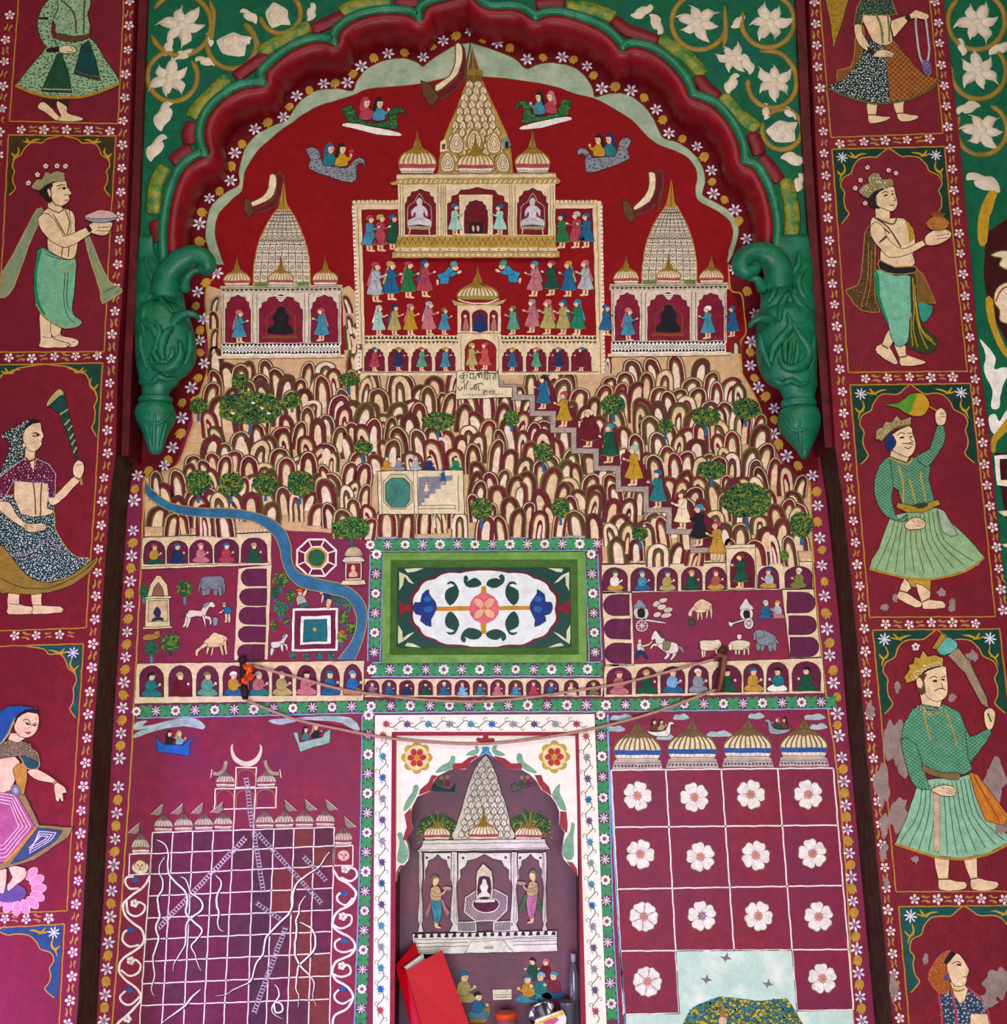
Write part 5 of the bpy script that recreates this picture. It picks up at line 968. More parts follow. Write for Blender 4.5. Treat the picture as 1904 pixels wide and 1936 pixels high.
t = swan_boat('grey swan-shaped boat carrying a blue-veiled woman and a man with a flower', (460, 0), SH, None, '#85868c', '', '', ['#55565c', '#3c3d44']); rider(t, 620, 1190, 'teal', 'blue', 1); rider(t, 705, 1195, 'yellow', 'dark', 1)
with t.part('flower') as s: s.ell('rose', 780, 1090, 20, 14)
t = swan_boat('grey swan-shaped boat carrying a woman in dark blue and a man in yellow', (900+.2626*(730+875*.92), -70*.2626, .2626, -.92), SH, None, '#85868c', '', '', ['#55565c', '#3c3d44']); rider(t, 620, 1190, 'teal', 'navy', 1); rider(t, 705, 1195, 'yellow', 'dark', 1)
# ---- court wall, main temple, gate
F1(); t = T('court_wall', 'white scalloped wall framing the temple court of the main temple', 'painted wall', None, at=(905, 705), h=.0006)
with t.part('wall_band') as s:
    s.poly(CRM, P("668,382 1137,380 1143,708 1129,708 1120,394 684,396 692,708 680,708")); s.line('gold', 2, P("668,382 680,708")); s.line('gold', 2, P("1137,380 1143,708")); s.line(OUT, 1, P("684,396 692,708")); s.line(OUT, 1, P("1120,394 1129,708")); s.line('gold', 1.6, P("676,390 686,706")); s.line('gold', 1.6, P("1129,388 1136,706"))
    for k in range(40):
        y = 388+k*8; s.poly('white', [(666+y*.037-14.8, y), (673+y*.037-14.8, y+3.5), (666+y*.037-14.8, y+7)], False); s.t.h -= DZ; s.poly('white', [(1139+y*.018-7, y), (1133+y*.018-7, y+3.5), (1139+y*.018-7, y+7)], False); s.t.h -= DZ
with t.part('scallops') as s:
    for k in range(58):
        x = 670+8*k; s.ell(CRM, x, 382, 4.2, 4.2, n=8, out='gold', ow=.8, skirt=False); s.t.h -= 2*DZ
    s.up(2)
t = T('arcade_wall', 'white arcade with eight bays at the foot of the temple court', 'painted arcade', None, at=(905, 708), h=.0007)
with t.part('parapet') as s:
    s.poly(CRM, P("688,634 1130,634 1132,652 688,654")); zig(s, OUT, 690, 1128, 641, 635, 60); zig(s, 'brown', 690, 1128, 645, 650, 56)
with t.part('bays') as s:
    s.poly(CRM, P("686,652 1132,650 1134,708 686,710"))
    for x in (708, 753, 797, 842, 969, 1014, 1056, 1099): p = cusp(x-19, x+19, 702, 657, 675); s.poly('#6a0c24', p); s.line(OUT, .8, p)
    s.line(OUT, 1, P("686,704 1132,703"))
LG = 'devotees standing in the court arcade'
for x, r, tu, d in ((708, 'rose', 'blue', 1), (753, 'navy', 'olive', 1), (797, 'mint', 'rose', 1), (842, 'sky', 'yellow', 1), (969, 'blue', 'yellow', -1), (1014, 'mint', 'pink', -1), (1056, 'navy', 'mint', -1), (1099, 'maroon', 'azure', -1)): devotee(x, 701, 44, r, tu, d, None, 'in the court arcade', LG, base=t.h)
RG = 'devotees praying in the temple court'
for x, y, h, r, tu, d, sa in ((699, 475, 68, 'sky', 'rose', 1, None), (719, 474, 68, 'rose', 'khaki', 1, None), (742, 472, 66, 'dgreen', 'blue', 1, None), (1063, 469, 66, 'green', 'navy', -1, None), (1090, 468, 68, 'rose', 'lgrey', -1, None), (1109, 468, 66, 'blue', 'blue', -1, None)): devotee(x, y, h, r, tu, d, sa, 'beside the main temple', RG)
for x, y, h, r, tu, d, sa in ((710, 570, 74, 'lgrey', 'rose', 1, 'pink'), (739, 567, 73, 'blue', 'khaki', 1, 'khaki'), (772, 563, 69, 'green', 'rose', 1, 'pink'), (803, 561, 69, 'rose', 'blue', 1, 'blue'), (1011, 560, 66, 'pink', 'sky', -1, 'grey'), (1043, 558, 66, 'dgreen', 'rose', -1, 'maroon'), (1075, 560, 66, 'blue', 'yellow', -1, 'khaki'), (1107, 559, 67, 'lgrey', 'pink', -1, 'pink')): devotee(x, y, h, r, tu, d, sa, 'below the main temple plinth', RG)
for x, y, h, r, tu, d, sa in ((716, 634, 57, 'paleg', 'paleg', 1, 'white'), (746, 634, 58, 'khaki', 'navy', 1, 'blue'), (776, 634, 60, 'yellow', 'pink', 1, 'pink'), (811, 633, 63, 'pink', 'lgrey', 1, 'lgrey'), (840, 632, 50, 'sky', 'olive', 1, None), (970, 632, 54, 'mint', 'olive', -1, 'dgreen'), (1006, 628, 62, 'pink', 'grey', -1, 'mauve'), (1036, 632, 66, 'khaki', 'pink', -1, 'pink'), (1065, 632, 65, 'khaki', 'blue', -1, 'blue'), (1092, 633, 67, 'jade', 'sky', -1, 'sky')): devotee(x, y, h, r, tu, d, sa, 'just above the court arcade', RG)
kneeler(848, 537, 38, '#2a87a8', 'mint', 1, 'blue-robed devotee kneeling toward the pavilion with hands joined'); kneeler(962, 534, 38, '#2a87a8', 'mint', -1, 'blue-robed devotee kneeling with feet toward the court wall')
# main temple
t = T('painted_temple', 'large painted temple with tall leaf-scaled spire and two white seated idols', 'painted temple', 'painted hill temples', at=(900, 486), h=.0008)
with t.part('spire') as s:
    Lp = smooth(P("829,330 832,295 840,262 852,232 868,195 883,152"), 4, False); Rp = smooth(P("969,330 966,290 958,255 945,225 928,190 912,152"), 4, False); s.poly('#b08c4a', Lp+Rp[::-1]); s.line('gold', 2, Lp); s.line('gold', 2, Rp)
for r_ in range(13):
    y = 160+r_*13.0; u = (y-152)/178; hw = 13+56*u**.9 if u > .02 else 12; cx = 897.5+u*1.5; n = max(2, int(hw*2/13))
    h0 = t.h
    for j in range(n):
        t.h = h0; x = cx-hw+2*hw*(j+.5)/n+(2 if r_ % 2 else -2)
        with t.part('scale') as s: q = [(x, y-11), (x-hw/n*.75, y-4), (x-hw/n*.95, y+3), (x, y+8), (x+hw/n*.95, y+3), (x+hw/n*.75, y-4)]; s.poly(CRM, q); s.line(OUT, 1, q, True); s.line('#8a6a3a', 1, [(x, y-6), (x, y+4)])
def lotus(x, y, w, h):
    with t.part('lotus_petal') as s:
        p = smooth([(x, y-h), (x-w*.42, y-h*.62), (x-w*.5, y-h*.3), (x-w*.3, y), (x+w*.3, y), (x+w*.5, y-h*.3), (x+w*.42, y-h*.62)], 3); s.poly('#a88238', p)
        for k in (.82, .55, .3): q = [(x+(a-x)*k, y-h*.45+(b-y+h*.45)*k) for a, b in p]; s.poly(CRM, q); s.line(OUT, .9, q, True)
for a in ((863, 292, 30, 46), (897, 285, 32, 44), (934, 292, 30, 46), (846, 327, 32, 44), (951, 327, 30, 42)): lotus(*a)
with t.part('finial') as s: s.poly('#6a4a1c', smooth(P("893,90 888,115 884,138 884,152 912,152 908,138 900,115"), 2)); s.poly('#8c6a1e', smooth(P("886,132 910,132 912,142 884,142"), 2)); s.line('gold', 1.5, P("893,95 896,150"))
with t.part('side_shrine') as s: s.poly(CRM, P("833,268 843,262 846,285 832,288")); s.poly('brown', P("836,272 842,272 842,282 836,282"))
with t.part('side_shrine') as s: s.poly('grey', P("950,265 960,258 966,275 952,284")); s.poly('dark', P("955,268 961,268 961,280 955,280"))
for cx, y, w, h, fn in ((789, 327, 72, 50, 32), (899, 326, 70, 42, 34), (1007, 326, 66, 48, 36)): dome(t, cx, y, w, h, fn, 'rose')
with t.part('cornice') as s:
    s.poly(CRM, P("750,329 1050,327 1052,336 750,338")); s.poly('#a88a4a', P("750,337 1052,335 1060,342 1056,348 740,350 738,346 750,342")); s.line(OUT, 1, P("750,330 1050,328"))
    for k in range(32): x = 754+9.4*k; s.poly(CRM, [(x, 346), (x+4, 340), (x+8, 340), (x+4, 346)], False); s.t.h -= DZ; s.ell(CRM, x, 333.5, 2.2, n=6, skirt=False); s.t.h -= DZ
    s.up(2)
with t.part('body') as s:
    s.poly(CRM, P("752,349 1050,347 1050,448 754,448"))
    for x0, x1, yt in ((766, 824, 358), (846, 960, 354), (978, 1036, 356)): p = cusp(x0, x1, 444, yt, 385); s.poly('#6e0a18', p); s.line(OUT, 1, p)
    for x in (757, 762, 828, 834, 838, 842, 964, 968, 974, 1041, 1046): s.line('#8a744c', 1.3, [(x, 350), (x, 446)])
def idol(x, label=None):
    with t.part('idol_arch') as s: p = smooth(P([(x-22, 430), (x-22, 392), (x-10, 382), (x, 366), (x+10, 382), (x+22, 392), (x+22, 430)]), 2, False); s.line('mauve', 2, p); s.line('khaki', 1, p)
    with t.part('throne') as s: s.poly('#9a8f70', [(x-23, 428), (x+23, 427), (x+21, 434), (x-21, 434)]); s.line(CRM, 2, [(x-18, 433), (x-20, 443)]); s.line(CRM, 2, [(x+18, 433), (x+20, 443)])
    with t.part('idol') as s:
        s.poly('#c8bdbd', smooth([(x-22, 427), (x-20, 416), (x-8, 410), (x-8, 400), (x-14, 410), (x-15, 398), (x-8, 390), (x-4, 388), (x-6, 380), (x, 374), (x+6, 380), (x+4, 388), (x+8, 390), (x+15, 398), (x+14, 410), (x+8, 400), (x+8, 410), (x+20, 416), (x+22, 427), (x, 424)], 2)); s.line('grey', .9, [(x-12, 418), (x, 414), (x+12, 418)]); s.line('grey', .9, smooth([(x-10, 400), (x-10, 410), (x, 413), (x+10, 410), (x+10, 400)], 3, False))
idol(793); idol(1007)
with t.part('inner_door') as s:
    s.poly(CRM, P("868,368 931,368 932,444 869,444")); p = cusp(878, 922, 442, 378, 398); s.poly('#620616', p); s.line(OUT, .8, p); s.poly('dark', P("887,420 913,420 913,441 887,441")); s.ell('pinkskin', 895, 432, 2.5, 6); s.ell('pinkskin', 904, 432, 2.5, 6)
with t.part('plinth') as s:
    s.poly('#b08a3a', P("752,447 1050,446 1052,470 748,470")); s.poly(CRM, P("750,468 1052,468 1056,476 744,477")); s.poly('#b89a5c', P("742,476 1058,475 1058,487 741,488"))
    for k in range(30): x = 750+10.2*k; s.line(OUT, .9, [(x, 450), (x+5, 462), (x+10, 450)]); s.t.h -= DZ; s.ell(CRM, x+2, 482, 3.4, 2.4, n=7, skirt=False); s.t.h -= DZ
    for k in range(16): s.ell('gold', 757+18.6*k, 472, 2.2, n=7, skirt=False); s.t.h -= DZ
    s.up(2); s.line(OUT, 1, P("742,476 1058,475")); s.line('brown', 1.2, P("741,488 1058,487"))
devotee(860, 444, 58, 'paleg', 'blue', 1, None, 'facing the left door post', 'temple attendants', base=t.h); devotee(945, 444, 58, 'paleg', 'blue', -1, None, 'facing the right door post', 'temple attendants', base=t.h)
# gate pavilion
t = T('gate_pavilion', 'domed cream gate pavilion standing over the court arcade', 'painted pavilion', None, at=(905, 702), h=.0009)
dome(t, 903, 572, 78, 38, 34, '#8c8a40', ribs=11, base=False)
with t.part('eave') as s: s.poly('#b89a5c', P("854,567 866,571 905,577 945,569 958,566 950,575 905,586 860,578")); s.line('white', 2, smooth(P("866,566 885,572 905,574 925,572 944,565"), 3, False)); s.line(OUT, 1, P("862,578 905,586 950,575"))
with t.part('upper_storey') as s:
    s.poly(CRM, P("865,578 947,578 947,634 865,634"))
    for x0, x1 in ((872, 888), (893, 922), (926, 941)): s.poly('#6e0c20', rnd(x0, x1, 626, 586, 596)); s.line(OUT, .7, rnd(x0, x1, 626, 586, 596))
    s.line(OUT, 1, P("865,630 947,630"))
with t.part('idol') as s: s.poly('navy', smooth(P("896,626 899,606 904,596 908,592 912,596 917,606 920,626"), 2))
with t.part('figure') as s: s.poly('#a86a5c', smooth(P("875,625 878,606 880,600 884,606 887,625"), 2)); s.ell(PS, 880, 598, 3)
with t.part('figure') as s: s.poly('#a86a5c', smooth(P("928,625 931,606 933,600 937,606 939,625"), 2)); s.ell(PS, 933, 598, 3)
with t.part('gate') as s: s.poly(CRM, P("866,634 948,632 948,704 866,706")); p = rnd(879, 938, 701, 641, 662); s.poly('#8c0c18', p); s.line(OUT, 1, p); s.line(OUT, .8, P("872,636 872,702")); s.line(OUT, .8, P("943,636 943,702"))
hb = t.h; devotee(892, 699, 50, 'khaki', 'khaki', 1, None, 'under the gate pavilion arch', 'figures under the gate pavilion', base=t.h); devotee(917, 699, 52, '#c05040', 'rose', -1, None, '', 'figures under the gate pavilion', base=t.h, lab='painted devotee in coral robe under the gate pavilion arch')
# ================================================================= HILL
F1()
HP = P("391,539 418,548 418,679 652,676 646,545 660,540 680,560 690,708 1143,708 1157,676 1376,672 1400,649 1405,709 1434,762 1449,814 1473,867 1507,901 1530,912 1534,1000 1540,1062 1140,1066 1138,1018 700,1018 690,1010 540,1003 513,1003 274,1017 273,904 289,898 336,880 365,799 360,754 378,744 394,688 394,644 389,591")
hill = T('painted_hill', 'painted rocky hill of nested cream, maroon and olive arches below the temples', 'painted hill', None, at=(900, 1018), h=.0003)
with hill.part('ground') as s: s.poly('#c9a276', HP)
rn = random.Random(21); RC = ['#5c101c', '#6b1220', '#5a2c20']; OL = ['#5a5226', '#566228', '#4a3a22', '#625c2c']; CR2 = ['#e2c09a', '#e6c8ae', '#dcb68c']
def arch(x, y, w, h, lean, k, kh, n=3):
    a = w/2*k; t_ = h*kh
    return smooth([(x-a, y), (x-a*.98+lean*.4, y-t_*.55), (x-a*.72+lean*.8, y-t_*.87), (x+lean, y-t_), (x+a*.72+lean*.8, y-t_*.87), (x+a*.98+lean*.4, y-t_*.55), (x+a, y)], n, False)
rocks = []
y = 560; row = 0
while y < 1085:
    x = 262+(row % 2)*19
    while x < 1545:
        cx, cy = x+rn.uniform(-9, 9), y+rn.uniform(-8, 8); w = rn.uniform(28, 46); h = rn.uniform(38, 66)
        if inside((cx, cy-h*.75), HP) and inside((cx, cy-h*.2), HP) and inside((cx-w*.3, cy-h*.5), HP) and inside((cx+w*.3, cy-h*.5), HP) and (cy > 724 or cx < 412 or 648 < cx < 676 or cx > 1380) and not (710 < cx < 880 and 900 < cy-10 < 980): rocks.append((cx, cy, w, h))
        x += 37
    y += 24; row += 1
rocks += [(404, 588, 17, 30), (405, 622, 18, 34), (404, 655, 18, 36), (403, 688, 20, 38), (661, 592, 16, 34), (664, 632, 17, 38), (668, 668, 18, 38), (671, 704, 18, 40), (1150, 706, 14, 34), (1392, 668, 18, 26)]
rocks.sort(key=lambda r: r[1])
def rockshape(s, r, z):
    x, y, w, h = r; lean = rn.uniform(-9, 9); s.lock = True; hb = .0006+z*.0000075; c1, c2, c3, c4 = rn.choice(OL), rn.choice(RC), rn.choice(CR2), rn.choice(CR2)
    q = rn.random()
    if q < .45: seq = ((1.0, 1.0, c1), (.86, .955, c3), (.77, .925, c2), (.46, .80, c1), (.34, .72, c4))
    elif q < .75: seq = ((1.0, 1.0, c1), (.84, .95, c2), (.52, .82, c1), (.4, .76, c3))
    elif q < .9: seq = ((1.0, 1.0, c2), (.70, .90, c1), (.56, .84, c4), (.3, .66, c2), (.16, .5, c3))
    else: seq = ((1.0, 1.0, c1), (.85, .95, c4), (.5, .8, c2), (.36, .72, c1), (.2, .6, c3))
    for i, (k, kh, c) in enumerate(seq): hill.h = hb+.00003*i; s.poly(c, arch(x, y, w, h, lean, k, kh), i == 0)
big = sorted(range(len(rocks)), key=lambda i: -rocks[i][2]*rocks[i][3]); keep = set(big[:300])
for z, r in enumerate(rocks):
    if z in keep:
        with hill.part('rock') as s: rockshape(s, r, z)
if len(rocks) > 300:
    with hill.part('more_rocks', kind='stuff') as s:
        for z, r in enumerate(rocks):
            if z not in keep: rockshape(s, r, z)
HZ = .0006+len(rocks)*.0000075+.0004
def field(name, label, col, pts, h, cat='painting'):
    F1(); t = T(name, label, cat, None, at=(P(pts)[0]), h=h)
    with t.part('field') as s: s.poly(col, P(pts))
    return t
# stairway with its dark ground
F(800, 460)
t = T('stairway', 'grey zigzag stairway climbing the hill from the terrace gate to the court', 'painted stairs', None, at=(1400, 2330), h=HZ)
ST = "560,985 560,1035 655,1035 655,1110 785,1110 785,1225 935,1225 935,1345 1085,1345 1085,1495 1245,1495 1245,1620 1405,1620 1405,1770 1605,1770 1605,1920 1770,1920 1770,2075 1945,2075 1945,2210 2130,2210"
GP = P("600,1020 680,1090 800,1090 810,990 900,960 950,1060 980,1190 1090,1180 1120,1330 1200,1180 1270,1330 1290,1480 1400,1330 1420,1600 1460,1480 1600,1600 1640,1760 1720,1640 1790,1900 1830,1790 1960,1900 1990,2060 2010,1930 2110,2010 2140,2200 2130,2225 1945,2210 1945,2075 1770,2075 1770,1920 1605,1920 1605,1770 1405,1770 1405,1620 1245,1620 1245,1495 1085,1495 1085,1345 935,1345 935,1225 785,1225 785,1110 655,1110")
with t.part('dark_ground') as s: s.poly('#5e0f22', GP)
with t.part('steps') as s: s.line('#4a3a34', 11.5, P(ST)); s.line('#a08c80', 9.5, P(ST))
with t.part('steps_grain', kind='stuff') as s: s.dots('#d8c4b4', [(a[0], a[1]) for a in P(ST)]+[(a[0]+4, a[1]+4) for a in P(ST)[::-1]], 5, .9, .4, 2)
for x, y, h, r, tu, sa, lb in ((865, 1190, 61, 'blue', 'dark', 'sky', ''), (1015, 1320, 66, 'yellow', 'rose', None, ''), (1195, 1465, 70, 'maroon', 'cream', None, ''), (1345, 1580, 74, 'dgreen', 'sky', None, ''), (1518, 1742, 75, 'yellow', 'paleg', None, ''), (1692, 1904, 72, 'teal', 'blue', None, ''), (1868, 2055, 72, 'cream', 'brown', 'brown', ''), (1988, 2176, 78, 'black', 'sky', None, ''), (2116, 2280, 74, 'ochre', 'rose', None, '')):
    F(800, 460); q = P([(x, y)])[0]; devotee(q[0], q[1], h, r, tu, -1, sa, 'climbing the painted stairway', 'pilgrims on the stairway', base=HZ+.0008)
# inscription at the head of the stairs
F(850, 690, 150/1904); t = T('painted_inscription', 'cream painted label with handwritten Devanagari words at the head of the stairway', 'inscription', None, at=(700, 800), h=HZ+.0003)
with t.part('label_field') as s: s.fill('#dccaa4', "165,180 230,140 1170,140 1180,520 1500,530 1500,775 150,825", 0, OUT, 1.2)
def ink(t, nm, w, *ls):
    with t.part(nm) as s:
        for l in ls: s.stroke(OUT, w, l, 3)
ink(t, 'lettering', 1.3, "300,195 450,180", "345,190 340,330", "340,250 270,260 255,300 300,325 340,270 400,235 440,260 400,320", "340,330 345,390 300,425 280,415", "440,150 455,170", "480,215 500,205 510,250 495,290 490,320 550,315", "575,205 570,355", "560,200 590,200", "470,205 600,195", "700,215 650,260 610,300 640,340", "690,230 720,290 700,310", "700,290 720,230 760,220 780,270 765,320", "650,205 800,190", "835,190 830,350", "830,190 860,165 920,165 930,190", "870,210 870,300 880,345 910,330", "920,190 915,350", "970,190 965,350", "840,195 1160,190", "1040,215 1080,230 1060,290 1030,300 1070,360", "1110,200 1105,345", "1150,200 1160,170 1140,150")
ink(t, 'lettering', 1.3, "210,520 215,580 250,600 290,570 290,530", "290,550 340,540", "355,440 355,600", "400,480 400,600", "400,480 430,430 440,390", "500,545 500,580 550,570 600,500 640,480", "600,510 600,580 640,570 650,480", "700,480 690,590 720,600", "600,470 760,440 820,470")
ink(t, 'lettering', 1.1, "795,610 850,600 870,630 800,660 850,690 860,700", "900,600 895,680", "930,650 950,640 945,670", "985,600 980,690 1000,710", "1000,640 1030,630", "1050,610 1040,690", "1085,600 1075,690")
with t.part('small_lettering') as s:
    for k in range(14): s.stroke('brown', .9, [(320+70*k, 730-2*k), (345+70*k, 715-2*k), (365+70*k, 740-2*k)], 2)
# ---- trees
G1 = ['#3f6a24', '#7c8a22', '#8c7e22', '#254f2a', '#1d4a3a']
def tree(x, y, rx, ry, label, trunk=24, tc='blue', cols=None, seed=1, group='painted trees', h=None, fruit=True, fan=False):
    F1(); t = T('painted_tree', label, 'painted tree', group, at=(x, y+ry+trunk*.5), h=h or HZ+.0003)
    with t.part('trunk') as s:
        s.poly(tc, [(x-2.5, y+ry+trunk*.6), (x-2, y), (x+2, y), (x+3, y+ry+trunk*.6)]); s.line(tc, 2, [(x, y+ry*.7), (x-rx*.4, y+ry*.1)]); s.line(tc, 2, [(x, y+ry*.6), (x+rx*.4, y)])
    rr = random.Random(seed*13+int(x)); n = max(10, int(rx/2.2)); pts = [(x+rx*math.cos(6.283*i/n)*rr.uniform(.9, 1.08), y+ry*math.sin(6.283*i/n)*rr.uniform(.9, 1.08)) for i in range(n)]
    with t.part('crown') as s: p = smooth(pts, 2); s.poly('#1f4426', p); s.line('#35502a', 1, p, True)
    with t.part('leaves', parent=s.o, kind='stuff') as s: s.dots(cols or G1, p, 4.6, 2.1, .45, seed, 1.3); s.dots(cols or G1, p, 6.5, 1.7, .45, seed+4, 1.0)
    return t
TR = [(473, 771, 62, 32, 'broad spreading tree with white birds on the hill, left of the rocks', 30), (375, 768, 16, 15, 'small round tree at the hill edge beside the left pendant tip', 22), (453, 722, 15, 15, 'small round tree just above the broad spreading tree', 18), (552, 757, 17, 15, 'small round tree to the right of the broad spreading tree', 12), (660, 718, 22, 12, 'flat-topped tree under the corner of the court wall', 26), (828, 796, 30, 16, 'fan-shaped tree on the hill below the court arcade', 26), (686, 846, 18, 14, 'bluish round tree left of the step-well', 30),
      (375, 912, 25, 24, 'round yellow-green tree by the upper river bend', 24), (437, 916, 24, 23, 'dark round tree, second of four above the river', 22), (502, 916, 24, 22, 'round tree inside a maroon arch above the river', 16), (567, 914, 26, 25, 'round tree with one yellow branch, last of four above the river', 26), (1160, 764, 23, 19, 'round tree with blue trunk right of the first stair climbers', 24), (967, 790, 15, 14, 'small round tree left of the second stair', 20), (1027, 856, 20, 17, 'round tree with long blue trunk left of the stairway', 32), (910, 962, 22, 20, 'round tree with thick blue trunk above the tile panel', 30), (1060, 960, 17, 19, 'small tree above the tile panel, nearer the stairs', 24),
      (1258, 806, 15, 14, 'small round tree between stairway and right temple', 18), (1335, 788, 27, 18, 'oval tree with blue trunk below the right temple', 30), (1410, 772, 27, 20, 'oval leaning tree at the hill edge beside the right pendant', 24), (1345, 889, 27, 18, 'oval tree right of the stair climbers', 18), (1412, 946, 46, 33, 'large tree with blue trunk on the right slope', 42), (1515, 992, 22, 24, 'round tree at the right foot of the hill', 24), (1210, 1008, 14, 14, 'small tree at the foot of the stairway', 24)]
for i, (x, y, rx, ry, lb, tk) in enumerate(TR): tree(x, y, rx, ry, lb, tk, 'blue' if i > 1 else '#2a5a78', None, i)
tree(1483, 1050, 9, 9, 'tiny bright green bush on the terrace roof', 4, 'olive', ['#7a9a22', '#5c8a1c'], 40)
tree(665, 999, 36, 21, 'broad green tree over the little domed shrine', 60, '#2a5a78', ['#2c5a26', '#4f7a30', '#6a8a2a'], 41)
F1(); t = T('painted_bird_flock', 'little white birds perched in the broad spreading tree', 'birds', None, at=(473, 770), h=HZ+.0014)
for x, y in ((440, 782), (478, 763), (507, 782), (495, 772)):
    with t.part('bird') as s: s.poly('white', [(x-5, y-1), (x+1, y-3), (x+5, y-1), (x+1, y+2)]); s.line('white', 1.3, [(x, y), (x-2, y-5)])
# ---- step-well
F(660, 880); t = T('step_well', 'cream step-well panel with a green octagonal pool and a flight of steps', 'painted pool', None, at=(520, 350), h=HZ+.0002)
with t.part('frame') as s: s.fill('#dcc8a0', "203,40 822,32 830,350 215,352", 0, OUT, 1.2); s.stroke(OUT, 1, "230,42 238,350"); s.stroke(OUT, 1, "462,40 470,350"); s.stroke(OUT, 1, "490,40 498,350"); s.stroke(OUT, 1, "785,70 790,335"); s.stroke(OUT, 1, "500,290 760,285 765,310 500,312")
with t.part('rim') as s: s.fill('#cdb88c', "245,120 300,65 400,65 452,120 455,260 400,312 300,312 248,260", 0, OUT, 1.1)
with t.part('pool') as s: s.fill(paint('#1f6a58', .4, .3, .2, 20, 0, .4, '#3a8a74', .45, .7, 18.), "260,130 305,92 395,92 438,130 440,250 400,300 305,300 262,250", 0, OUT, 1)
with t.part('steps') as s: s.fill('#7c7c84', "498,85 745,72 745,110 700,110 700,140 660,140 660,170 620,170 620,205 580,205 580,235 545,235 545,265 520,265 520,290 498,290", 0)
F1()
devotee(806, 933, 22, 'cream', 'khaki', 1, None, 'going down the well steps', 'bathers at the step-well', base=HZ+.0012); devotee(838, 914, 26, 'blue', 'blue', -1, None, 'on the well steps', 'bathers at the step-well', base=HZ+.0012)
for x, r, tu in ((731, 'ochre', 'blue'), (754, 'grey', 'dark'), (786, 'lgrey', 'grey'), (812, 'navy', 'dark'), (862, 'jade', 'dgreen')): sitter(x, 889, 27, r, tu, 1, 'behind the step-well', 'sitters behind the step-well', base=HZ+.0008)
# ---- river
RT = "274,909 292,930 324,951 377,960 434,961 482,969 513,980 539,1003 550,1032 552,1059 566,1082 608,1095 644,1103 673,1119 692,1145 694,1174 686,1211 671,1248"; RBm = "639,1246 660,1219 673,1190 671,1156 655,1132 621,1122 571,1111 545,1090 534,1064 529,1038 516,1011 487,990 450,981 387,978 335,971 298,954 274,933"
t = T('painted_river', 'blue painted river winding from the hill edge down past the tanks', 'painted river', None, at=(655, 1248), h=HZ+.0002)
mriv = paint('#125a80', .5, .25, .3, 30, 0, .35, '#2a7a96', .5, .8, 14.)
with t.part('water') as s: a = smooth(P(RT), 3, False); b = smooth(P(RBm), 3, False); s.poly(mriv, a+b); s.line('ochre', 1.6, a); s.line('khaki', 1.4, b)
# ================================================================= LOWER REGISTERS (terraces, tanks, tile panel, green flower strips)
F1(); LH = .0006
def bays(label, fr, frame, arches, tops, bot, col='#5e1836', zz=None, cat='painted arcade'):
    """arcade: frame polygon in frame units; arches = list of (x0, x1, yt, yb)"""
    F(*fr); t = T('painted_arcade', label, cat, 'painted terrace arcades', at=(arches[0][0], arches[0][3]), h=LH)
    with t.part('wall') as s: s.fill(CRM, frame, 0, OUT, 1)
    for x0, x1, yt, yb in arches:
        F1(); q = (lambda a, b: (fr[0]+a*.2626, fr[1]+b*.2626)); A = q(x0, yt); B = q(x1, yb)
        with t.part('bay') as s: p = rnd(A[0], B[0], B[1], A[1], A[1]+(B[1]-A[1])*.42); s.poly(col, p); s.line(OUT, .9, p)
    if zz:
        with t.part('crest') as s:
            F(*fr); (xa, ya), (xb, yb) = P([zz[0], zz[1]]); F1(); n = 34
            for k in range(n): u = k/n; u2 = (k+1)/n; x = xa+(xb-xa)*u; x2 = xa+(xb-xa)*u2; y = ya+(yb-ya)*u; s.poly(CRM, [(x, y), ((x+x2)/2, y-7), (x2, y)], False); s.t.h -= DZ
            s.up(); s.line(OUT, 1, [(xa, ya), (xb, yb)])
    return t
def lobes(label, fr, poly, items, col='#5e1a3c'):
    F(*fr); t = T('side_bays', label, 'painted arcade', 'sideways bays of the terraces', at=items[0][:2], h=LH)
    with t.part('wall') as s: s.fill(CRM, poly, 0, OUT, 1)
    for x0, y0, x1, y1, d in items:
        r = (y1-y0)/2; cx = x0+r if d < 0 else x1-r; cy = (y0+y1)/2
        arc = [(cx+d*r*math.sin(math.pi*i/8), cy-r*math.cos(math.pi*i/8)) for i in range(9)]; far = x1 if d < 0 else x0
        with t.part('bay') as s: s.fill(col, [(far, y0)]+arc+[(far, y1)], 0, OUT, 1)
    return t
FL = (240, 880)
ar = [(120, 275, 540, 712), (288, 440, 542, 708), (450, 615, 535, 704), (630, 805, 528, 702), (822, 1010, 520, 700)]
t = bays('cream arcade of five bays on the left terrace under the river', FL, "110,520 1040,482 1040,712 100,745", ar, 0, 0, zz=((125, 512), (1030, 478)))
for (x0, x1, yt, yb), r, tu, lp in zip(ar, ('ochre', 'navy', 'pink', 'rose', 'dgreen'), ('rose', 'blue', 'pink', 'azure', 'khaki'), ('dgreen', None, None, None, None)):
    F(*FL); q = P([((x0+x1)/2, yb-6)])[0]; sitter(q[0], q[1], 37, r, tu, 1, 'in the left upper terrace arcade', 'sitters in the left upper arcade', lap=lp, base=t.h)
with t.part('bead_course') as s: F(*FL); s.stroke(CRM, 5, "105,738 1030,706"); s.stroke(OUT, .9, "105,748 1030,716"); s.stroke(OUT, .9, "105,730 1030,698")
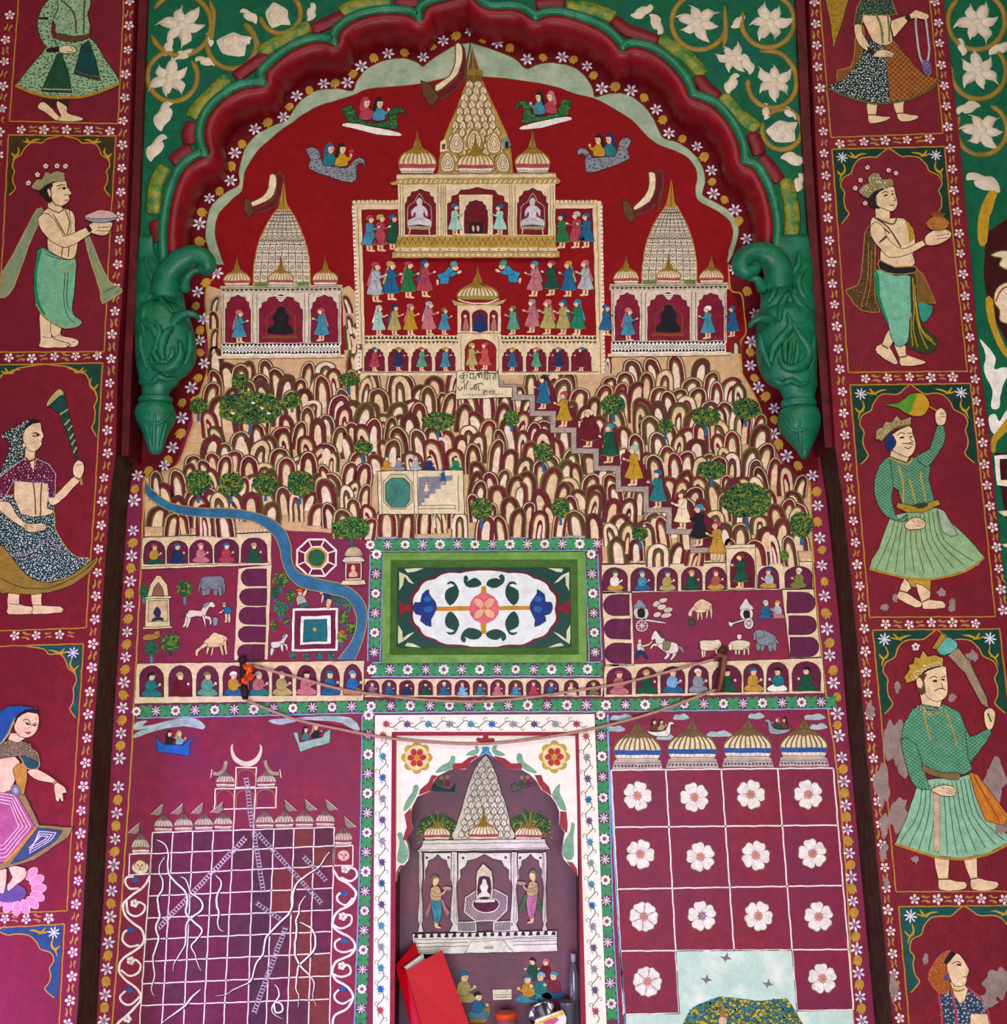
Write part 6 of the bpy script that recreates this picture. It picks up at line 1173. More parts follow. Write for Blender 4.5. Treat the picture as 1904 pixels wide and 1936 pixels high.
lobes('cream column of five sideways bays left of the river', FL, "800,740 1042,712 1015,1400 770,1405", [(820, 745, 1005, 868, -1), (812, 885, 1005, 1008, -1), (806, 1020, 1000, 1145, -1), (800, 1160, 998, 1272, -1), (796, 1290, 990, 1400, -1)])
ar = [(90, 265, 1440, 1668), (300, 470, 1440, 1665), (500, 660, 1440, 1662), (690, 850, 1440, 1660), (880, 1020, 1440, 1660), (1045, 1190, 1440, 1658), (1220, 1365, 1438, 1656), (1395, 1530, 1436, 1655), (1560, 1690, 1432, 1655)]
t = bays('cream arcade of nine bays above the left green flower strip', FL, "70,1425 1710,1405 1705,1665 1700,1695 52,1715", ar, 0, 0)
for (x0, x1, yt, yb), r, tu, lp in zip(ar, ('teal', 'maroon', 'mint', 'ochre', 'pink', 'khaki', 'pink', 'blue', 'azure'), ('dark', 'khaki', 'olive', 'white', 'lgrey', 'lgrey', 'dark', 'blue', 'sky'), (None, None, None, 'blue', 'teal', None, None, None, 'tan')):
    F(*FL); q = P([((x0+x1)/2, yb-4)])[0]; sitter(q[0], q[1], 46, r, tu, 1, 'in the left lower terrace arcade', 'sitters in the left lower arcade', lap=lp, base=t.h)
FRr = (1100, 880)
ar = [(150, 330, 735, 905), (352, 522, 735, 905), (540, 692, 735, 905), (718, 868, 732, 900), (890, 1040, 730, 898), (1268, 1420, 728, 888), (1462, 1660, 726, 885)]
t = bays('cream arcade of seven bays on the right terrace below the stairway foot', FRr, "140,715 1660,692 1668,890 1440,895 150,920", ar, 0, 0, zz=((140, 706), (1660, 690)))
for (x0, x1, yt, yb), r, tu, lp, d in zip(ar, ('white', 'sky', 'khaki', 'dgreen', '#a0503c', 'lgrey', 'olive'), ('jade', 'sky', 'blue', 'ochre', 'rose', 'azure', 'white'), ('ochre', 'blue', None, None, 'ochre', 'ochre', None), (1, 1, 1, 1, 1, -1, -1)):
    F(*FRr); q = P([((x0+x1)/2, yb-6)])[0]; sitter(q[0], q[1], 37, r, tu, d, 'in the right upper terrace arcade', 'sitters in the right upper arcade', lap=lp, base=t.h, lab='seated figure in brick red by the terrace gate' if r[0] == '#' else None)
F(*FRr); t = T('terrace_gate', 'tall cream gate with a standing man in dark green on the right terrace', 'painted gate', None, at=(1145, 890), h=HZ+.0006)
with t.part('frame') as s: s.fill(CRM, "1035,595 1250,590 1258,890 1048,895", 0, OUT, 1.1); s.fill(CRM, "1030,575 1248,565 1250,592 1032,598", 0, OUT, 1)
with t.part('bay') as s: F1(); p = rnd(1100+1070*.2626, 1100+1245*.2626, 880+882*.2626, 880+620*.2626, 880+720*.2626); s.poly('#5e0f22', p); s.line(OUT, 1, p)
F(*FRr); q = P([(1145, 878)])[0]; devotee(q[0], q[1], 64, 'dgreen', 'brown', -1, None, '', 'gate keeper', base=t.h, lab='devotee in dark green robe standing inside the terrace gate')
lobes('cream column of three sideways bays beside the tile panel', FRr, "145,912 360,908 380,1440 170,1445", [(155, 930, 342, 1080, -1), (160, 1105, 350, 1250, -1), (165, 1280, 356, 1425, -1)])
lobes('cream column of three sideways bays at the right recess edge', FRr, "1440,890 1670,885 1725,1380 1500,1385", [(1478, 912, 1680, 1062, 1), (1490, 1082, 1692, 1218, 1), (1500, 1238, 1708, 1378, 1)])
ar = [(178, 360, 1452, 1650), (390, 545, 1450, 1645), (568, 742, 1445, 1640), (765, 915, 1438, 1638), (940, 1150, 1435, 1635), (1165, 1308, 1425, 1630), (1330, 1490, 1415, 1630), (1515, 1720, 1410, 1625)]
t = bays('cream arcade of eight bays above the right green flower strip', FRr, "165,1435 1735,1385 1750,1640 150,1670", ar, 0, 0)
for (x0, x1, yt, yb), r, tu, lp, d in zip(ar, ('pink', 'dgreen', 'lblue', 'grey', 'dgreen', 'ochre', 'teal', 'dgreen'), ('rose', 'ochre', 'lgrey', 'white', 'dark', 'blue', 'dark', 'dark'), (None, None, 'blue', None, None, None, 'white', None), (1, 1, 1, 1, 1, 1, -1, -1)):
    F(*FRr); q = P([((x0+x1)/2, yb-4)])[0]; sitter(q[0], q[1], 45, r, tu, d, 'in the right lower terrace arcade', 'sitters in the right lower arcade', lap=lp, base=t.h)
FM = (660, 880)
ar = [(x-52, x+52, 1545, 1655) for x in (165, 290, 415, 550, 685, 815, 945, 1070, 1200, 1330, 1455, 1600, 1760)]
t = bays('low cream arcade of thirteen bays under the tile panel', FM, "110,1535 1830,1530 1835,1665 110,1670", ar, 0, 0)
for (x0, x1, yt, yb), r, tu in zip(ar, ('mauve', 'blue', 'navy', 'dgreen', 'blue', 'lblue', 'teal', 'pink', 'sky', 'rose', 'blue', 'cream', 'olive'), ('mauve', 'grey', 'dark', 'dark', 'cream', 'grey', 'dark', 'pink', 'olive', 'pink', 'grey', 'tan', 'khaki')):
    F(*FM); q = P([((x0+x1)/2, yb-3)])[0]; sitter(q[0], q[1], 24, r, tu, 1, 'in the arcade under the tile', 'sitters under the tile panel', base=t.h)
# ---- animals and things in the left yard
def beast(label, cat, fr, col, parts, group='painted animals', h=LH+.0003, out=OUT):
    F(*fr); t = T('painted_'+cat.replace(' ', '_'), label, cat, group, at=P_c(parts[0][1]), h=h, pxat=True)
    for nm, pts, *c in parts:
        with t.part(nm) as s: s.fill(c[0] if c else col, pts, 2, out, .9)
    return t
def P_c(p): q = P(p); return (sum(a[0] for a in q)/len(q), max(a[1] for a in q))
beast('grey elephant walking in the left yard', 'elephant', FL, '#75757c', [('leg', "540,890 570,885 572,935 540,935"), ('leg', "625,880 650,880 650,935 622,935"), ('body', "525,820 560,800 620,795 690,800 705,850 690,900 680,870 660,895 600,890 575,890 550,900 530,880"), ('leg', "655,870 682,870 685,930 660,935"), ('leg', "575,880 600,880 595,930 570,932"), ('trunk', "690,860 708,850 705,915 690,920 694,890"), ('tail', "525,830 535,840 522,910 510,905")])
t = beast('cream horse with dark mane trotting in the left yard', 'horse', FL, '#dccab4', [('leg', "425,1090 450,1090 430,1150 405,1165 398,1158 415,1130"), ('leg', "440,1100 465,1095 440,1165 425,1168"), ('body', "425,1060 470,1040 530,1045 555,1000 590,985 620,985 638,1015 620,1025 595,1020 570,1060 560,1090 500,1085 440,1100"), ('leg', "540,1080 560,1080 570,1160 585,1165 570,1170 552,1120"), ('leg', "560,1080 600,1090 610,1140 595,1145 590,1110 560,1100"), ('mane', "545,1010 575,985 600,985 590,1000 560,1020", 'grey'), ('tail', "425,1050 440,1060 400,1090 390,1075", 'brown')])
t = beast('man in a blue coat with a yellow turban and a bucket beside the horse', 'painted figure', FL, 'blue', [('coat', "695,1020 740,1015 755,1050 740,1075 700,1070"), ('leg', "705,1070 725,1072 722,1130 700,1130 708,1110", PS), ('leg', "730,1070 745,1070 745,1125 730,1130", PS), ('head', "685,1000 705,995 712,1015 695,1022", PS), ('turban', "682,995 700,980 718,992 705,1002", 'ochre'), ('arm', "700,1030 690,1060 660,1065 662,1056 682,1048", PS), ('bucket', "615,1098 655,1098 648,1150 622,1150", 'grey')], 'painted yard people')
beast('tan camel grazing in the left yard', 'camel', FL, '#d8b98a', [('leg', "580,1300 598,1300 578,1362 568,1360"), ('leg', "615,1300 628,1300 612,1365 602,1365"), ('body', "550,1270 590,1240 625,1200 660,1210 720,1235 718,1265 690,1300 600,1310 560,1300"), ('leg', "665,1290 685,1290 695,1360 682,1362"), ('leg', "695,1270 715,1265 722,1355 710,1358"), ('neck', "560,1275 580,1300 540,1320 515,1345 510,1370 495,1368 495,1330 520,1310")])
beast('yellow dog lying behind the small trees of the left yard', 'dog', FL, 'tan', [('body', "110,1240 140,1215 200,1210 240,1190 240,1225 210,1250 130,1260"), ('head', "195,1195 235,1190 238,1215 205,1220")])
F(*FL); t = T('tower_shrine', 'cream pointed shrine tower with a dark idol in the left yard', 'painted shrine', None, at=(220, 1175), h=LH+.0003)
with t.part('spire') as s: s.fill(CRM, "145,950 165,860 215,790 245,795 290,860 300,945", 1, OUT, 1.1); s.fill('#8a5a4a', "180,940 195,880 225,840 255,880 268,940", 1, OUT, 1)
with t.part('body') as s: s.fill(CRM, "135,955 305,950 310,1165 130,1170", 0, OUT, 1.1); s.fill('#cdb08a', "155,975 290,970 295,1120 152,1125", 0, OUT, 1)
with t.part('plinth') as s: s.fill(CRM, "115,1165 325,1158 325,1172 110,1180", 0, OUT, 1); s.fill(CRM, "130,945 318,938 318,955 132,962", 0, OUT, 1)
with t.part('idol') as s: s.fill('#2c2a4a', "178,1122 185,1100 205,1090 190,1065 195,1045 215,1015 240,1040 245,1065 235,1090 258,1100 262,1120 220,1115", 2)
for x, y, rx, ry, lb, tk, tc, cl in ((349, 1113, 15, 16, 'round tree with blue trunk between the shrine tower and the elephant', 24, 'sky', None), (322, 1216, 18, 17, 'round dark green tree near the grazing camel', 12, '#3a2a2a', ['#2c5a26', '#5a7a30', '#6a8a3a']), (286, 1225, 12, 15, 'narrow bluish tree at the foot of the left yard', 22, 'sky', ['#1f5a50', '#2f6a54']), (272, 1118, 8, 12, 'half-hidden tree behind the shrine tower', 16, 'sky', ['#1f5a40', '#2f6a44']),
        (531, 1096, 15, 13, 'yellow-green tree on the river bank below the sideways bays', 20, 'blue', None), (520, 1120, 8, 12, 'dark tree beside the sideways bays', 12, 'blue', ['#1f4a3c', '#2c5a40']), (550, 1127, 9, 12, 'small tree left of the two labourers', 14, 'blue', None), (531, 1150, 12, 14, 'tree left of the square tank', 18, 'blue', ['#2c6a54', '#3f7a54']), (543, 1174, 5, 7, 'tiny tree by the square tank', 8, 'blue', None), (518, 1182, 6, 8, 'tiny tree above the white foal', 8, 'blue', None),
        (639, 1134, 9, 12, 'bluish tree between the square tank and the river', 8, 'blue', ['#2c5a64', '#3f6a5a']), (658, 1142, 9, 12, 'leafy tree on the inner river bank', 10, 'blue', ['#2c5a64', '#5a7a4a']), (650, 1168, 9, 12, 'yellowish tree on the inner river bank', 10, 'blue', None), (664, 1187, 9, 11, 'low tree by the river curve', 8, 'blue', None), (646, 1204, 8, 11, 'small yellow tree beside the square tank corner', 14, 'blue', ['#8a8a2a', '#a07c20', '#4a7a3a'])):
    tree(x, y, rx, ry, lb, tk, tc, cl, int(x), h=LH+.0003)
for x in (555, 580, 603, 626): tree(x, 1240, 6, 6, 'low bluish bush in the row under the square tank', 3, 'teal', ['#1f6a64', '#2f7a6a'], x, 'bushes under the square tank', h=LH+.0003)
# tanks
F(*FL); t = T('octagon_tank', 'octagonal tank with white rims and a green pool beside the river', 'painted pool', 'painted tanks', at=(1365, 805), h=LH+.0003)
def octo(cx, cy, rx, ry): return [(cx+rx*math.cos(math.pi*(i+.5)/4)*1.05, cy+ry*math.sin(math.pi*(i+.5)/4)*1.05) for i in range(8)]
with t.part('rim') as s: s.fill('white', octo(1365, 664, 152, 142)); s.fill('#6a1634', octo(1365, 664, 138, 128))
with t.part('inner_rim') as s:
    a = octo(1365, 664, 150, 140); b = octo(1365, 664, 85, 82)
    for p, q in zip(a, b): s.stroke('white', 2.6, [p, q])
    s.fill('white', octo(1365, 664, 90, 86)); s.fill('ochre', octo(1365, 664, 78, 74))
with t.part('pool') as s: s.ell('#1f5a3c', 1365, 664, 60, 58, out=OUT)
t = T('square_tank', 'square tank with white double rims and a blue-green pool', 'painted pool', 'painted tanks', at=(1350, 1335), h=LH+.0003)
with t.part('rim') as s: s.fill('white', "1190,1028 1522,1022 1520,1335 1183,1342", 0, OUT, 1); s.fill('#6a1634', "1208,1046 1502,1042 1502,1318 1203,1324")
with t.part('inner_rim') as s: s.fill('white', "1250,1085 1470,1078 1470,1285 1245,1292", 0, OUT, 1)
with t.part('pool') as s: s.fill('#1a6468', "1275,1112 1440,1106 1440,1265 1270,1270", 0, OUT, 1); s.ell('ochre', 1352, 1180, 14)
F(*FL); t = T('river_shrine', 'little domed shrine with a seated idol beside the tile panel', 'painted shrine', None, at=(1630, 855), h=HZ+.0014)
with t.part('body') as s: s.fill(BONE, "1570,690 1690,690 1692,825 1570,830", 0, OUT, 1); s.fill('#7a1a24', "1585,705 1680,705 1680,810 1582,812", 0, OUT, 1); s.fill('#d8a88a', "1600,800 1605,770 1620,760 1615,735 1628,715 1645,735 1640,760 1655,770 1660,800", 2)
with t.part('roof') as s: s.fill(BONE, "1545,690 1570,660 1690,655 1715,688 1690,695 1570,698", 0, OUT, 1); s.fill('#a89070', "1570,655 1575,615 1600,590 1630,583 1665,590 1690,615 1695,652", 2, OUT, 1); [s.stroke(CRM, 1.6, [(1583+18*k, 650), (1597+13*k, 600)]) for k in range(6)]
with t.part('plinth') as s: s.fill(CRM, "1555,828 1710,824 1725,858 1530,862", 0, OUT, 1)
beast('white foal prancing beside the square tank', 'horse', FL, '#d6c8c4', [('leg', "1040,1310 1065,1310 1045,1365 1028,1362"), ('body', "1035,1275 1070,1265 1110,1260 1130,1220 1150,1210 1162,1230 1150,1240 1135,1270 1120,1300 1050,1315"), ('leg', "1105,1290 1125,1290 1128,1335 1115,1340"), ('leg', "1120,1285 1155,1290 1158,1330 1148,1330 1145,1305"), ('mane', "1115,1235 1135,1212 1145,1215 1125,1245", 'grey')])
beast('labourer in pale clothes with an orange turban above the square tank', 'painted figure', FL, '#a8a08c', [('coat', "1225,940 1270,930 1300,990 1305,1015 1240,1025 1222,985"), ('head', "1228,905 1255,905 1258,930 1235,935", PS), ('turban', "1218,890 1250,882 1268,900 1235,912", 'orange'), ('arm', "1260,930 1285,890 1298,895 1280,945", PS), ('legs', "1240,1000 1305,985 1305,1015 1240,1025", '#3a5a5c')], 'painted yard people')
beast('bending labourer in a navy coat above the square tank', 'painted figure', FL, 'navy', [('coat', "1405,925 1440,920 1470,955 1470,975 1425,970"), ('legs', "1435,965 1475,965 1460,1025 1435,1025", '#c8a878'), ('head', "1380,905 1405,898 1415,920 1395,930", PS), ('arm', "1405,930 1420,940 1405,990 1395,988", PS)], 'painted yard people')
# ---- right yard
t = beast('white covered cart with a spoked wheel in the right yard', 'cart', FRr, '#c8beb4', [('shaft', "465,1105 600,1130 600,1142 465,1120"), ('canopy', "375,1030 390,990 412,960 440,985 468,1025", 'grey'), ('body', "378,1030 475,1030 470,1100 385,1100"), ('window', "405,1035 450,1032 450,1090 405,1090", 'dark')], 'painted carts')
with t.part('wheel') as s:
    s.ell('#c8beb4', 432, 1155, 46, out=OUT); s.ell('#7a1a30', 432, 1155, 36)
    for k in range(8): s.stroke('#c8beb4', 1.6, [(432, 1155), (432+38*math.cos(k*.785), 1155+38*math.sin(k*.785))])
t = beast('white tower-topped cart with a shaft to the left in the right yard', 'cart', FRr, '#d8ccc4', [('shaft', "1170,1105 1080,1130 1055,1120 1060,1150 1085,1160 1090,1140 1175,1118"), ('canopy', "1135,1040 1160,990 1182,955 1205,990 1238,1035"), ('body', "1145,1040 1228,1040 1225,1105 1150,1105"), ('window', "1170,1048 1208,1048 1208,1098 1170,1098", 'dark')], 'painted carts')
with t.part('wheel') as s: s.ell('#d8ccc4', 1202, 1138, 36, 42, out=OUT); s.ell('#a88a8c', 1202, 1138, 24, 29); s.ell('#d8ccc4', 1202, 1138, 10)
F(*FRr); t = T('goods_pile', 'pile of white bundles beside the cart in the right yard', 'bundles', None, at=(590, 1090), h=LH+.0003)
for x, y, a, b in ((540, 1000, 30, 24), (585, 970, 35, 18), (575, 1020, 34, 22), (545, 1075, 30, 20), (620, 1040, 34, 20), (610, 1080, 40, 20)):
    with t.part('bundle') as s: s.ell('#c9b6a6', x, y, a, b, -15, out=OUT)
t = beast('tan camel eating in the right yard', 'camel', FRr, '#d8b492', [('leg', "830,1040 848,1040 842,1110 832,1112"), ('leg', "850,1040 864,1040 872,1108 862,1110"), ('body', "800,1020 820,985 860,960 895,975 935,1000 935,1035 900,1055 850,1060 815,1050"), ('leg', "895,1045 912,1045 905,1100 895,1100"), ('leg', "920,1025 938,1020 940,1098 930,1100"), ('neck', "800,1015 830,1030 800,1055 790,1090 770,1085 765,1065"), ('fodder', "765,1120 790,1108 820,1120 815,1150 775,1150", '#3a3c34')])
for x, r, tu, d, lb in ((1325, 'blue', 'paleg', 1, 'seated trader in blue talking in the right yard'), (1408, 'lgrey', 'ochre', -1, 'seated trader in grey talking in the right yard')): F(*FRr); q = P([(x, 1100)])[0]; sitter(q[0], q[1], 34, r, tu, d, '', 'traders in the right yard', lap='pink' if d < 0 else None, base=LH+.0003, lab=lb)
beast('white saddled horse rearing in the right yard', 'horse', FRr, '#dccabc', [('leg', "600,1340 630,1330 635,1365 605,1395 590,1385 612,1360"), ('leg', "640,1340 680,1330 680,1365 650,1400 635,1395 655,1365"), ('body', "530,1270 560,1245 600,1265 660,1275 695,1300 690,1345 640,1355 580,1330 545,1300"), ('leg', "540,1280 510,1285 490,1320 500,1325 520,1300 550,1300"), ('neck', "500,1235 520,1195 540,1190 580,1230 600,1270 540,1285 530,1250 505,1262"), ('mane', "540,1190 575,1210 585,1245 560,1225", '#4a4c3a'), ('saddle', "590,1265 640,1270 625,1330 585,1320", '#7a7a4a'), ('tail', "690,1295 730,1310 735,1360 715,1340", '#8a6a78')])
beast('groom in white leading the rearing horse', 'painted figure', FRr, '#c8bcc0', [('coat', "398,1285 430,1280 450,1330 440,1345 400,1340"), ('legs', "400,1335 445,1335 475,1390 460,1395 430,1355 400,1390 388,1385", 'navy'), ('head', "405,1255 428,1252 430,1278 410,1282", PS), ('arm', "430,1295 480,1285 510,1260 515,1268 485,1298 435,1308", PS)], 'painted yard people')
beast('cream ox facing the wooden peg', 'ox', FRr, '#dcc4a8', [('leg', "858,1320 875,1320 878,1378 865,1380"), ('leg', "882,1325 895,1325 890,1375 880,1375"), ('body', "845,1275 880,1258 950,1258 985,1250 1005,1280 995,1310 960,1330 870,1335 852,1310"), ('leg', "955,1320 972,1320 990,1375 978,1378"), ('tail', "848,1275 855,1300 840,1325", 'brown')])
beast('pair of cream bullocks grazing beside the grey elephant', 'ox', FRr, '#dcc4a8', [('leg', "1100,1320 1115,1320 1115,1362 1102,1362"), ('leg', "1125,1325 1140,1325 1135,1362 1125,1362"), ('body', "1055,1285 1085,1265 1150,1255 1205,1268 1212,1300 1190,1325 1100,1330 1060,1320"), ('leg', "1165,1320 1180,1320 1172,1365 1160,1362"), ('leg', "1192,1310 1208,1305 1205,1362 1195,1362"), ('head', "1055,1285 1085,1290 1080,1330 1058,1325"), ('load', "1120,1218 1152,1218 1150,1250 1125,1252", WB)])
beast('grey elephant with raised trunk in the right yard', 'elephant', FRr, '#7d7f88', [('leg', "1260,1270 1290,1270 1285,1330 1258,1328"), ('leg', "1300,1280 1325,1280 1308,1335 1288,1335"), ('body', "1250,1200 1290,1180 1340,1195 1390,1225 1405,1260 1390,1300 1340,1300 1280,1290 1258,1260"), ('leg', "1340,1285 1372,1285 1368,1338 1345,1338"), ('leg', "1372,1275 1400,1265 1398,1330 1378,1335"), ('head', "1240,1200 1270,1180 1310,1195 1310,1230 1280,1245 1250,1235"), ('trunk', "1245,1200 1258,1230 1245,1262 1232,1250 1238,1230 1230,1215"), ('tail', "1395,1245 1422,1275 1412,1285 1390,1262")])
# ---- green flower strips
mstr = paint('#5a2440', .6, .2, .3, 30, 0, .3)
def strip(label, pts, sp, w=25, seed=0, lines='lblue', size=9.5):
    F1(); t = T('flower_strip', label, 'border', 'green and white flower strips', at=pts[-1], h=.0005); rn = random.Random(seed)
    with t.part('band') as s: s.line(mstr, w, pts)
    for i, (x, y, a) in enumerate(along(pts, sp/2)):
        if i % 2: inst('cross_leaf', MXL, t, x, y, w*.47, a, .0012, 1.0)
        else: inst('daisy' if (i//2) % 2 else 'rosette', MAST if (i//2) % 2 else MROS, t, x, y, size*rn.uniform(.95, 1.1), rn.uniform(-20, 20), .0014)
    if lines:
        with t.part('blue_edge') as s:
            ns = norms(pts, False)
            for sg in (lines if isinstance(lines, tuple) else (1, -1)): s.line('lblue', 2.2, [(p[0]+n[0]*w*.5*sg, p[1]+n[1]*w*.5*sg) for p, n in zip(pts, ns)])
    return t
strip('long green flower strip below the terrace arcades', [(258, 1345), (470, 1341), (700, 1335), (930, 1333), (1150, 1333), (1380, 1330), (1572, 1327)], 37, 25, 1, (1,))
strip('upright green flower strip between the game board and the niche frame', [(697, 1352), (694, 1560), (688, 1760), (682, 1936)], 37, 24, 2, (1,))
strip('upright green flower strip between the niche frame and the flower grid', [(1136, 1352), (1142, 1560), (1148, 1760), (1158, 1936)], 39, 24, 3, (-1,))
strip('green flower strip along the top of the tile panel', [(700, 1030), (1130, 1028)], 33, 25, 4)
strip('green flower strip along the bottom of the tile panel', [(703, 1266), (1136, 1265)], 34, 26, 5)
strip('green flower strip along the left of the tile panel', [(712, 1048), (707, 1250)], 37, 24, 6)
strip('green flower strip along the right of the tile panel', [(1118, 1048), (1126, 1250)], 37, 24, 7)
# ---- tile panel with moulded green frame
F(*FM); q0 = P([(975, 1420)])[0]; root = newobj('tile_panel', None, None, pw(q0[0], q0[1], 0)); tag(root, 'framed floral tile panel with a white lobed medallion in a green moulded frame', 'tile panel')
def ringframe(outer, inner, y0, y1, nm, mat):
    A = [pw(x, y, y0) for x, y in P(outer)]; B = [pw(x, y, y1) for x, y in P(inner)]; n = len(A); V = A+B+[Vector((v.x, -.0004, v.z)) for v in A]
    Fc = [(i, (i+1) % n, n+(i+1) % n, n+i) for i in range(n)]+[(i, (i+1) % n, 2*n+(i+1) % n, 2*n+i) for i in range(n)]
    return solid(nm, V, Fc, mat, None, root, False, root.location)
mlime = paint('#64943c', .5, .2, .4, 30, 0, .25, '#86a858', .45, .75, 12.)
ringframe("242,628 1698,622 1712,1418 236,1420", "300,680 1645,676 1655,1362 292,1365", -.020, -.030, 'frame', mlime); ringframe("300,680 1645,676 1655,1362 292,1365", "345,735 1592,733 1600,1312 342,1315", -.030, -.007, 'frame_hollow', paint('#4c7230', .5, .2, .4))
t = T('x'); bpy.data.objects.remove(t.root); t.root = root; t.wo = root.location.copy(); t.pl = 0; t.h = .0062; t.base = .0062
mgl = dict(rough=.22, var=.12, bump=.1, spec=.5)
TG = paint('#123c34', **mgl); TWm = paint('#d8dcd2', **mgl); TB = paint('#102a72', **mgl); TB2 = paint('#1a5a92', **mgl)
with t.part('tile_ground') as s: s.fill(TG, "345,735 1592,733 1600,1312 342,1315")
with t.part('corner_flower') as s: s.fill('#c9cba0', "360,760 420,790 475,860 430,840 400,800 390,860 358,910", 1, OUT, 1); s.fill('#c9cba0', "400,745 540,738 480,765 420,770", 1)
with t.part('corner_flower') as s: s.fill('#c9cba0', "1585,760 1530,790 1470,850 1510,840 1555,800 1560,860 1588,910", 1, OUT, 1); s.fill('#c9cba0', "1540,745 1430,738 1490,765 1530,770", 1)
with t.part('corner_flower') as s: s.fill('#c9cba0', "350,1290 420,1250 475,1195 430,1210 390,1240 385,1190 352,1140", 1, OUT, 1); s.fill('#c9cba0', "400,1300 520,1310 460,1280 420,1275", 1)
with t.part('corner_flower') as s: s.fill('#c9cba0', "1592,1290 1540,1260 1465,1195 1510,1210 1560,1250 1565,1190 1595,1140", 1, OUT, 1); s.fill('#c9cba0', "1550,1300 1430,1310 1490,1285 1530,1278", 1)
def lobed(cx, cy, rx, ry, k): return [(cx+(rx*(abs(math.cos(a))**.75)*math.copysign(1, math.cos(a)))*(1+.03*abs(math.sin(7*a))), cy+ry*(abs(math.sin(a))**.8)*math.copysign(1, math.sin(a))*(1+.05*abs(math.sin(7*a)))) for a in [2*math.pi*i/k for i in range(k)]]
with t.part('medallion_rim') as s: s.fill(paint('#64101e', **mgl), lobed(975, 1032, 530, 275, 90))
with t.part('medallion') as s: s.fill(TWm, lobed(975, 1032, 506, 262, 90))
with t.part('side_knot') as s: s.fill('#8a1020', "360,970 400,1000 440,1010 440,1045 400,1055 370,1090 365,1030", 1)
with t.part('side_knot') as s: s.fill('#8a1020', "1590,960 1550,995 1510,1010 1510,1045 1550,1050 1585,1085 1588,1030", 1)
with t.part('cross_stem') as s: s.fill('#b8801c', "620,1018 940,1010 952,870 985,868 992,1012 1310,1012 1310,1040 992,1042 988,1210 952,1212 945,1045 620,1048")
with t.part('stem_leaf') as s: s.fill(TG, "950,860 900,880 840,865 825,810 840,790 860,815 850,835 900,810 940,830", 2)
with t.part('stem_leaf') as s: s.fill(TG, "985,855 1010,820 1060,810 1090,825 1080,800 1105,785 1122,810 1110,850 1060,880 1010,875", 2)
with t.part('stem_leaf') as s: s.fill(TG, "960,1210 920,1180 860,1170 815,1200 805,1250 830,1275 845,1250 830,1230 870,1250 930,1250", 2)
with t.part('stem_leaf') as s: s.fill(TG, "985,1210 1020,1185 1070,1180 1120,1205 1132,1245 1110,1268 1095,1245 1105,1235 1060,1255 1010,1245", 2)
for fl, (X0, y1, y2) in enumerate(((740, 1, 1), (1180, -1, 1))):
    for up in (1, -1):
        m = 1 if fl == 0 else -1; cx = 742 if fl == 0 else 1172; q = lambda l: [(cx+m*a, 1028-up*b) for a, b in l]
        with t.part('side_leaf') as s: s.fill(TG, q([(-15, 20), (-50, 70), (-45, 130), (5, 155), (15, 165), (-10, 175), (-40, 170), (-20, 190), (20, 185), (50, 120), (30, 60)]), 2)
with t.part('rosette_centre') as s:
    s.ell('#d0606a', 973, 1028, 108, out='pink')
    for k in range(4): a = math.radians(45+90*k); s.ell('#dda27c', 973+52*math.cos(a), 1028+52*math.sin(a), 46, 30, 45+90*k, out='rose')
    s.ell('#b8801c', 973, 1028, 16)
for m, cx in ((1, 545), (-1, 1385)):
    with t.part('blue_flower') as s:
        q = lambda l: [(cx+m*a, b) for a, b in l]; s.fill(TB, q([(-80, 1030), (-70, 985), (-30, 985), (-20, 930), (30, 895), (30, 925), (75, 985), (80, 1040), (45, 1110), (45, 1160), (-30, 1120), (-20, 1080), (-60, 1070)]), 2, OUT, 1); s.fill(TB2, q([(-10, 960), (30, 940), (50, 970), (10, 985)]), 2); s.fill(TB2, q([(-10, 1030), (40, 1010), (60, 1040), (20, 1060)]), 2)
# ================================================================= NICHE
M2 = (660, 1330)
mivory = paint('#e4dccb', .5, .08, .25, 40, 0, .35, '#d8c0a8', .55, .8, 8.)
fr = newobj('niche_surround', None, None, pw(915, 1936, 0)); tag(fr, 'ivory niche surround painted with a winding vine of small coloured stars', 'niche frame')
def framepart(nm, pts, pl, th, mat): return slab(nm, pts, pl, th, mat, parent=fr, org=fr.location)
framepart('surround', [(709, 1352), (1124, 1350), (1135, 1640), (1147, 1936), (1149, 2010), (1112, 2010), (1107, 1936), (1099, 1640), (1093, 1386), (742, 1386), (739, 1640), (737, 1936), (736, 2010), (702, 2010), (705, 1936), (707, 1640)], -.008, .0078, mivory)
framepart('red_fillet', [(741, 1384), (1094, 1384), (1100, 1640), (1108, 1936), (1109, 2000), (1100, 2000), (1098, 1936), (1095, 1640), (1088, 1391), (749, 1391), (748, 1640), (746, 1936), (746, 2000), (736, 2000), (737, 1936), (739, 1640)], -.012, .0118, paint('#8a1230', .5))
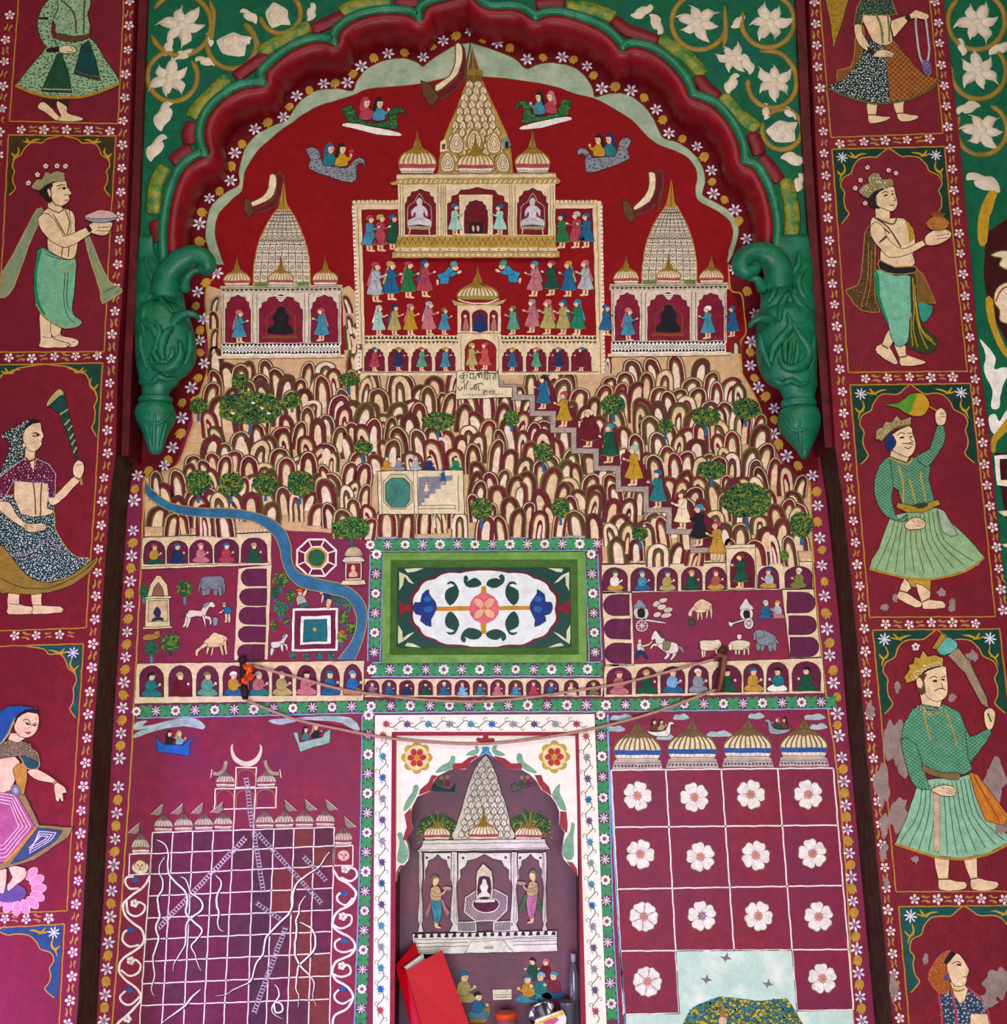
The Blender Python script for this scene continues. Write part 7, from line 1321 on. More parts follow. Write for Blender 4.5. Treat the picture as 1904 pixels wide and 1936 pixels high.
# cusped ivory head of the niche
F(*M2)
OP = P("335,1290 345,1240 370,1185 400,1160 425,1130 430,1080 418,1010 405,985 435,940 452,905 440,860 440,790 455,740 490,672 580,632 600,572 640,522 720,480 750,472 840,475 880,420 930,387 985,358 1040,387 1090,420 1130,470 1240,476 1300,510 1350,560 1385,620 1450,665 1490,720 1515,780 1515,880 1555,930 1545,990 1535,1080 1545,1120 1580,1160 1630,1210 1648,1250")
hd = newobj('trim_6', None, None, pw(915, 1390, 0)); struct(hd); hd['label'] = 'ivory cusped head of the niche with red and green scalloped edge'
slab('cusped_head', [(748, 1390)]+OP+[(1090, 1390)], -.003, .05, mivory, parent=hd, org=hd.location)
def nichart(nm, col, pts, sm=2, out=None, th=.004, pl=-.0034): F(*M2); p = P(pts); p = smooth(p, sm) if sm else p; return slab(nm, p, pl, th, paint(C.get(col, col), .42), parent=hd, org=hd.location)
for q in ("930,385 880,415 850,470 745,475 745,430 810,430 860,390 920,372", "1040,385 1090,420 1130,470 1245,475 1240,430 1170,432 1120,395 1050,378", "640,520 605,560 590,625 500,662 510,620 570,570 595,515", "1335,515 1365,580 1395,625 1460,665 1440,600 1400,560 1385,515", "445,750 440,860 455,905 410,985 388,985 400,930 415,890 398,800", "1520,775 1515,880 1560,930 1570,930 1575,870 1565,780", "395,1160 360,1200 345,1270 338,1270 340,1215 365,1165", "1565,1135 1600,1180 1648,1250 1640,1190 1610,1145"): nichart('red_cusp', 'red', q, 1)
for q in ("840,370 880,340 910,330 905,305 930,310 935,350 900,375", "1125,372 1090,345 1060,330 1065,300 1035,308 1030,350 1070,378", "620,500 660,450 720,420 735,380 760,380 765,410 740,470 660,495", "1205,400 1215,360 1245,365 1260,420 1330,470 1350,505 1290,490 1230,450", "390,780 410,700 455,640 465,590 500,590 495,640 470,690 440,740", "1460,660 1490,600 1520,580 1515,640 1545,700 1565,770 1520,760 1490,710", "345,1130 355,1060 365,990 345,940 380,930 400,1000 425,1060 420,1120 385,1155", "1535,1060 1555,980 1590,920 1600,860 1625,870 1615,960 1620,1090 1590,1130 1550,1110"): nichart('green_leaf', '#6f9a78', q, 2)
nichart('blue_tip', '#2a80b0', "930,385 960,340 955,315 985,310 1010,315 1010,340 1040,385 985,355", 1); nichart('red_crest', 'red', "915,270 925,245 960,250 970,222 1000,222 1005,250 1040,248 1048,272 980,285", 2)
t = T('x'); bpy.data.objects.remove(t.root); t.root = fr; t.wo = fr.location.copy(); t.pl = -.008; t.h = .0004; t.base = .0004
VL = {0: [(724, 1390), (722, 1640), (719, 1936)], 1: [(730, 1369), (1110, 1369)], 2: [(1108, 1392), (1117, 1640), (1127, 1936)]}; cs = ['grey', 'blue', 'purple', 'sky', 'purple', 'grey', 'azure', 'sky', 'purple', 'grey']
for k, pts in VL.items():
    st = along(pts, 40)
    for i, (x, y, a) in enumerate(st): inst('star', MST['rose' if i == 0 or i == len(st)-1 else cs[(i*3+k) % 10]], t, x, y, 8.5, 0, .0012)
    with t.part('vine') as s:
        d = along(pts, 2.5); p = [(x+(6 if k != 1 else 0)*math.sin(i*.39), y+(6 if k == 1 else 0)*math.sin(i*.39)) for i, (x, y, a) in enumerate(d)]; s.line('#5a6a50', 1.5, p)
        s.flat()
        for i in range(3, len(p)-3, 4):
            x, y = p[i]; sg = 1 if (i//4) % 2 else -1; q = smooth([(x, y), (x+5*sg, y-3), (x+8*sg, y+1), (x+5*sg, y+4)], 3, False) if k != 1 else smooth([(x, y), (x-3, y+5*sg), (x+1, y+8*sg), (x+4, y+5*sg)], 3, False); s.line('#6a7a5c', 1.1, q)
t.root = hd; t.wo = hd.location.copy(); t.pl = -.003; t.h = .0003; t.base = .0003
for cx, cy in ((488, 390), (1478, 385)):
    F(*M2)
    with t.part('roundel') as s:
        for k in range(8): a = k*.785; s.ell('#b8983a', cx+78*math.cos(a), cy+84*math.sin(a), 36, 34, n=10); s.t.h -= DZ
        s.up(); s.ell('#dccb98', cx, cy, 84, 90)
        for k in range(6): a = k*1.047; s.ell('#b02c30', cx+42*math.cos(a), cy+44*math.sin(a), 26, 22, math.degrees(a), 10, 'ochre', 1.2)
        s.ell('ochre', cx, cy, 16)
# ---- shrine painted on the niche back
F(*M2); NH = .0005
t = T('niche_shrine_painting', 'painted white shrine with scaled spire and pillared porch on the niche back', 'painted shrine', None, at=(975, 1800), pl=ND, h=NH)
rr = random.Random(4)
for cx, cy, w in ((640, 850, 150), (1300, 840, 160)):
    with t.part('palm') as s:
        s.ell('#2f4a2c', cx, cy+40, w*.95, 95, n=18)
        for k in range(26): a = math.radians(180+180*k/25+rr.uniform(-8, 8)); L = w*rr.uniform(.7, 1.1); s.stroke(rr.choice(['#3f6a3c', '#6a7a30', '#274a3a', '#8a8a34']), 3.2, [(cx+20*math.cos(a), cy+60+20*math.sin(a)), (cx+L*.6*math.cos(a), cy+40+L*.75*math.sin(a)), (cx+L*math.cos(a), cy+60+L*.85*math.sin(a))], 3, taper=True)
        F1(); x0, y0 = 660+cx*.2626, 1330+cy*.2626; s.dots(['#a09a2c', '#5a7a30'], [(x0-w*.26, y0), (x0+w*.26, y0), (x0+w*.27, y0+40), (x0-w*.27, y0+40)], 6, 2, .45, int(cx)); F(*M2)
with t.part('spire') as s: s.fill('#cfc4b4', "985,372 1030,440 1065,530 1100,640 1138,770 1165,880 1175,1000 760,1000 772,880 810,760 850,620 900,480 940,420", 2, OUT, 1.2)
for r_ in range(13):
    y = 440+r_*42; u = (y-372)/630; hw = 24+178*u**.85; n = max(2, int(hw*2/46)); h0 = t.h
    for j in range(n):
        x = 980-hw+2*hw*(j+.5)/n+(8 if r_ % 2 else -8)*(u > .1); t.h = h0
        with t.part('scale') as s: s.fill('#ddd2c2', [(x, y-32), (x-hw/n*.7, y-10), (x-hw/n*.92, y+10), (x, y+26), (x+hw/n*.92, y+10), (x+hw/n*.7, y-10)], 0, '#4a4038', 1.2); s.stroke('#8a8074', 1, [(x, y-14), (x, y+14)])
F1(); dome(t, 660+632*.2626, 1330+985*.2626, 50, 30, 14, 'rose', col='#ddd0b8'); dome(t, 660+968*.2626, 1330+985*.2626, 56, 34, 32, 'rose', col='#ddd0b8'); dome(t, 660+1292*.2626, 1330+985*.2626, 52, 30, 14, 'rose', col='#ddd0b8')
F(*M2)
with t.part('cornice') as s: s.fill('#d8cec6', "535,985 1410,975 1420,1010 1452,1050 485,1068 520,1030", 0, OUT, 1); s.stroke('#5a504a', 1, "530,1010 1415,1002"); s.stroke('#5a504a', 1, "500,1055 1445,1040")
for x0, x1 in ((540, 735), (785, 1165), (1215, 1395)):
    with t.part('arch_spandrel') as s:
        w = x1-x0; L = [(x0, 1075), (x0, 1290), (x0+w*.05, 1250), (x0+w*.04, 1200), (x0+w*.14, 1170), (x0+w*.18, 1130), (x0+w*.34, 1118), (x0+w*.5, 1085)]; s.fill('#d8cec6', L+[(x0+x1-a, b) for a, b in L[-2::-1]], 0, OUT, .9); s.ell('#3a3a50', x0+w*.1, 1110, 10); s.ell('#3a3a50', x1-w*.1, 1110, 10)
for x in (515, 758, 1190, 1408):
    with t.part('pillar') as s: k = .6 if x in (515, 1408) else 1; s.fill('#d4cac2', [(x-20*k, 1068), (x+20*k, 1068), (x+24*k, 1260), (x+14*k, 1320), (x+30*k, 1560), (x+14*k, 1590), (x+36*k, 1645), (x-36*k, 1645), (x-14*k, 1590), (x-30*k, 1560), (x-14*k, 1320), (x-24*k, 1260)], 0, OUT, .9); s.stroke('#7a7070', 1, [(x-4, 1080), (x-2, 1580)]); s.stroke('#7a7070', 1, [(x+10*k, 1330), (x+16*k, 1555)])
for q in ("775,1575 912,1572 914,1640 778,1642", "1040,1572 1165,1570 1168,1636 1042,1638"):
    with t.part('balustrade') as s: a = s.fill('#6a5a64', q, 0, 'white', 1.6); s.hatch('#c9c0c0', a, 3, 90, .8)
with t.part('octagon_basin') as s: a = s.fill('#7a5a68', "920,1345 1045,1340 1138,1385 1135,1490 1060,1562 915,1568 832,1500 838,1400", 0, 'white', 1.8); s.hatch('#c9bcbc', a, 3.2, 70, .8); s.ell('#5a1c3a', 985, 1448, 98, 58, out='white', ow=1.6)
with t.part('idol_shrine') as s: s.fill('#d8c8b0', "905,1430 915,1410 915,1250 920,1205 968,1155 1025,1205 1035,1250 1035,1400 1050,1425", 0, OUT, 1); s.fill('#4a2038', "930,1400 930,1270 950,1245 995,1245 1018,1270 1018,1400", 2); s.fill('#e0d8cc', "905,1412 1050,1405 1052,1430 905,1436", 0, OUT, .9)
with t.part('idol') as s: s.fill('#e8e0d0', "930,1398 938,1370 955,1355 942,1320 955,1295 962,1268 982,1268 990,1295 1002,1320 992,1355 1008,1370 1015,1395 975,1388", 2)
with t.part('platform') as s:
    s.fill('#ddd6ca', "455,1660 1495,1635 1502,1785 470,1808", 0, OUT, 1); s.flat()
    for k in range(19): x = 465+55*k; s.fill('#2c2038', [(x, 1688-1.2*k), (x+10, 1660-1.2*k), (x+28, 1660-1.2*k), (x+34, 1688-1.2*k)], 0)
    s.flat(False)
    for d in (1700, 1728, 1754): s.stroke('#4a3a34', 1, [(470, d), (860 if d > 1710 else 1490, d-8)]); s.stroke('#4a3a34', 1, [(1180, d-14), (1498, d-22)])
    s.fill('#e2dccf', "880,1715 1120,1705 1150,1760 1190,1790 830,1798 860,1750", 0, '#4a3a34', .8)
with t.part('small_inscription') as s:
    for k in range(4): s.stroke(OUT, 1, [(975+16*k, 1765), (982+16*k, 1748), (988+16*k, 1768)], 2)
def offerer(label, fr_, wrap, scarf, mir, seed):
    F(*fr_, .2626, mir); t2 = T('painted_man', label, 'painted figure', 'offering men in the niche shrine', at=(0, 0), pl=ND, h=t.h)
    with t2.part('scarf') as s: s.fill(scarf, [(-25, -255), (-12, -250), (-30, -150), (-55, -70), (-70, -110), (-45, -170)], 1); s.fill(scarf, [(40, -200), (55, -205), (80, -150), (105, -110), (88, -80), (60, -130)], 1)
    with t2.part('leg') as s: s.fill(PS, [(-10, -60), (30, -60), (20, -15), (45, -5), (40, 5), (0, 2), (-5, -20)], 1, 'rust', .7)
    with t2.part('wrap') as s: s.fill(wrap, [(-30, -205), (40, -195), (48, -110), (30, -40), (0, -40), (-20, -100)], 2, OUT, .9); s.stroke(OUT, .7, [(-20, -180), (15, -110), (10, -50)], 2)
    with t2.part('torso') as s: s.fill('#c09a74', [(-30, -285), (20, -300), (40, -260), (42, -195), (-30, -205)], 2, OUT, .8)
    with t2.part('arm') as s: s.fill('#c09a74', [(-25, -270), (10, -245), (45, -250), (70, -275), (78, -262), (50, -228), (0, -225), (-28, -245)], 2, OUT, .7)
    with t2.part('dish') as s: s.ell('#b09080', 85, -285, 32, 14)
    with t2.part('head') as s: s.fill(PS, [(-12, -300), (12, -305), (28, -335), (22, -362), (-8, -365), (-20, -335)], 2, 'rust', .7); s.fill('olive', [(-30, -350), (-10, -380), (15, -375), (22, -360), (-8, -355), (-18, -330)], 2)
offerer('painted man in a blue wrap holding a dish in the niche shrine', (660+620*.2626, 1330+1615*.2626), 'sky', '#a8707c', 1, 1); offerer('painted man in a pink wrap holding a dish in the niche shrine', (660+1325*.2626, 1330+1580*.2626), '#b86a94', '#3a6a34', -1, 2)
F(*M2)
for lb, q, c in (('dark teal flying boat painted left of the niche spire', "590,600 620,580 640,605 730,620 765,575 760,635 600,628", '#1a3a40'), ('grey flying boat painted right of the niche spire', "1165,585 1190,570 1220,595 1335,570 1345,585 1180,635", '#5a6060')):
    F(*M2); t2 = T('flying_boat', lb, 'painted boat', 'small flying boats in the niche', at=P_c(q), pl=ND, h=NH+.0002, pxat=True)
    with t2.part('hull') as s: s.fill(c, q, 1, OUT, 1)
    cx = 670 if '590' in q else 1250
    with t2.part('rider') as s: s.fill('#3c5a34', [(cx-30, 600), (cx-25, 560), (cx, 550), (cx+15, 600)], 2); s.ell('#a8825c', cx-5, 535, 14)
    with t2.part('rider') as s: s.fill('#7a2a34', [(cx+20, 595), (cx+28, 555), (cx+50, 550), (cx+60, 590)], 2); s.ell('#a8825c', cx+38, 530, 14)
for x, y, h, r, tu, d, lp in ((1007, 1853, 42, 'dgreen', 'dark', -1, None), (1032, 1852, 40, 'maroon', 'pink', -1, None), (1022, 1890, 52, 'teal', 'lblue', -1, 'sky'), (1047, 1888, 52, '#7a2438', 'sky', -1, 'blue'), (998, 1896, 54, 'ochre', 'blue', -1, 'sky'), (878, 1895, 58, 'khaki', 'blue', 1, 'khaki'), (904, 1925, 50, 'blue', 'dark', 1, 'sky')):
    sitter(x, y, h, r, tu, d, 'painted low in the niche', 'audience painted low in the niche', pl=ND, lap=lp, base=NH+.0002, lab='seated figure in wine red with light blue turban painted in the niche' if r[0] == '#' else None)
F(660, 1636, 300/1904); t2 = T('painted_stool', 'tan cushioned seat under the blue-robed figure in the niche', 'painted seat', None, at=(1560, 1880), pl=ND, h=NH+.0001)
with t2.part('seat') as s: a = s.fill('#a07c44', "1430,1790 1690,1650 1700,1800 1640,1890 1440,1900", 1, OUT, 1); s.hatch('brown', a, 3, 30, .7)
t2 = T('painted_book', 'white open book painted between the seated groups in the niche', 'painted book', None, at=(1830, 1620), pl=ND, h=NH+.0002)
with t2.part('pages') as s: s.fill('#ddd0bc', "1720,1490 1950,1485 1955,1612 1730,1620", 0, OUT, .9); s.stroke(OUT, 1, "1740,1555 1945,1550"); s.stroke(OUT, 1, "1740,1582 1945,1578")
# ================================================================= THINGS STANDING IN THE NICHE
mbook = paint('#b40012', .42, .06, .08, 20, 0, .22); FZ = pw(900, 1975, 0).z
bk = newobj('red_folder', None, None, Vector((pw(820, 1975, .05).x, .05, FZ))); tag(bk, 'glossy red hardcover folder standing half open against the niche side', 'folder')
def board(nm, cs_, th, mat=mbook):
    A = []
    for x, y, pl in cs_: A.append(pw(x, y, pl))
    nrm = (A[1]-A[0]).cross(A[3]-A[0]).normalized()*th; V = A+[v+nrm for v in A]
    return solid(nm, V, [(0, 1, 2, 3), (7, 6, 5, 4), (0, 1, 5, 4), (1, 2, 6, 5), (2, 3, 7, 6), (3, 0, 4, 7)], mat, None, bk, False, bk.location)
board('front_cover', [(765, 1836, .015), (836, 1796, .05), (900, 1972, .03), (806, 1972, -.005)], .003); board('spine', [(748, 1825, .03), (766, 1836, .012), (806, 1972, -.006), (787, 1972, .012)], .003); board('back_cover', [(748, 1825, .032), (785, 1781, .11), (838, 1960, .10), (787, 1972, .014)], .003)
board('pages', [(768, 1826, .03), (800, 1803, .075), (845, 1965, .06), (806, 1970, .005)], .012, paint('#d8cfc6', .7))
msteel = paint('#c8c8cc', .16, .05, .05, 40, 1.0, .5); 
def lathe(nm, prof, mat, parent, org, axis=Vector((0, 0, 1)), c=Vector((0, 0, 0)), n=28):
    q = Vector((0, 0, 1)).rotation_difference(axis); V = []; Fc = []
    for z, r in prof:
        for j in range(n): a = 2*math.pi*j/n; V.append(c+q @ Vector((r*math.cos(a), r*math.sin(a), z)))
    for i in range(len(prof)-1):
        for j in range(n): Fc.append((i*n+j, i*n+(j+1) % n, (i+1)*n+(j+1) % n, (i+1)*n+j))
    Fc.append(tuple(range(n))); Fc.append(tuple(range((len(prof)-1)*n, len(prof)*n)))
    return solid(nm, V, Fc, mat, None, parent, True, org)
# jar with an orange lid
jc = pw(957, 1936, .06); jc.z = FZ; jar = newobj('plastic_jar', None, None, jc); tag(jar, 'clear plastic jar with an orange screw lid standing in the niche', 'jar'); jt = pw(957, 1914, .06).z-FZ
mjar = paint('#8a88a0', .15, .05, .05, 30, 0, .5); mjar.node_tree.nodes['Principled BSDF'].inputs['Transmission Weight'].default_value = .6
lathe('body', [(0, .024), (.004, .029), (jt-.028, .029), (jt-.022, .026), (jt-.018, .026)], mjar, jar, jc, c=jc); lathe('lid', [(jt-.02, .031), (jt-.002, .031), (jt, .029)], paint('#c8441a', .4), jar, jc, c=jc)
# tilted steel tumbler
ax = Vector((-.36, -.35, .86)).normalized(); sc_ = pw(1032, 1932, .09); pot = newobj('steel_pot', None, None, Vector((sc_.x, sc_.y, FZ))); tag(pot, 'shiny steel pot tilted to one side on the niche shelf', 'pot')
lathe('body', [(-.045, .020), (-.035, .038), (0, .040), (.030, .039), (.036, .042), (.040, .042), (.040, .038), (.036, .036), (-.03, .034)], msteel, pot, pot.location, ax, sc_)
lathe('base_ring', [(-.05, .024), (-.045, .026), (-.042, .022)], msteel, pot, pot.location, ax, sc_)
# packet
pk = newobj('paper_packet', None, None, pw(1040, 1960, .01)); tag(pk, 'white paper packet with yellow and pink print in front of the steel pot', 'packet')
def pkpart(nm, pts, pl, th, col): F(900, 1636, 300/1904); return slab(nm, P(pts), pl, th, paint(col, .45), parent=pk, org=pk.location)
pkpart('wrapper', "720,1850 1040,1740 1085,1830 1060,2080 640,2120 690,1960", .004, .012, '#e8e2da'); pkpart('yellow_band', "690,1904 1040,1745 1060,1790 780,1904 760,1960 680,1990", .0032, .0006, '#d8b83a'); pkpart('pink_band', "800,1880 960,1820 1000,1850 940,1904 820,1930", .0028, .0006, '#c0507a')
# clear cup and tall clear bottle
mcl2 = paint('#9a98a8', .12, .05, .05, 30, 0, .5); mcl2.node_tree.nodes['Principled BSDF'].inputs['Transmission Weight'].default_value = .75
cc = pw(1074, 1936, .06); cc.z = FZ; cup = newobj('clear_cup', None, None, cc); tag(cup, 'clear plastic cup beside the steel pot', 'cup'); ct = pw(1074, 1893, .06).z-FZ
lathe('wall', [(0, .014), (.004, .017), (ct-.006, .022), (ct, .0235), (ct, .021), (.006, .0155)], mcl2, cup, cc, c=cc)
bc = pw(1087, 1936, .10); bc.z = FZ; bot = newobj('clear_bottle', None, None, bc); tag(bot, 'tall clear plastic bottle against the right niche side', 'bottle'); bt = pw(1087, 1803, .10).z-FZ
lathe('body', [(0, .012), (.006, .0145), (bt*.72, .0145), (bt*.86, .008), (bt*.9, .006)], mcl2, bot, bc, c=bc, n=18); lathe('cap', [(bt*.9, .0075), (bt, .0075)], paint('#a8a4ac', .4), bot, bc, c=bc, n=18)
# ================================================================= PEGS, GARLAND AND CORDS
mwood = paint('#2c1210', .5, .3, .4); mrope = paint('#b08470', .8, .2, .5, 120)
def peg(x0, y0, x1, y1, label, mat):
    a = pw(x0, y0, -.03); b = pw(x1, y1, -.03); r = newobj('wall_peg', None, None, b); tag(r, label, 'peg', None)
    V, Fc = tube([a+(b-a)*(i/8) for i in range(9)], [.007, .009, .010, .010, .010, .010, .011, .012, .008], 12); solid('peg_shaft', V, Fc, mat, None, r, True, b)
    c = a+Vector((0, 0, .004)); lathe('peg_head', [(-.012, .004), (-.008, .011), (0, .0135), (.008, .011), (.012, .004)], mat, r, b, Vector((0, 0, 1)), c, 14)
    m_ = (a+b)/2; V, Fc = tube([Vector((m_.x, -.03, m_.z)), Vector((m_.x, -.0005, m_.z))], .006, 10); solid('wall_pin', V, Fc, mat, None, r, True, b); return r
peg(458, 1250, 464, 1322, 'dark wooden wall peg wearing an orange marigold garland', mwood)
pr = peg(1367, 1232, 1361, 1308, 'brown wooden wall peg wrapped in a rag above the right arcade', paint('#4a2418', .6, .3, .4))
rag = [pw(x, y, pl) for x, y, pl in ((1349, 1246, -.034), (1362, 1238, -.046), (1371, 1242, -.046), (1368, 1262, -.048), (1364, 1285, -.046), (1360, 1304, -.044), (1352, 1309, -.04))]
V, Fc = tube(rag, [.004, .008, .009, .008, .0065, .006, .003], 10); solid('rag', V, Fc, paint('#7a4a34', .85, .3, .5), None, pr, True, pr.location)
g0 = pw(468, 1290, -.048); ga = newobj('marigold_garland', None, None, g0); tag(ga, 'small orange marigold garland tied on the left wall peg', 'garland')
mor = [paint('#d8420a', .6, .25, .5), paint('#e0701a', .6, .25, .5), paint('#b83008', .6, .25, .5)]; rr = random.Random(2)
for k in range(22):
    x = 463+rr.uniform(-3, 14); y = 1256+k*1.6+rr.uniform(-3, 3); c = pw(x, y, -.046-rr.uniform(0, .012)); lathe('marigold', [(-.006, .002), (-.004, .0055), (0, .0075), (.004, .0055), (.006, .002)], rr.choice(mor), ga, g0, Vector((rr.uniform(-1, 1), -1, rr.uniform(-1, 1))).normalized(), c, 9)
def cord(pts, label, r=.0042):
    F1(); p = smooth(P([(a, b) for a, b, c in pts]), 6, False); n = len(p); w = []
    for i, (x, y) in enumerate(p): u = i/(n-1); d = -.016-.018*abs(2*u-1)**2; w.append(pw(x, y, d))
    V, Fc = tube(w, r, 8); return tag(solid('hanging_cord', V, Fc, mrope, None, None, True, w[n//2]), label, 'cord', 'cords strung between the pegs')
cord([(478, 1259, 0), (566, 1282, 0), (650, 1304, 0), (735, 1316, 0), (818, 1324, 0), (916, 1326, 0), (1014, 1317, 0), (1106, 1303, 0), (1179, 1291, 0), (1271, 1268, 0), (1352, 1246, 0)], 'upper brown cord sagging between the pegs across the arcade')
cord([(465, 1324, 0), (555, 1359, 0), (640, 1378, 0), (739, 1396, 0), (844, 1405, 0), (915, 1406, 0), (988, 1400, 0), (1080, 1386, 0), (1150, 1371, 0), (1240, 1346, 0), (1354, 1304, 0)], 'lower brown cord sagging across the niche head')
# ================================================================= GAME BOARD (snakes and ladders)
BH = .0006; FB = (200, 1330); FB2 = (200, 1636)
gx0 = [289, 327, 365, 403.5, 441.6, 479.7, 517.8, 555.8, 594, 632]; gx1 = [264, 306, 347, 385, 423, 468, 503, 543, 583, 623]
gy = [(1574, 1564), (1614, 1599), (1653, 1637), (1694, 1679), (1736, 1720), (1776, 1761), (1818, 1802), (1860, 1845), (1901, 1889), (1945, 1938)]
def gp(i, j):
    ya, yb = gy[j]; u = i/9; y = ya+(yb-ya)*u; k = (y-1570)/366; return (gx0[i]+(gx1[i]-gx0[i])*k, y)
F1(); t = T('game_board', 'painted snakes-and-ladders board of white lines with tinted squares', 'game board', None, at=(445, 1936), h=BH); rr = random.Random(9)
for j in range(9):
    for i in range(9):
        c = '#63203a' if i < 5 else rr.choice(['#63203a', '#6c2a2e', '#70302c'])
        if i == 5: c = '#4a2438'
        if rr.random() < .18: c = '#562636'
        t.h = BH
        with t.part('square') as s: s.poly(c, [gp(i, j), gp(i+1, j), gp(i+1, j+1), gp(i, j+1)])
    t.h = BH+DZ
t.h = BH+2*DZ
with t.part('grid_lines') as s:
    s.flat()
    for i in range(10): s.line('white', 2.3, [gp(i, 0), gp(i, 5), gp(i, 9)])
    for j in range(10): s.line('white', 2.3, [gp(i, j) for i in (0, 3, 6, 9)])
    F(*FB)
    for q in ("940,462 1085,460 1078,600 932,605", "790,615 1230,605 1225,748 780,765", "928,612 922,760", "1078,605 1072,755", "925,768 920,905", "1072,760 1062,900"): s.stroke('white', 2.2, q, closed=q.count(' ') == 3)
    for q in ("172,1085 328,1080 322,1225 165,1235", "1645,1030 1780,1022 1778,1165 1642,1168"): s.stroke('white', 2.2, q, closed=True)
F(*FB)
for x0, x1, yt, yb in ((945, 1078, 475, 600), (795, 920, 625, 750), (940, 1065, 622, 752), (1085, 1218, 618, 745)):
    with t.part('tower_bay') as s: F1(); A = (200+x0*.2626, 1330+yt*.2626); B = (200+x1*.2626, 1330+yb*.2626); s.line('tan', 1.4, rnd(A[0], B[0], B[1], A[1], A[1]+14)); F(*FB)
tb = t.h
F(*FB)
t2 = T('crescent_moon', 'cream crescent moon above the game board tower', 'painted moon', None, at=(1010, 455), h=BH)
with t2.part('crescent') as s: s.fill('#dccab0', [(1012+115*math.cos(a), 340+115*math.sin(a)) for a in [math.radians(-20+220*i/20) for i in range(21)]]+[(1012+98*math.cos(a), 318+98*math.sin(a)) for a in [math.radians(195-210*i/20) for i in range(21)]])
def turret(x, y, label, d, w=36, h=27, flag=True, horn=False):
    F(*FB); q = P([(x, y)])[0]; F1(); t2 = T('board_turret', label, 'painted turret', 'domed turrets around the game board', at=q, h=BH+.0006); dome(t2, q[0], q[1], w, h, 8, '#8c3a48', '#6a5a48', '#c2b09a', ribs=7)
    if flag:
        with t2.part('flag') as s: a, b = q[0], q[1]-h; s.line('#4a3a34', 2, [(a, b+4), (a+d*1, b-22)]); s.poly('#8a7a68', [(a+d*1, b-24), (a+d*24, b-4), (a+d*9, b-2), (a+d*3, b-8)]); s.line(WB, .9, [(a+d, b-24), (a+d*24, b-4)])
    if horn:
        with t2.part('horn') as s: a, b = q[0], q[1]-h; s.line('#9a8c70', 7, smooth([(a-d*2, b-22), (a+d*2, b-8), (a+d*12, b+2), (a+d*24, b+2)], 4, False)); s.line(CRM, 2, [(a+d*26, b-6), (a+d*28, b+10)])
for k, x in enumerate((415, 560, 705, 845)): turret(x, 918-5*k, f'{ORD[k]} domed board turret from the recess edge, pennant flying toward it', -1)
for k, x in enumerate((1145, 1285, 1430, 1580)): turret(x, 892-3*k, f'{ORD[k]} domed board turret right of the grey ladder', 1, flag=k > 0)
turret(250, 1078, 'side turret standing on the moon face square', -1, 34, 34); turret(1712, 1020, 'side turret standing on the sun face square', 1, 34, 30); turret(862, 600, 'tower dome with a horn beside the crescent, toward the recess edge', -1, 36, 27, False, True); turret(1155, 598, 'tower dome with a horn beside the crescent, toward the niche', 1, 36, 27, False, True)
for x, y, lb, mo in ((248, 1170, 'cream moon face in a square below the side turret', True), (1712, 1095, 'pink sun face in a square below the side turret', False)):
    F(*FB); t2 = T('painted_moon' if mo else 'painted_sun', lb, 'painted face', None, at=(x, y+50), h=BH+.0003)
    with t2.part('hair') as s: s.ell('#6a3a34', x, y-18, 52, 40)
    with t2.part('face') as s: s.ell(PS if mo else '#d8a89a', x, y, 44, 42, out='brown')
    if mo:
        with t2.part('crescent') as s: s.fill('#e0d0bc', [(x+60*math.cos(a), y+8+50*math.sin(a)) for a in [math.radians(-15+210*i/14) for i in range(15)]]+[(x+46*math.cos(a), y-8+46*math.sin(a)) for a in [math.radians(195-210*i/14) for i in range(15)]])
    with t2.part('features') as s: s.ell(OUT, x-16, y-6, 8, 4); s.ell(OUT, x+16, y-6, 8, 4); s.stroke('brown', 1.2, [(x, y-4), (x+3, y+10), (x-4, y+12)]); s.ell('rose', x, y+24, 10, 4)
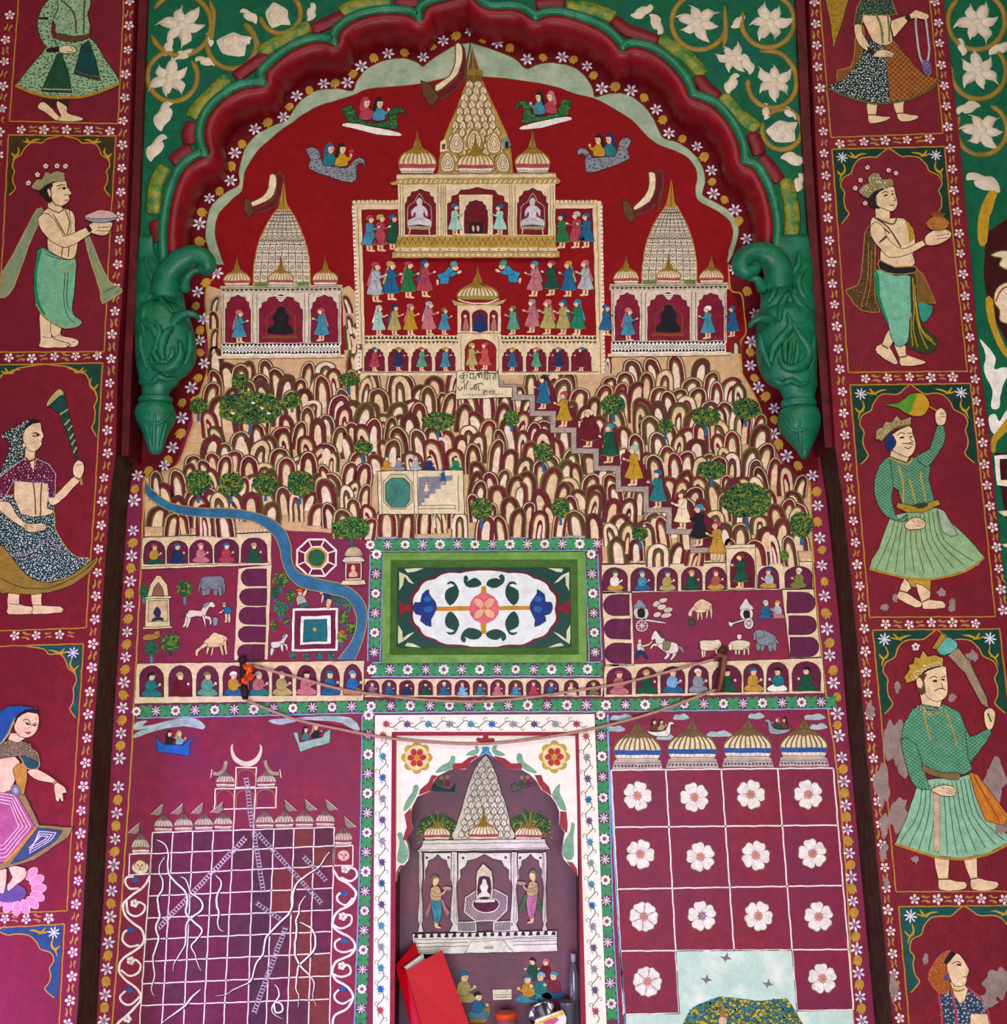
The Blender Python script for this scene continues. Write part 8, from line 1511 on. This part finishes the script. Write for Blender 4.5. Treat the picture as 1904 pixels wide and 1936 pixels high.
# snakes
SN = [(FB, "360,980 400,995 435,1030 450,1080 445,1180 470,1250 540,1320 580,1370 585,1440 575,1500 620,1560 680,1610 690,1650 650,1700 615,1745 640,1800 655,1850 670,1900 690,1925", 'long snake from the top corner square winding down three columns'), (FB, "425,1100 390,1160 385,1210 410,1280 405,1340 375,1400 380,1470 385,1540 360,1610 380,1690 355,1770 340,1840 350,1960 330,2040 335,2080 350,2110", 'thin snake down the first column'), (FB, "530,1245 575,1270 600,1330 620,1370 680,1410 698,1450 680,1495 620,1540 585,1580 575,1640 570,1740 520,1820 490,1880 485,1930", 'S-curved snake crossing the long snake'), (FB, "785,1230 825,1270 830,1320 800,1380 800,1460 815,1500 805,1570 815,1620 850,1640", 'short snake in the fourth column'),
      (FB, "1615,1060 1580,1110 1530,1180 1440,1240 1380,1290 1350,1360 1345,1440 1320,1510 1260,1570 1190,1640 1150,1700 1130,1800 1080,1880 1050,1980 1010,2020 920,2060 870,2090 790,2110", 'largest snake sweeping diagonally from the last column'), (FB, "1445,1380 1400,1440 1390,1500 1370,1560 1375,1640 1360,1740 1370,1830 1420,1910 1470,1960 1500,2020 1490,2100 1515,2180", 'snake with dark head in the seventh column'), (FB, "1385,1570 1430,1590 1480,1620 1510,1690 1500,1770 1450,1830 1390,1890 1375,1960 1370,2050 1390,2110 1380,2190", 'bow-shaped snake crossing the dark-headed snake'), (FB2, "690,885 650,920 610,960 570,1010 520,1050 460,1090 400,1142", 'straight diagonal snake in the lower squares'), (FB2, "1210,850 1240,890 1245,940 1215,1000 1225,1060 1270,1050 1265,1000 1220,990 1195,1040 1220,1080 1270,1105", 'coiled little snake in the lower squares')]
for fr_, q, lb in SN:
    F(*fr_); p = smooth(P(q), 5, False); t2 = T('painted_snake', lb, 'painted snake', 'painted snakes on the game board', at=p[-1], h=tb+.0003, pxat=True); n = len(p)
    with t2.part('dark_outline') as s: s.line('#2a2630', 5.4, [(x+1, y+1) for x, y in p], False, 2)  # dark painted outline, slightly offset under the white body
    with t2.part('body') as s: s.line('white', 3.5, p, False, 2)
    with t2.part('head') as s: F1(); s.ell('#3a4450', p[0][0], p[0][1], 3.2, 2.4)
LD = [((1010, 965), (375, 1620), 28, '#a08a98', 'long ladder sloping down toward the recess edge'), ((1010, 530), (1055, 890), 30, '#8a8088', 'grey ladder climbing the tower'), ((1065, 920), (1135, 1360), 28, '#8a8088', 'steep grey ladder under the tower'), ((1090, 930), (1555, 1440), 26, '#8a7a80', 'long grey ladder sloping toward the niche'), ((1420, 1100), (1590, 1280), 26, '#8a7a80', 'short grey ladder near the largest snake head'), ((1085, 1435), (1260, 1555), 24, '#8a7a80', 'short grey ladder above the largest snake body'), ((1295, 1610), (1065, 2230), 30, '#8a7a88', 'tall grey ladder in the lower middle squares')]
for (x0, y0), (x1, y1), w, c, lb in LD:
    F(*FB); t2 = T('painted_ladder', lb, 'painted ladder', 'painted ladders on the game board', at=(x1, y1), h=tb+.0001); L = math.hypot(x1-x0, y1-y0); nx, ny = -(y1-y0)/L*w/2, (x1-x0)/L*w/2
    for sg in (1, -1):
        with t2.part('rail') as s: s.stroke(c, 2, [(x0+nx*sg, y0+ny*sg), (x1+nx*sg, y1+ny*sg)])
    n = int(L/24)
    for k in range(n):
        u = (k+.5)/n; x = x0+(x1-x0)*u; y = y0+(y1-y0)*u
        with t2.part('rung') as s: s.stroke('#c8b8bc' if c[1] == 'a' else '#b0a6b0', 2.2, [(x+nx, y+ny), (x-nx, y-ny)])
        t2.h -= DZ
# scroll vines at the board sides
def sidevine(lb, q, curls, dotsb, flw):
    F(*FB); t2 = T('scroll_border', lb, 'border', 'white scroll vines beside the game board', at=P(q)[-1], h=BH+.0002, pxat=True)
    with t2.part('stem') as s: s.stroke('white', 4.5, q, 6)
    for c in curls:
        with t2.part('tendril') as s: s.stroke('white', 4, c, 5)
    for x, y in dotsb:
        with t2.part('blue_berry') as s: s.ell('#1f5a94', x, y, 24, 20)
    for x, y in flw:
        with t2.part('white_flower') as s:
            for k in range(5): s.ell('white', x+18*math.cos(k*1.257), y+18*math.sin(k*1.257), 14, n=8); s.t.h -= DZ
            s.up()
sidevine('white scroll vine with blue berries between the recess edge and the game board', "318,1245 260,1330 150,1410 125,1470 160,1550 250,1620 275,1690 240,1760 130,1830 95,1910 130,1980 230,2060 250,2130 200,2200 100,2290 70,2340", ["240,1330 180,1335 145,1300 150,1255 200,1245", "150,1420 160,1500 210,1530 265,1510 280,1460 240,1430 210,1440", "240,1740 170,1750 125,1710 130,1650 165,1630", "110,1920 170,1960 230,1940 250,1890 220,1850 190,1850", "240,2110 180,2170 120,2150 105,2110 140,2070"], [(215, 1270), (175, 1630), (165, 2065)], [(205, 1440), (180, 1850), (155, 2270)])
sidevine('white scroll vine with blue berries between the game board and the green strip', "1640,1200 1680,1260 1760,1310 1800,1370 1770,1440 1670,1500 1635,1570 1660,1630 1750,1680 1795,1740 1760,1810 1660,1860 1630,1930 1660,1990 1750,2050 1780,2120 1740,2190 1650,2250 1630,2320", ["1690,1250 1760,1280 1810,1240 1790,1190 1740,1180", "1780,1400 1730,1450 1680,1430 1665,1390 1690,1360", "1640,1590 1690,1620 1760,1590 1765,1530 1720,1520", "1780,1770 1720,1790 1660,1770 1650,1720 1690,1690", "1640,1950 1700,1970 1760,1940 1755,1890 1710,1880", "1770,2130 1700,2160 1650,2130 1650,2090 1680,2060"], [(1718, 1370), (1718, 1710), (1708, 2055)], [(1725, 1195), (1705, 1535), (1700, 1890)])
# clouds and boats above the board
for lb, q in (('grey cloud streak above the blue boat', "205,150 250,125 300,125 260,160 350,150 500,110 640,105 710,150 700,185 560,165 430,180 300,215 210,250 200,230 250,195 340,170 210,195"), ('pale cloud streak above the mint boat', "1170,130 1230,110 1400,100 1600,90 1760,100 1830,180 1800,200 1700,140 1560,125 1400,120 1260,155")):
    F(*FB); t2 = T('painted_cloud', lb, 'painted cloud', None, at=P_c(q), h=BH, pxat=True)
    with t2.part('cloud') as s: s.fill(paint('#8fa3a6', .6, .2, .3, 30, 0, .3, '#c2cccc', .45, .7, 24.), q, 2)
for lb, q, c, dd, r1, r2 in (('bright blue boat carrying two riders under the grey cloud', "360,235 385,270 420,295 560,300 590,265 640,245 610,285 600,378 480,362 370,345", '#1a5cb0', 1, 'dark', '#7a9c9c'), ('pale mint boat carrying two riders under the pale cloud', "1345,210 1380,205 1395,280 1560,240 1580,205 1620,185 1615,285 1500,315 1400,350 1380,290", '#8fae9e', 1, '#3a6a6a', 'dark')):
    F(*FB); t2 = T('flying_boat', lb, 'painted boat', 'boats flying above the game board', at=P_c(q), h=BH+.0003, pxat=True)
    with t2.part('hull') as s: s.fill(c, q, 1, OUT, 1)
    cx, cy = (455, 295) if c[1] == '1' else (1435, 265); F(200+cx*.2626, 1330+cy*.2626, .2626*.62)
    rider(t2, 0, 0, r1, OUT, 1); rider(t2, 120, 0 if c[1] == '1' else -30, r2, 'khaki', 1)
# ================================================================= FLOWER GRID
R4 = (1120, 1330); F1()
fx0 = [1155.5, 1259, 1364, 1470.6, 1575.6]; fx1 = [1173, 1277.5, 1388, 1498, 1604.5]; fy = [(1456, 1452), (1564, 1560), (1681, 1674), (1798, 1795), (1918, 1909)]
def fp(i, j): y = fy[j][0]+(fy[j][1]-fy[j][0])*i/4; k = (y-1455)/342; return (fx0[i]+(fx1[i]-fx0[i])*k, y)
t = T('flower_grid', 'crimson panel ruled by white lines into a grid of flower squares', 'painted grid', None, at=(1390, 1915), h=BH)
with t.part('grid_lines') as s:
    s.flat()
    for i in range(5): s.line('white', 2.8, [fp(i, 0), fp(i, 3)]+([fp(i, 4)] if i != 2 else []))
    for j in range(4): s.line('white', 2.8, [fp(0, j), fp(4, j)])
    s.line('white', 2.8, [fp(0, 4), fp(1, 4)]); s.line('white', 2.8, [fp(3, 4), fp(4, 4)]); s.line('lblue', 3, P("1149,1350 1152,1455 1172,1800 1183,1936"))
WP = '#e6dcd2'
def hp(a, r=1.0): return [(r*math.cos(a+q)*k, r*math.sin(a+q)*k) for k, q in ((.12, 0), (.5, -.62), (.84, -.56), (1.0, -.3), (.93, 0), (1.0, .3), (.84, .56), (.5, .62))]
MCOS = [unit_mesh('petals', [('#7a6a48', smooth([(p[0]*1.07, p[1]*1.07) for p in hp(2*math.pi*k/n)], 2), 0) for k in range(n)]+[(WP, smooth(hp(2*math.pi*k/n), 2), 1) for k in range(n)]) for n in (5, 6)]
MCEN = unit_mesh('centre', [('#b8848c', star(9, .7, 1.0), 0), ('#c9803a', ring(8, .42), 1)])
mce2 = unit_mesh('centre', [('#7a70a8', star(8, .6, 1.0), 0), ('#c9803a', ring(8, .42), 1)])
cen = [(325, 665), (735, 675), (1140, 655), (1555, 655), (345, 1085), (780, 1105), (1175, 1095), (1585, 1080), (370, 1535), (790, 1530), (1195, 1530), (1630, 1535)]; F(*R4); pc = P(cen)+[(1224, 1856), (1555, 1850)]; F1()
pl_ = ('in the first square under the blue-banded dome next to the niche', 'in the second square under the blue-banded domes', 'in the third square under the blue-banded domes', 'in the square under the dome next to the recess edge')
for k, (x, y) in enumerate(pc):
    r_, c_ = divmod(k, 4); pet = 6 if k in (12, 8) else 5
    lb = f'white {"six" if pet == 6 else "five"}-petal flower '+(pl_[c_] if r_ == 0 else (f'in grid row {("two", "three")[r_-1]}, column {("one", "two", "three", "four")[c_]} counting from the niche' if r_ < 3 else ('in the lowest square next to the niche' if k == 12 else 'in the lowest square next to the recess edge')))
    t2 = T('painted_flower', lb, 'painted flower', 'white flowers in the grid squares', at=(x, y), h=BH); inst('petals', MCOS[pet-5], t2, x, y, 27, k*37 % 72, .001); inst('centre', mce2 if k == 9 else MCEN, t2, x, y, 10, k*20, .0022)
# landscape at the foot of the grid
msky = paint('#b4cfc0', .6, .1, .25, 20, 0, .3, '#dfe2d2', .45, .65, 9.)
t = T('landscape_painting', 'pale sky landscape with birds and a gold-leaved tree at the foot of the flower grid', 'painting', None, at=(1390, 1936), h=BH)
with t.part('sky') as s: s.poly(msky, [fp(1, 3), fp(3, 3), fp(3, 4), (1612, 1911), (1618, 1990), (1186, 1990), (1182, 1919), fp(1, 4)])
with t.part('foliage') as s: p = smooth(P("1290,1940 1310,1905 1345,1890 1365,1884 1400,1888 1440,1892 1475,1888 1490,1890 1506,1915 1520,1945 1520,1990 1285,1990"), 3); s.poly('#2c5a58', p)
with t.part('leaves', kind='stuff') as s: s.dots(['#b09a2a', '#6a7a34', '#3a7a8a', '#c8a830'], p, 7, 3, .45, 3, 1.2)
with t.part('finial') as s: s.poly('#a06a34', P("1366,1893 1361,1925 1372,1925")); s.ell('#d8b090', 1367, 1931, 8, 8)
for x, y in ((1371, 1811), (1334, 1852), (1450, 1860)):
    with t.part('bird') as s: s.poly('#7a6a78', smooth([(x-10, y-3), (x, y-2), (x+3, y-11), (x+6, y-2), (x+13, y+2), (x+3, y+4), (x+1, y+10), (x-2, y+3)], 2))
# domes above the grid
for k, (x, y, w) in enumerate(((1205, 1452, 90), (1309, 1450, 94), (1414, 1448, 92), (1520, 1447, 90))):
    F1(); t = T('painted_dome', ('cream striped dome with blue band next to the niche strip', 'cream striped dome with blue band, second from the niche', 'cream striped dome with blue band, second from the recess edge', 'cream striped dome with blue band next to the recess edge')[k], 'painted dome', 'blue-banded domes over the flower grid', at=(x, y), h=BH+.0002)
    dome(t, x, y-14, w, 58, 22, '#20509a', '#6e5434', '#dcc9a0', ribs=10)
    with t.part('plinth') as s:
        s.poly('#b4a29a', [(x-w*.53, y+2), (x-w*.48, y-15), (x+w*.48, y-15), (x+w*.53, y+2)]); s.flat()
        for i in range(14): q = x-w*.5+w*(i+.5)/14; s.ell('#3a2c2c', q, y-4, 2.2, 2, n=6, skirt=False)
        s.line('#6a5a54', 1, [(x-w*.5, y-9), (x+w*.5, y-10)])
for lb, x, y, c in (('white swan boat between the first two blue-banded domes', 1248, 1378, '#d8d2c8'), ('grey swan boat between the last two blue-banded domes', 1472, 1374, '#8f98a0')):
    m = 1 if x < 1300 else -1; F(x, y, .2626, m); t = T('flying_boat', lb, 'painted boat', 'swan boats above the flower grid', at=(0, 40), h=BH+.0002)
    with t.part('hull') as s: s.fill(c, "-95,-10 -80,15 -20,20 40,10 55,-40 80,-55 105,-35 75,-30 75,20 50,55 -40,50 -85,25", 2, OUT, 1)
    F(x-8*m, y+3, .2626*.5, m); rider(t, -30, 0, 'brown', OUT, 1); rider(t, 70, 0, 'dgreen' if m < 0 else 'khaki', 'rose' if m < 0 else OUT, 1)
for k, (x, y, w) in enumerate(((1176, 1357, 46), (1165, 1378, 34), (1288, 1356, 30), (1360, 1388, 50), (1258, 1394, 34), (1430, 1354, 32), (1540, 1356, 42), (1548, 1374, 34))):
    F1(); t = T('painted_cloud', 'small pale cloud puff between the blue-banded domes', 'painted cloud', 'cloud puffs above the flower grid', at=(x, y), h=BH)
    with t.part('cloud') as s: s.poly('#a3b4b0', smooth([(x-w/2, y+3), (x-w*.35, y-5), (x-w*.1, y-4), (x+w*.15, y-7), (x+w*.35, y-4), (x+w/2, y+2), (x+w*.2, y+5), (x-w*.2, y+5)], 2))
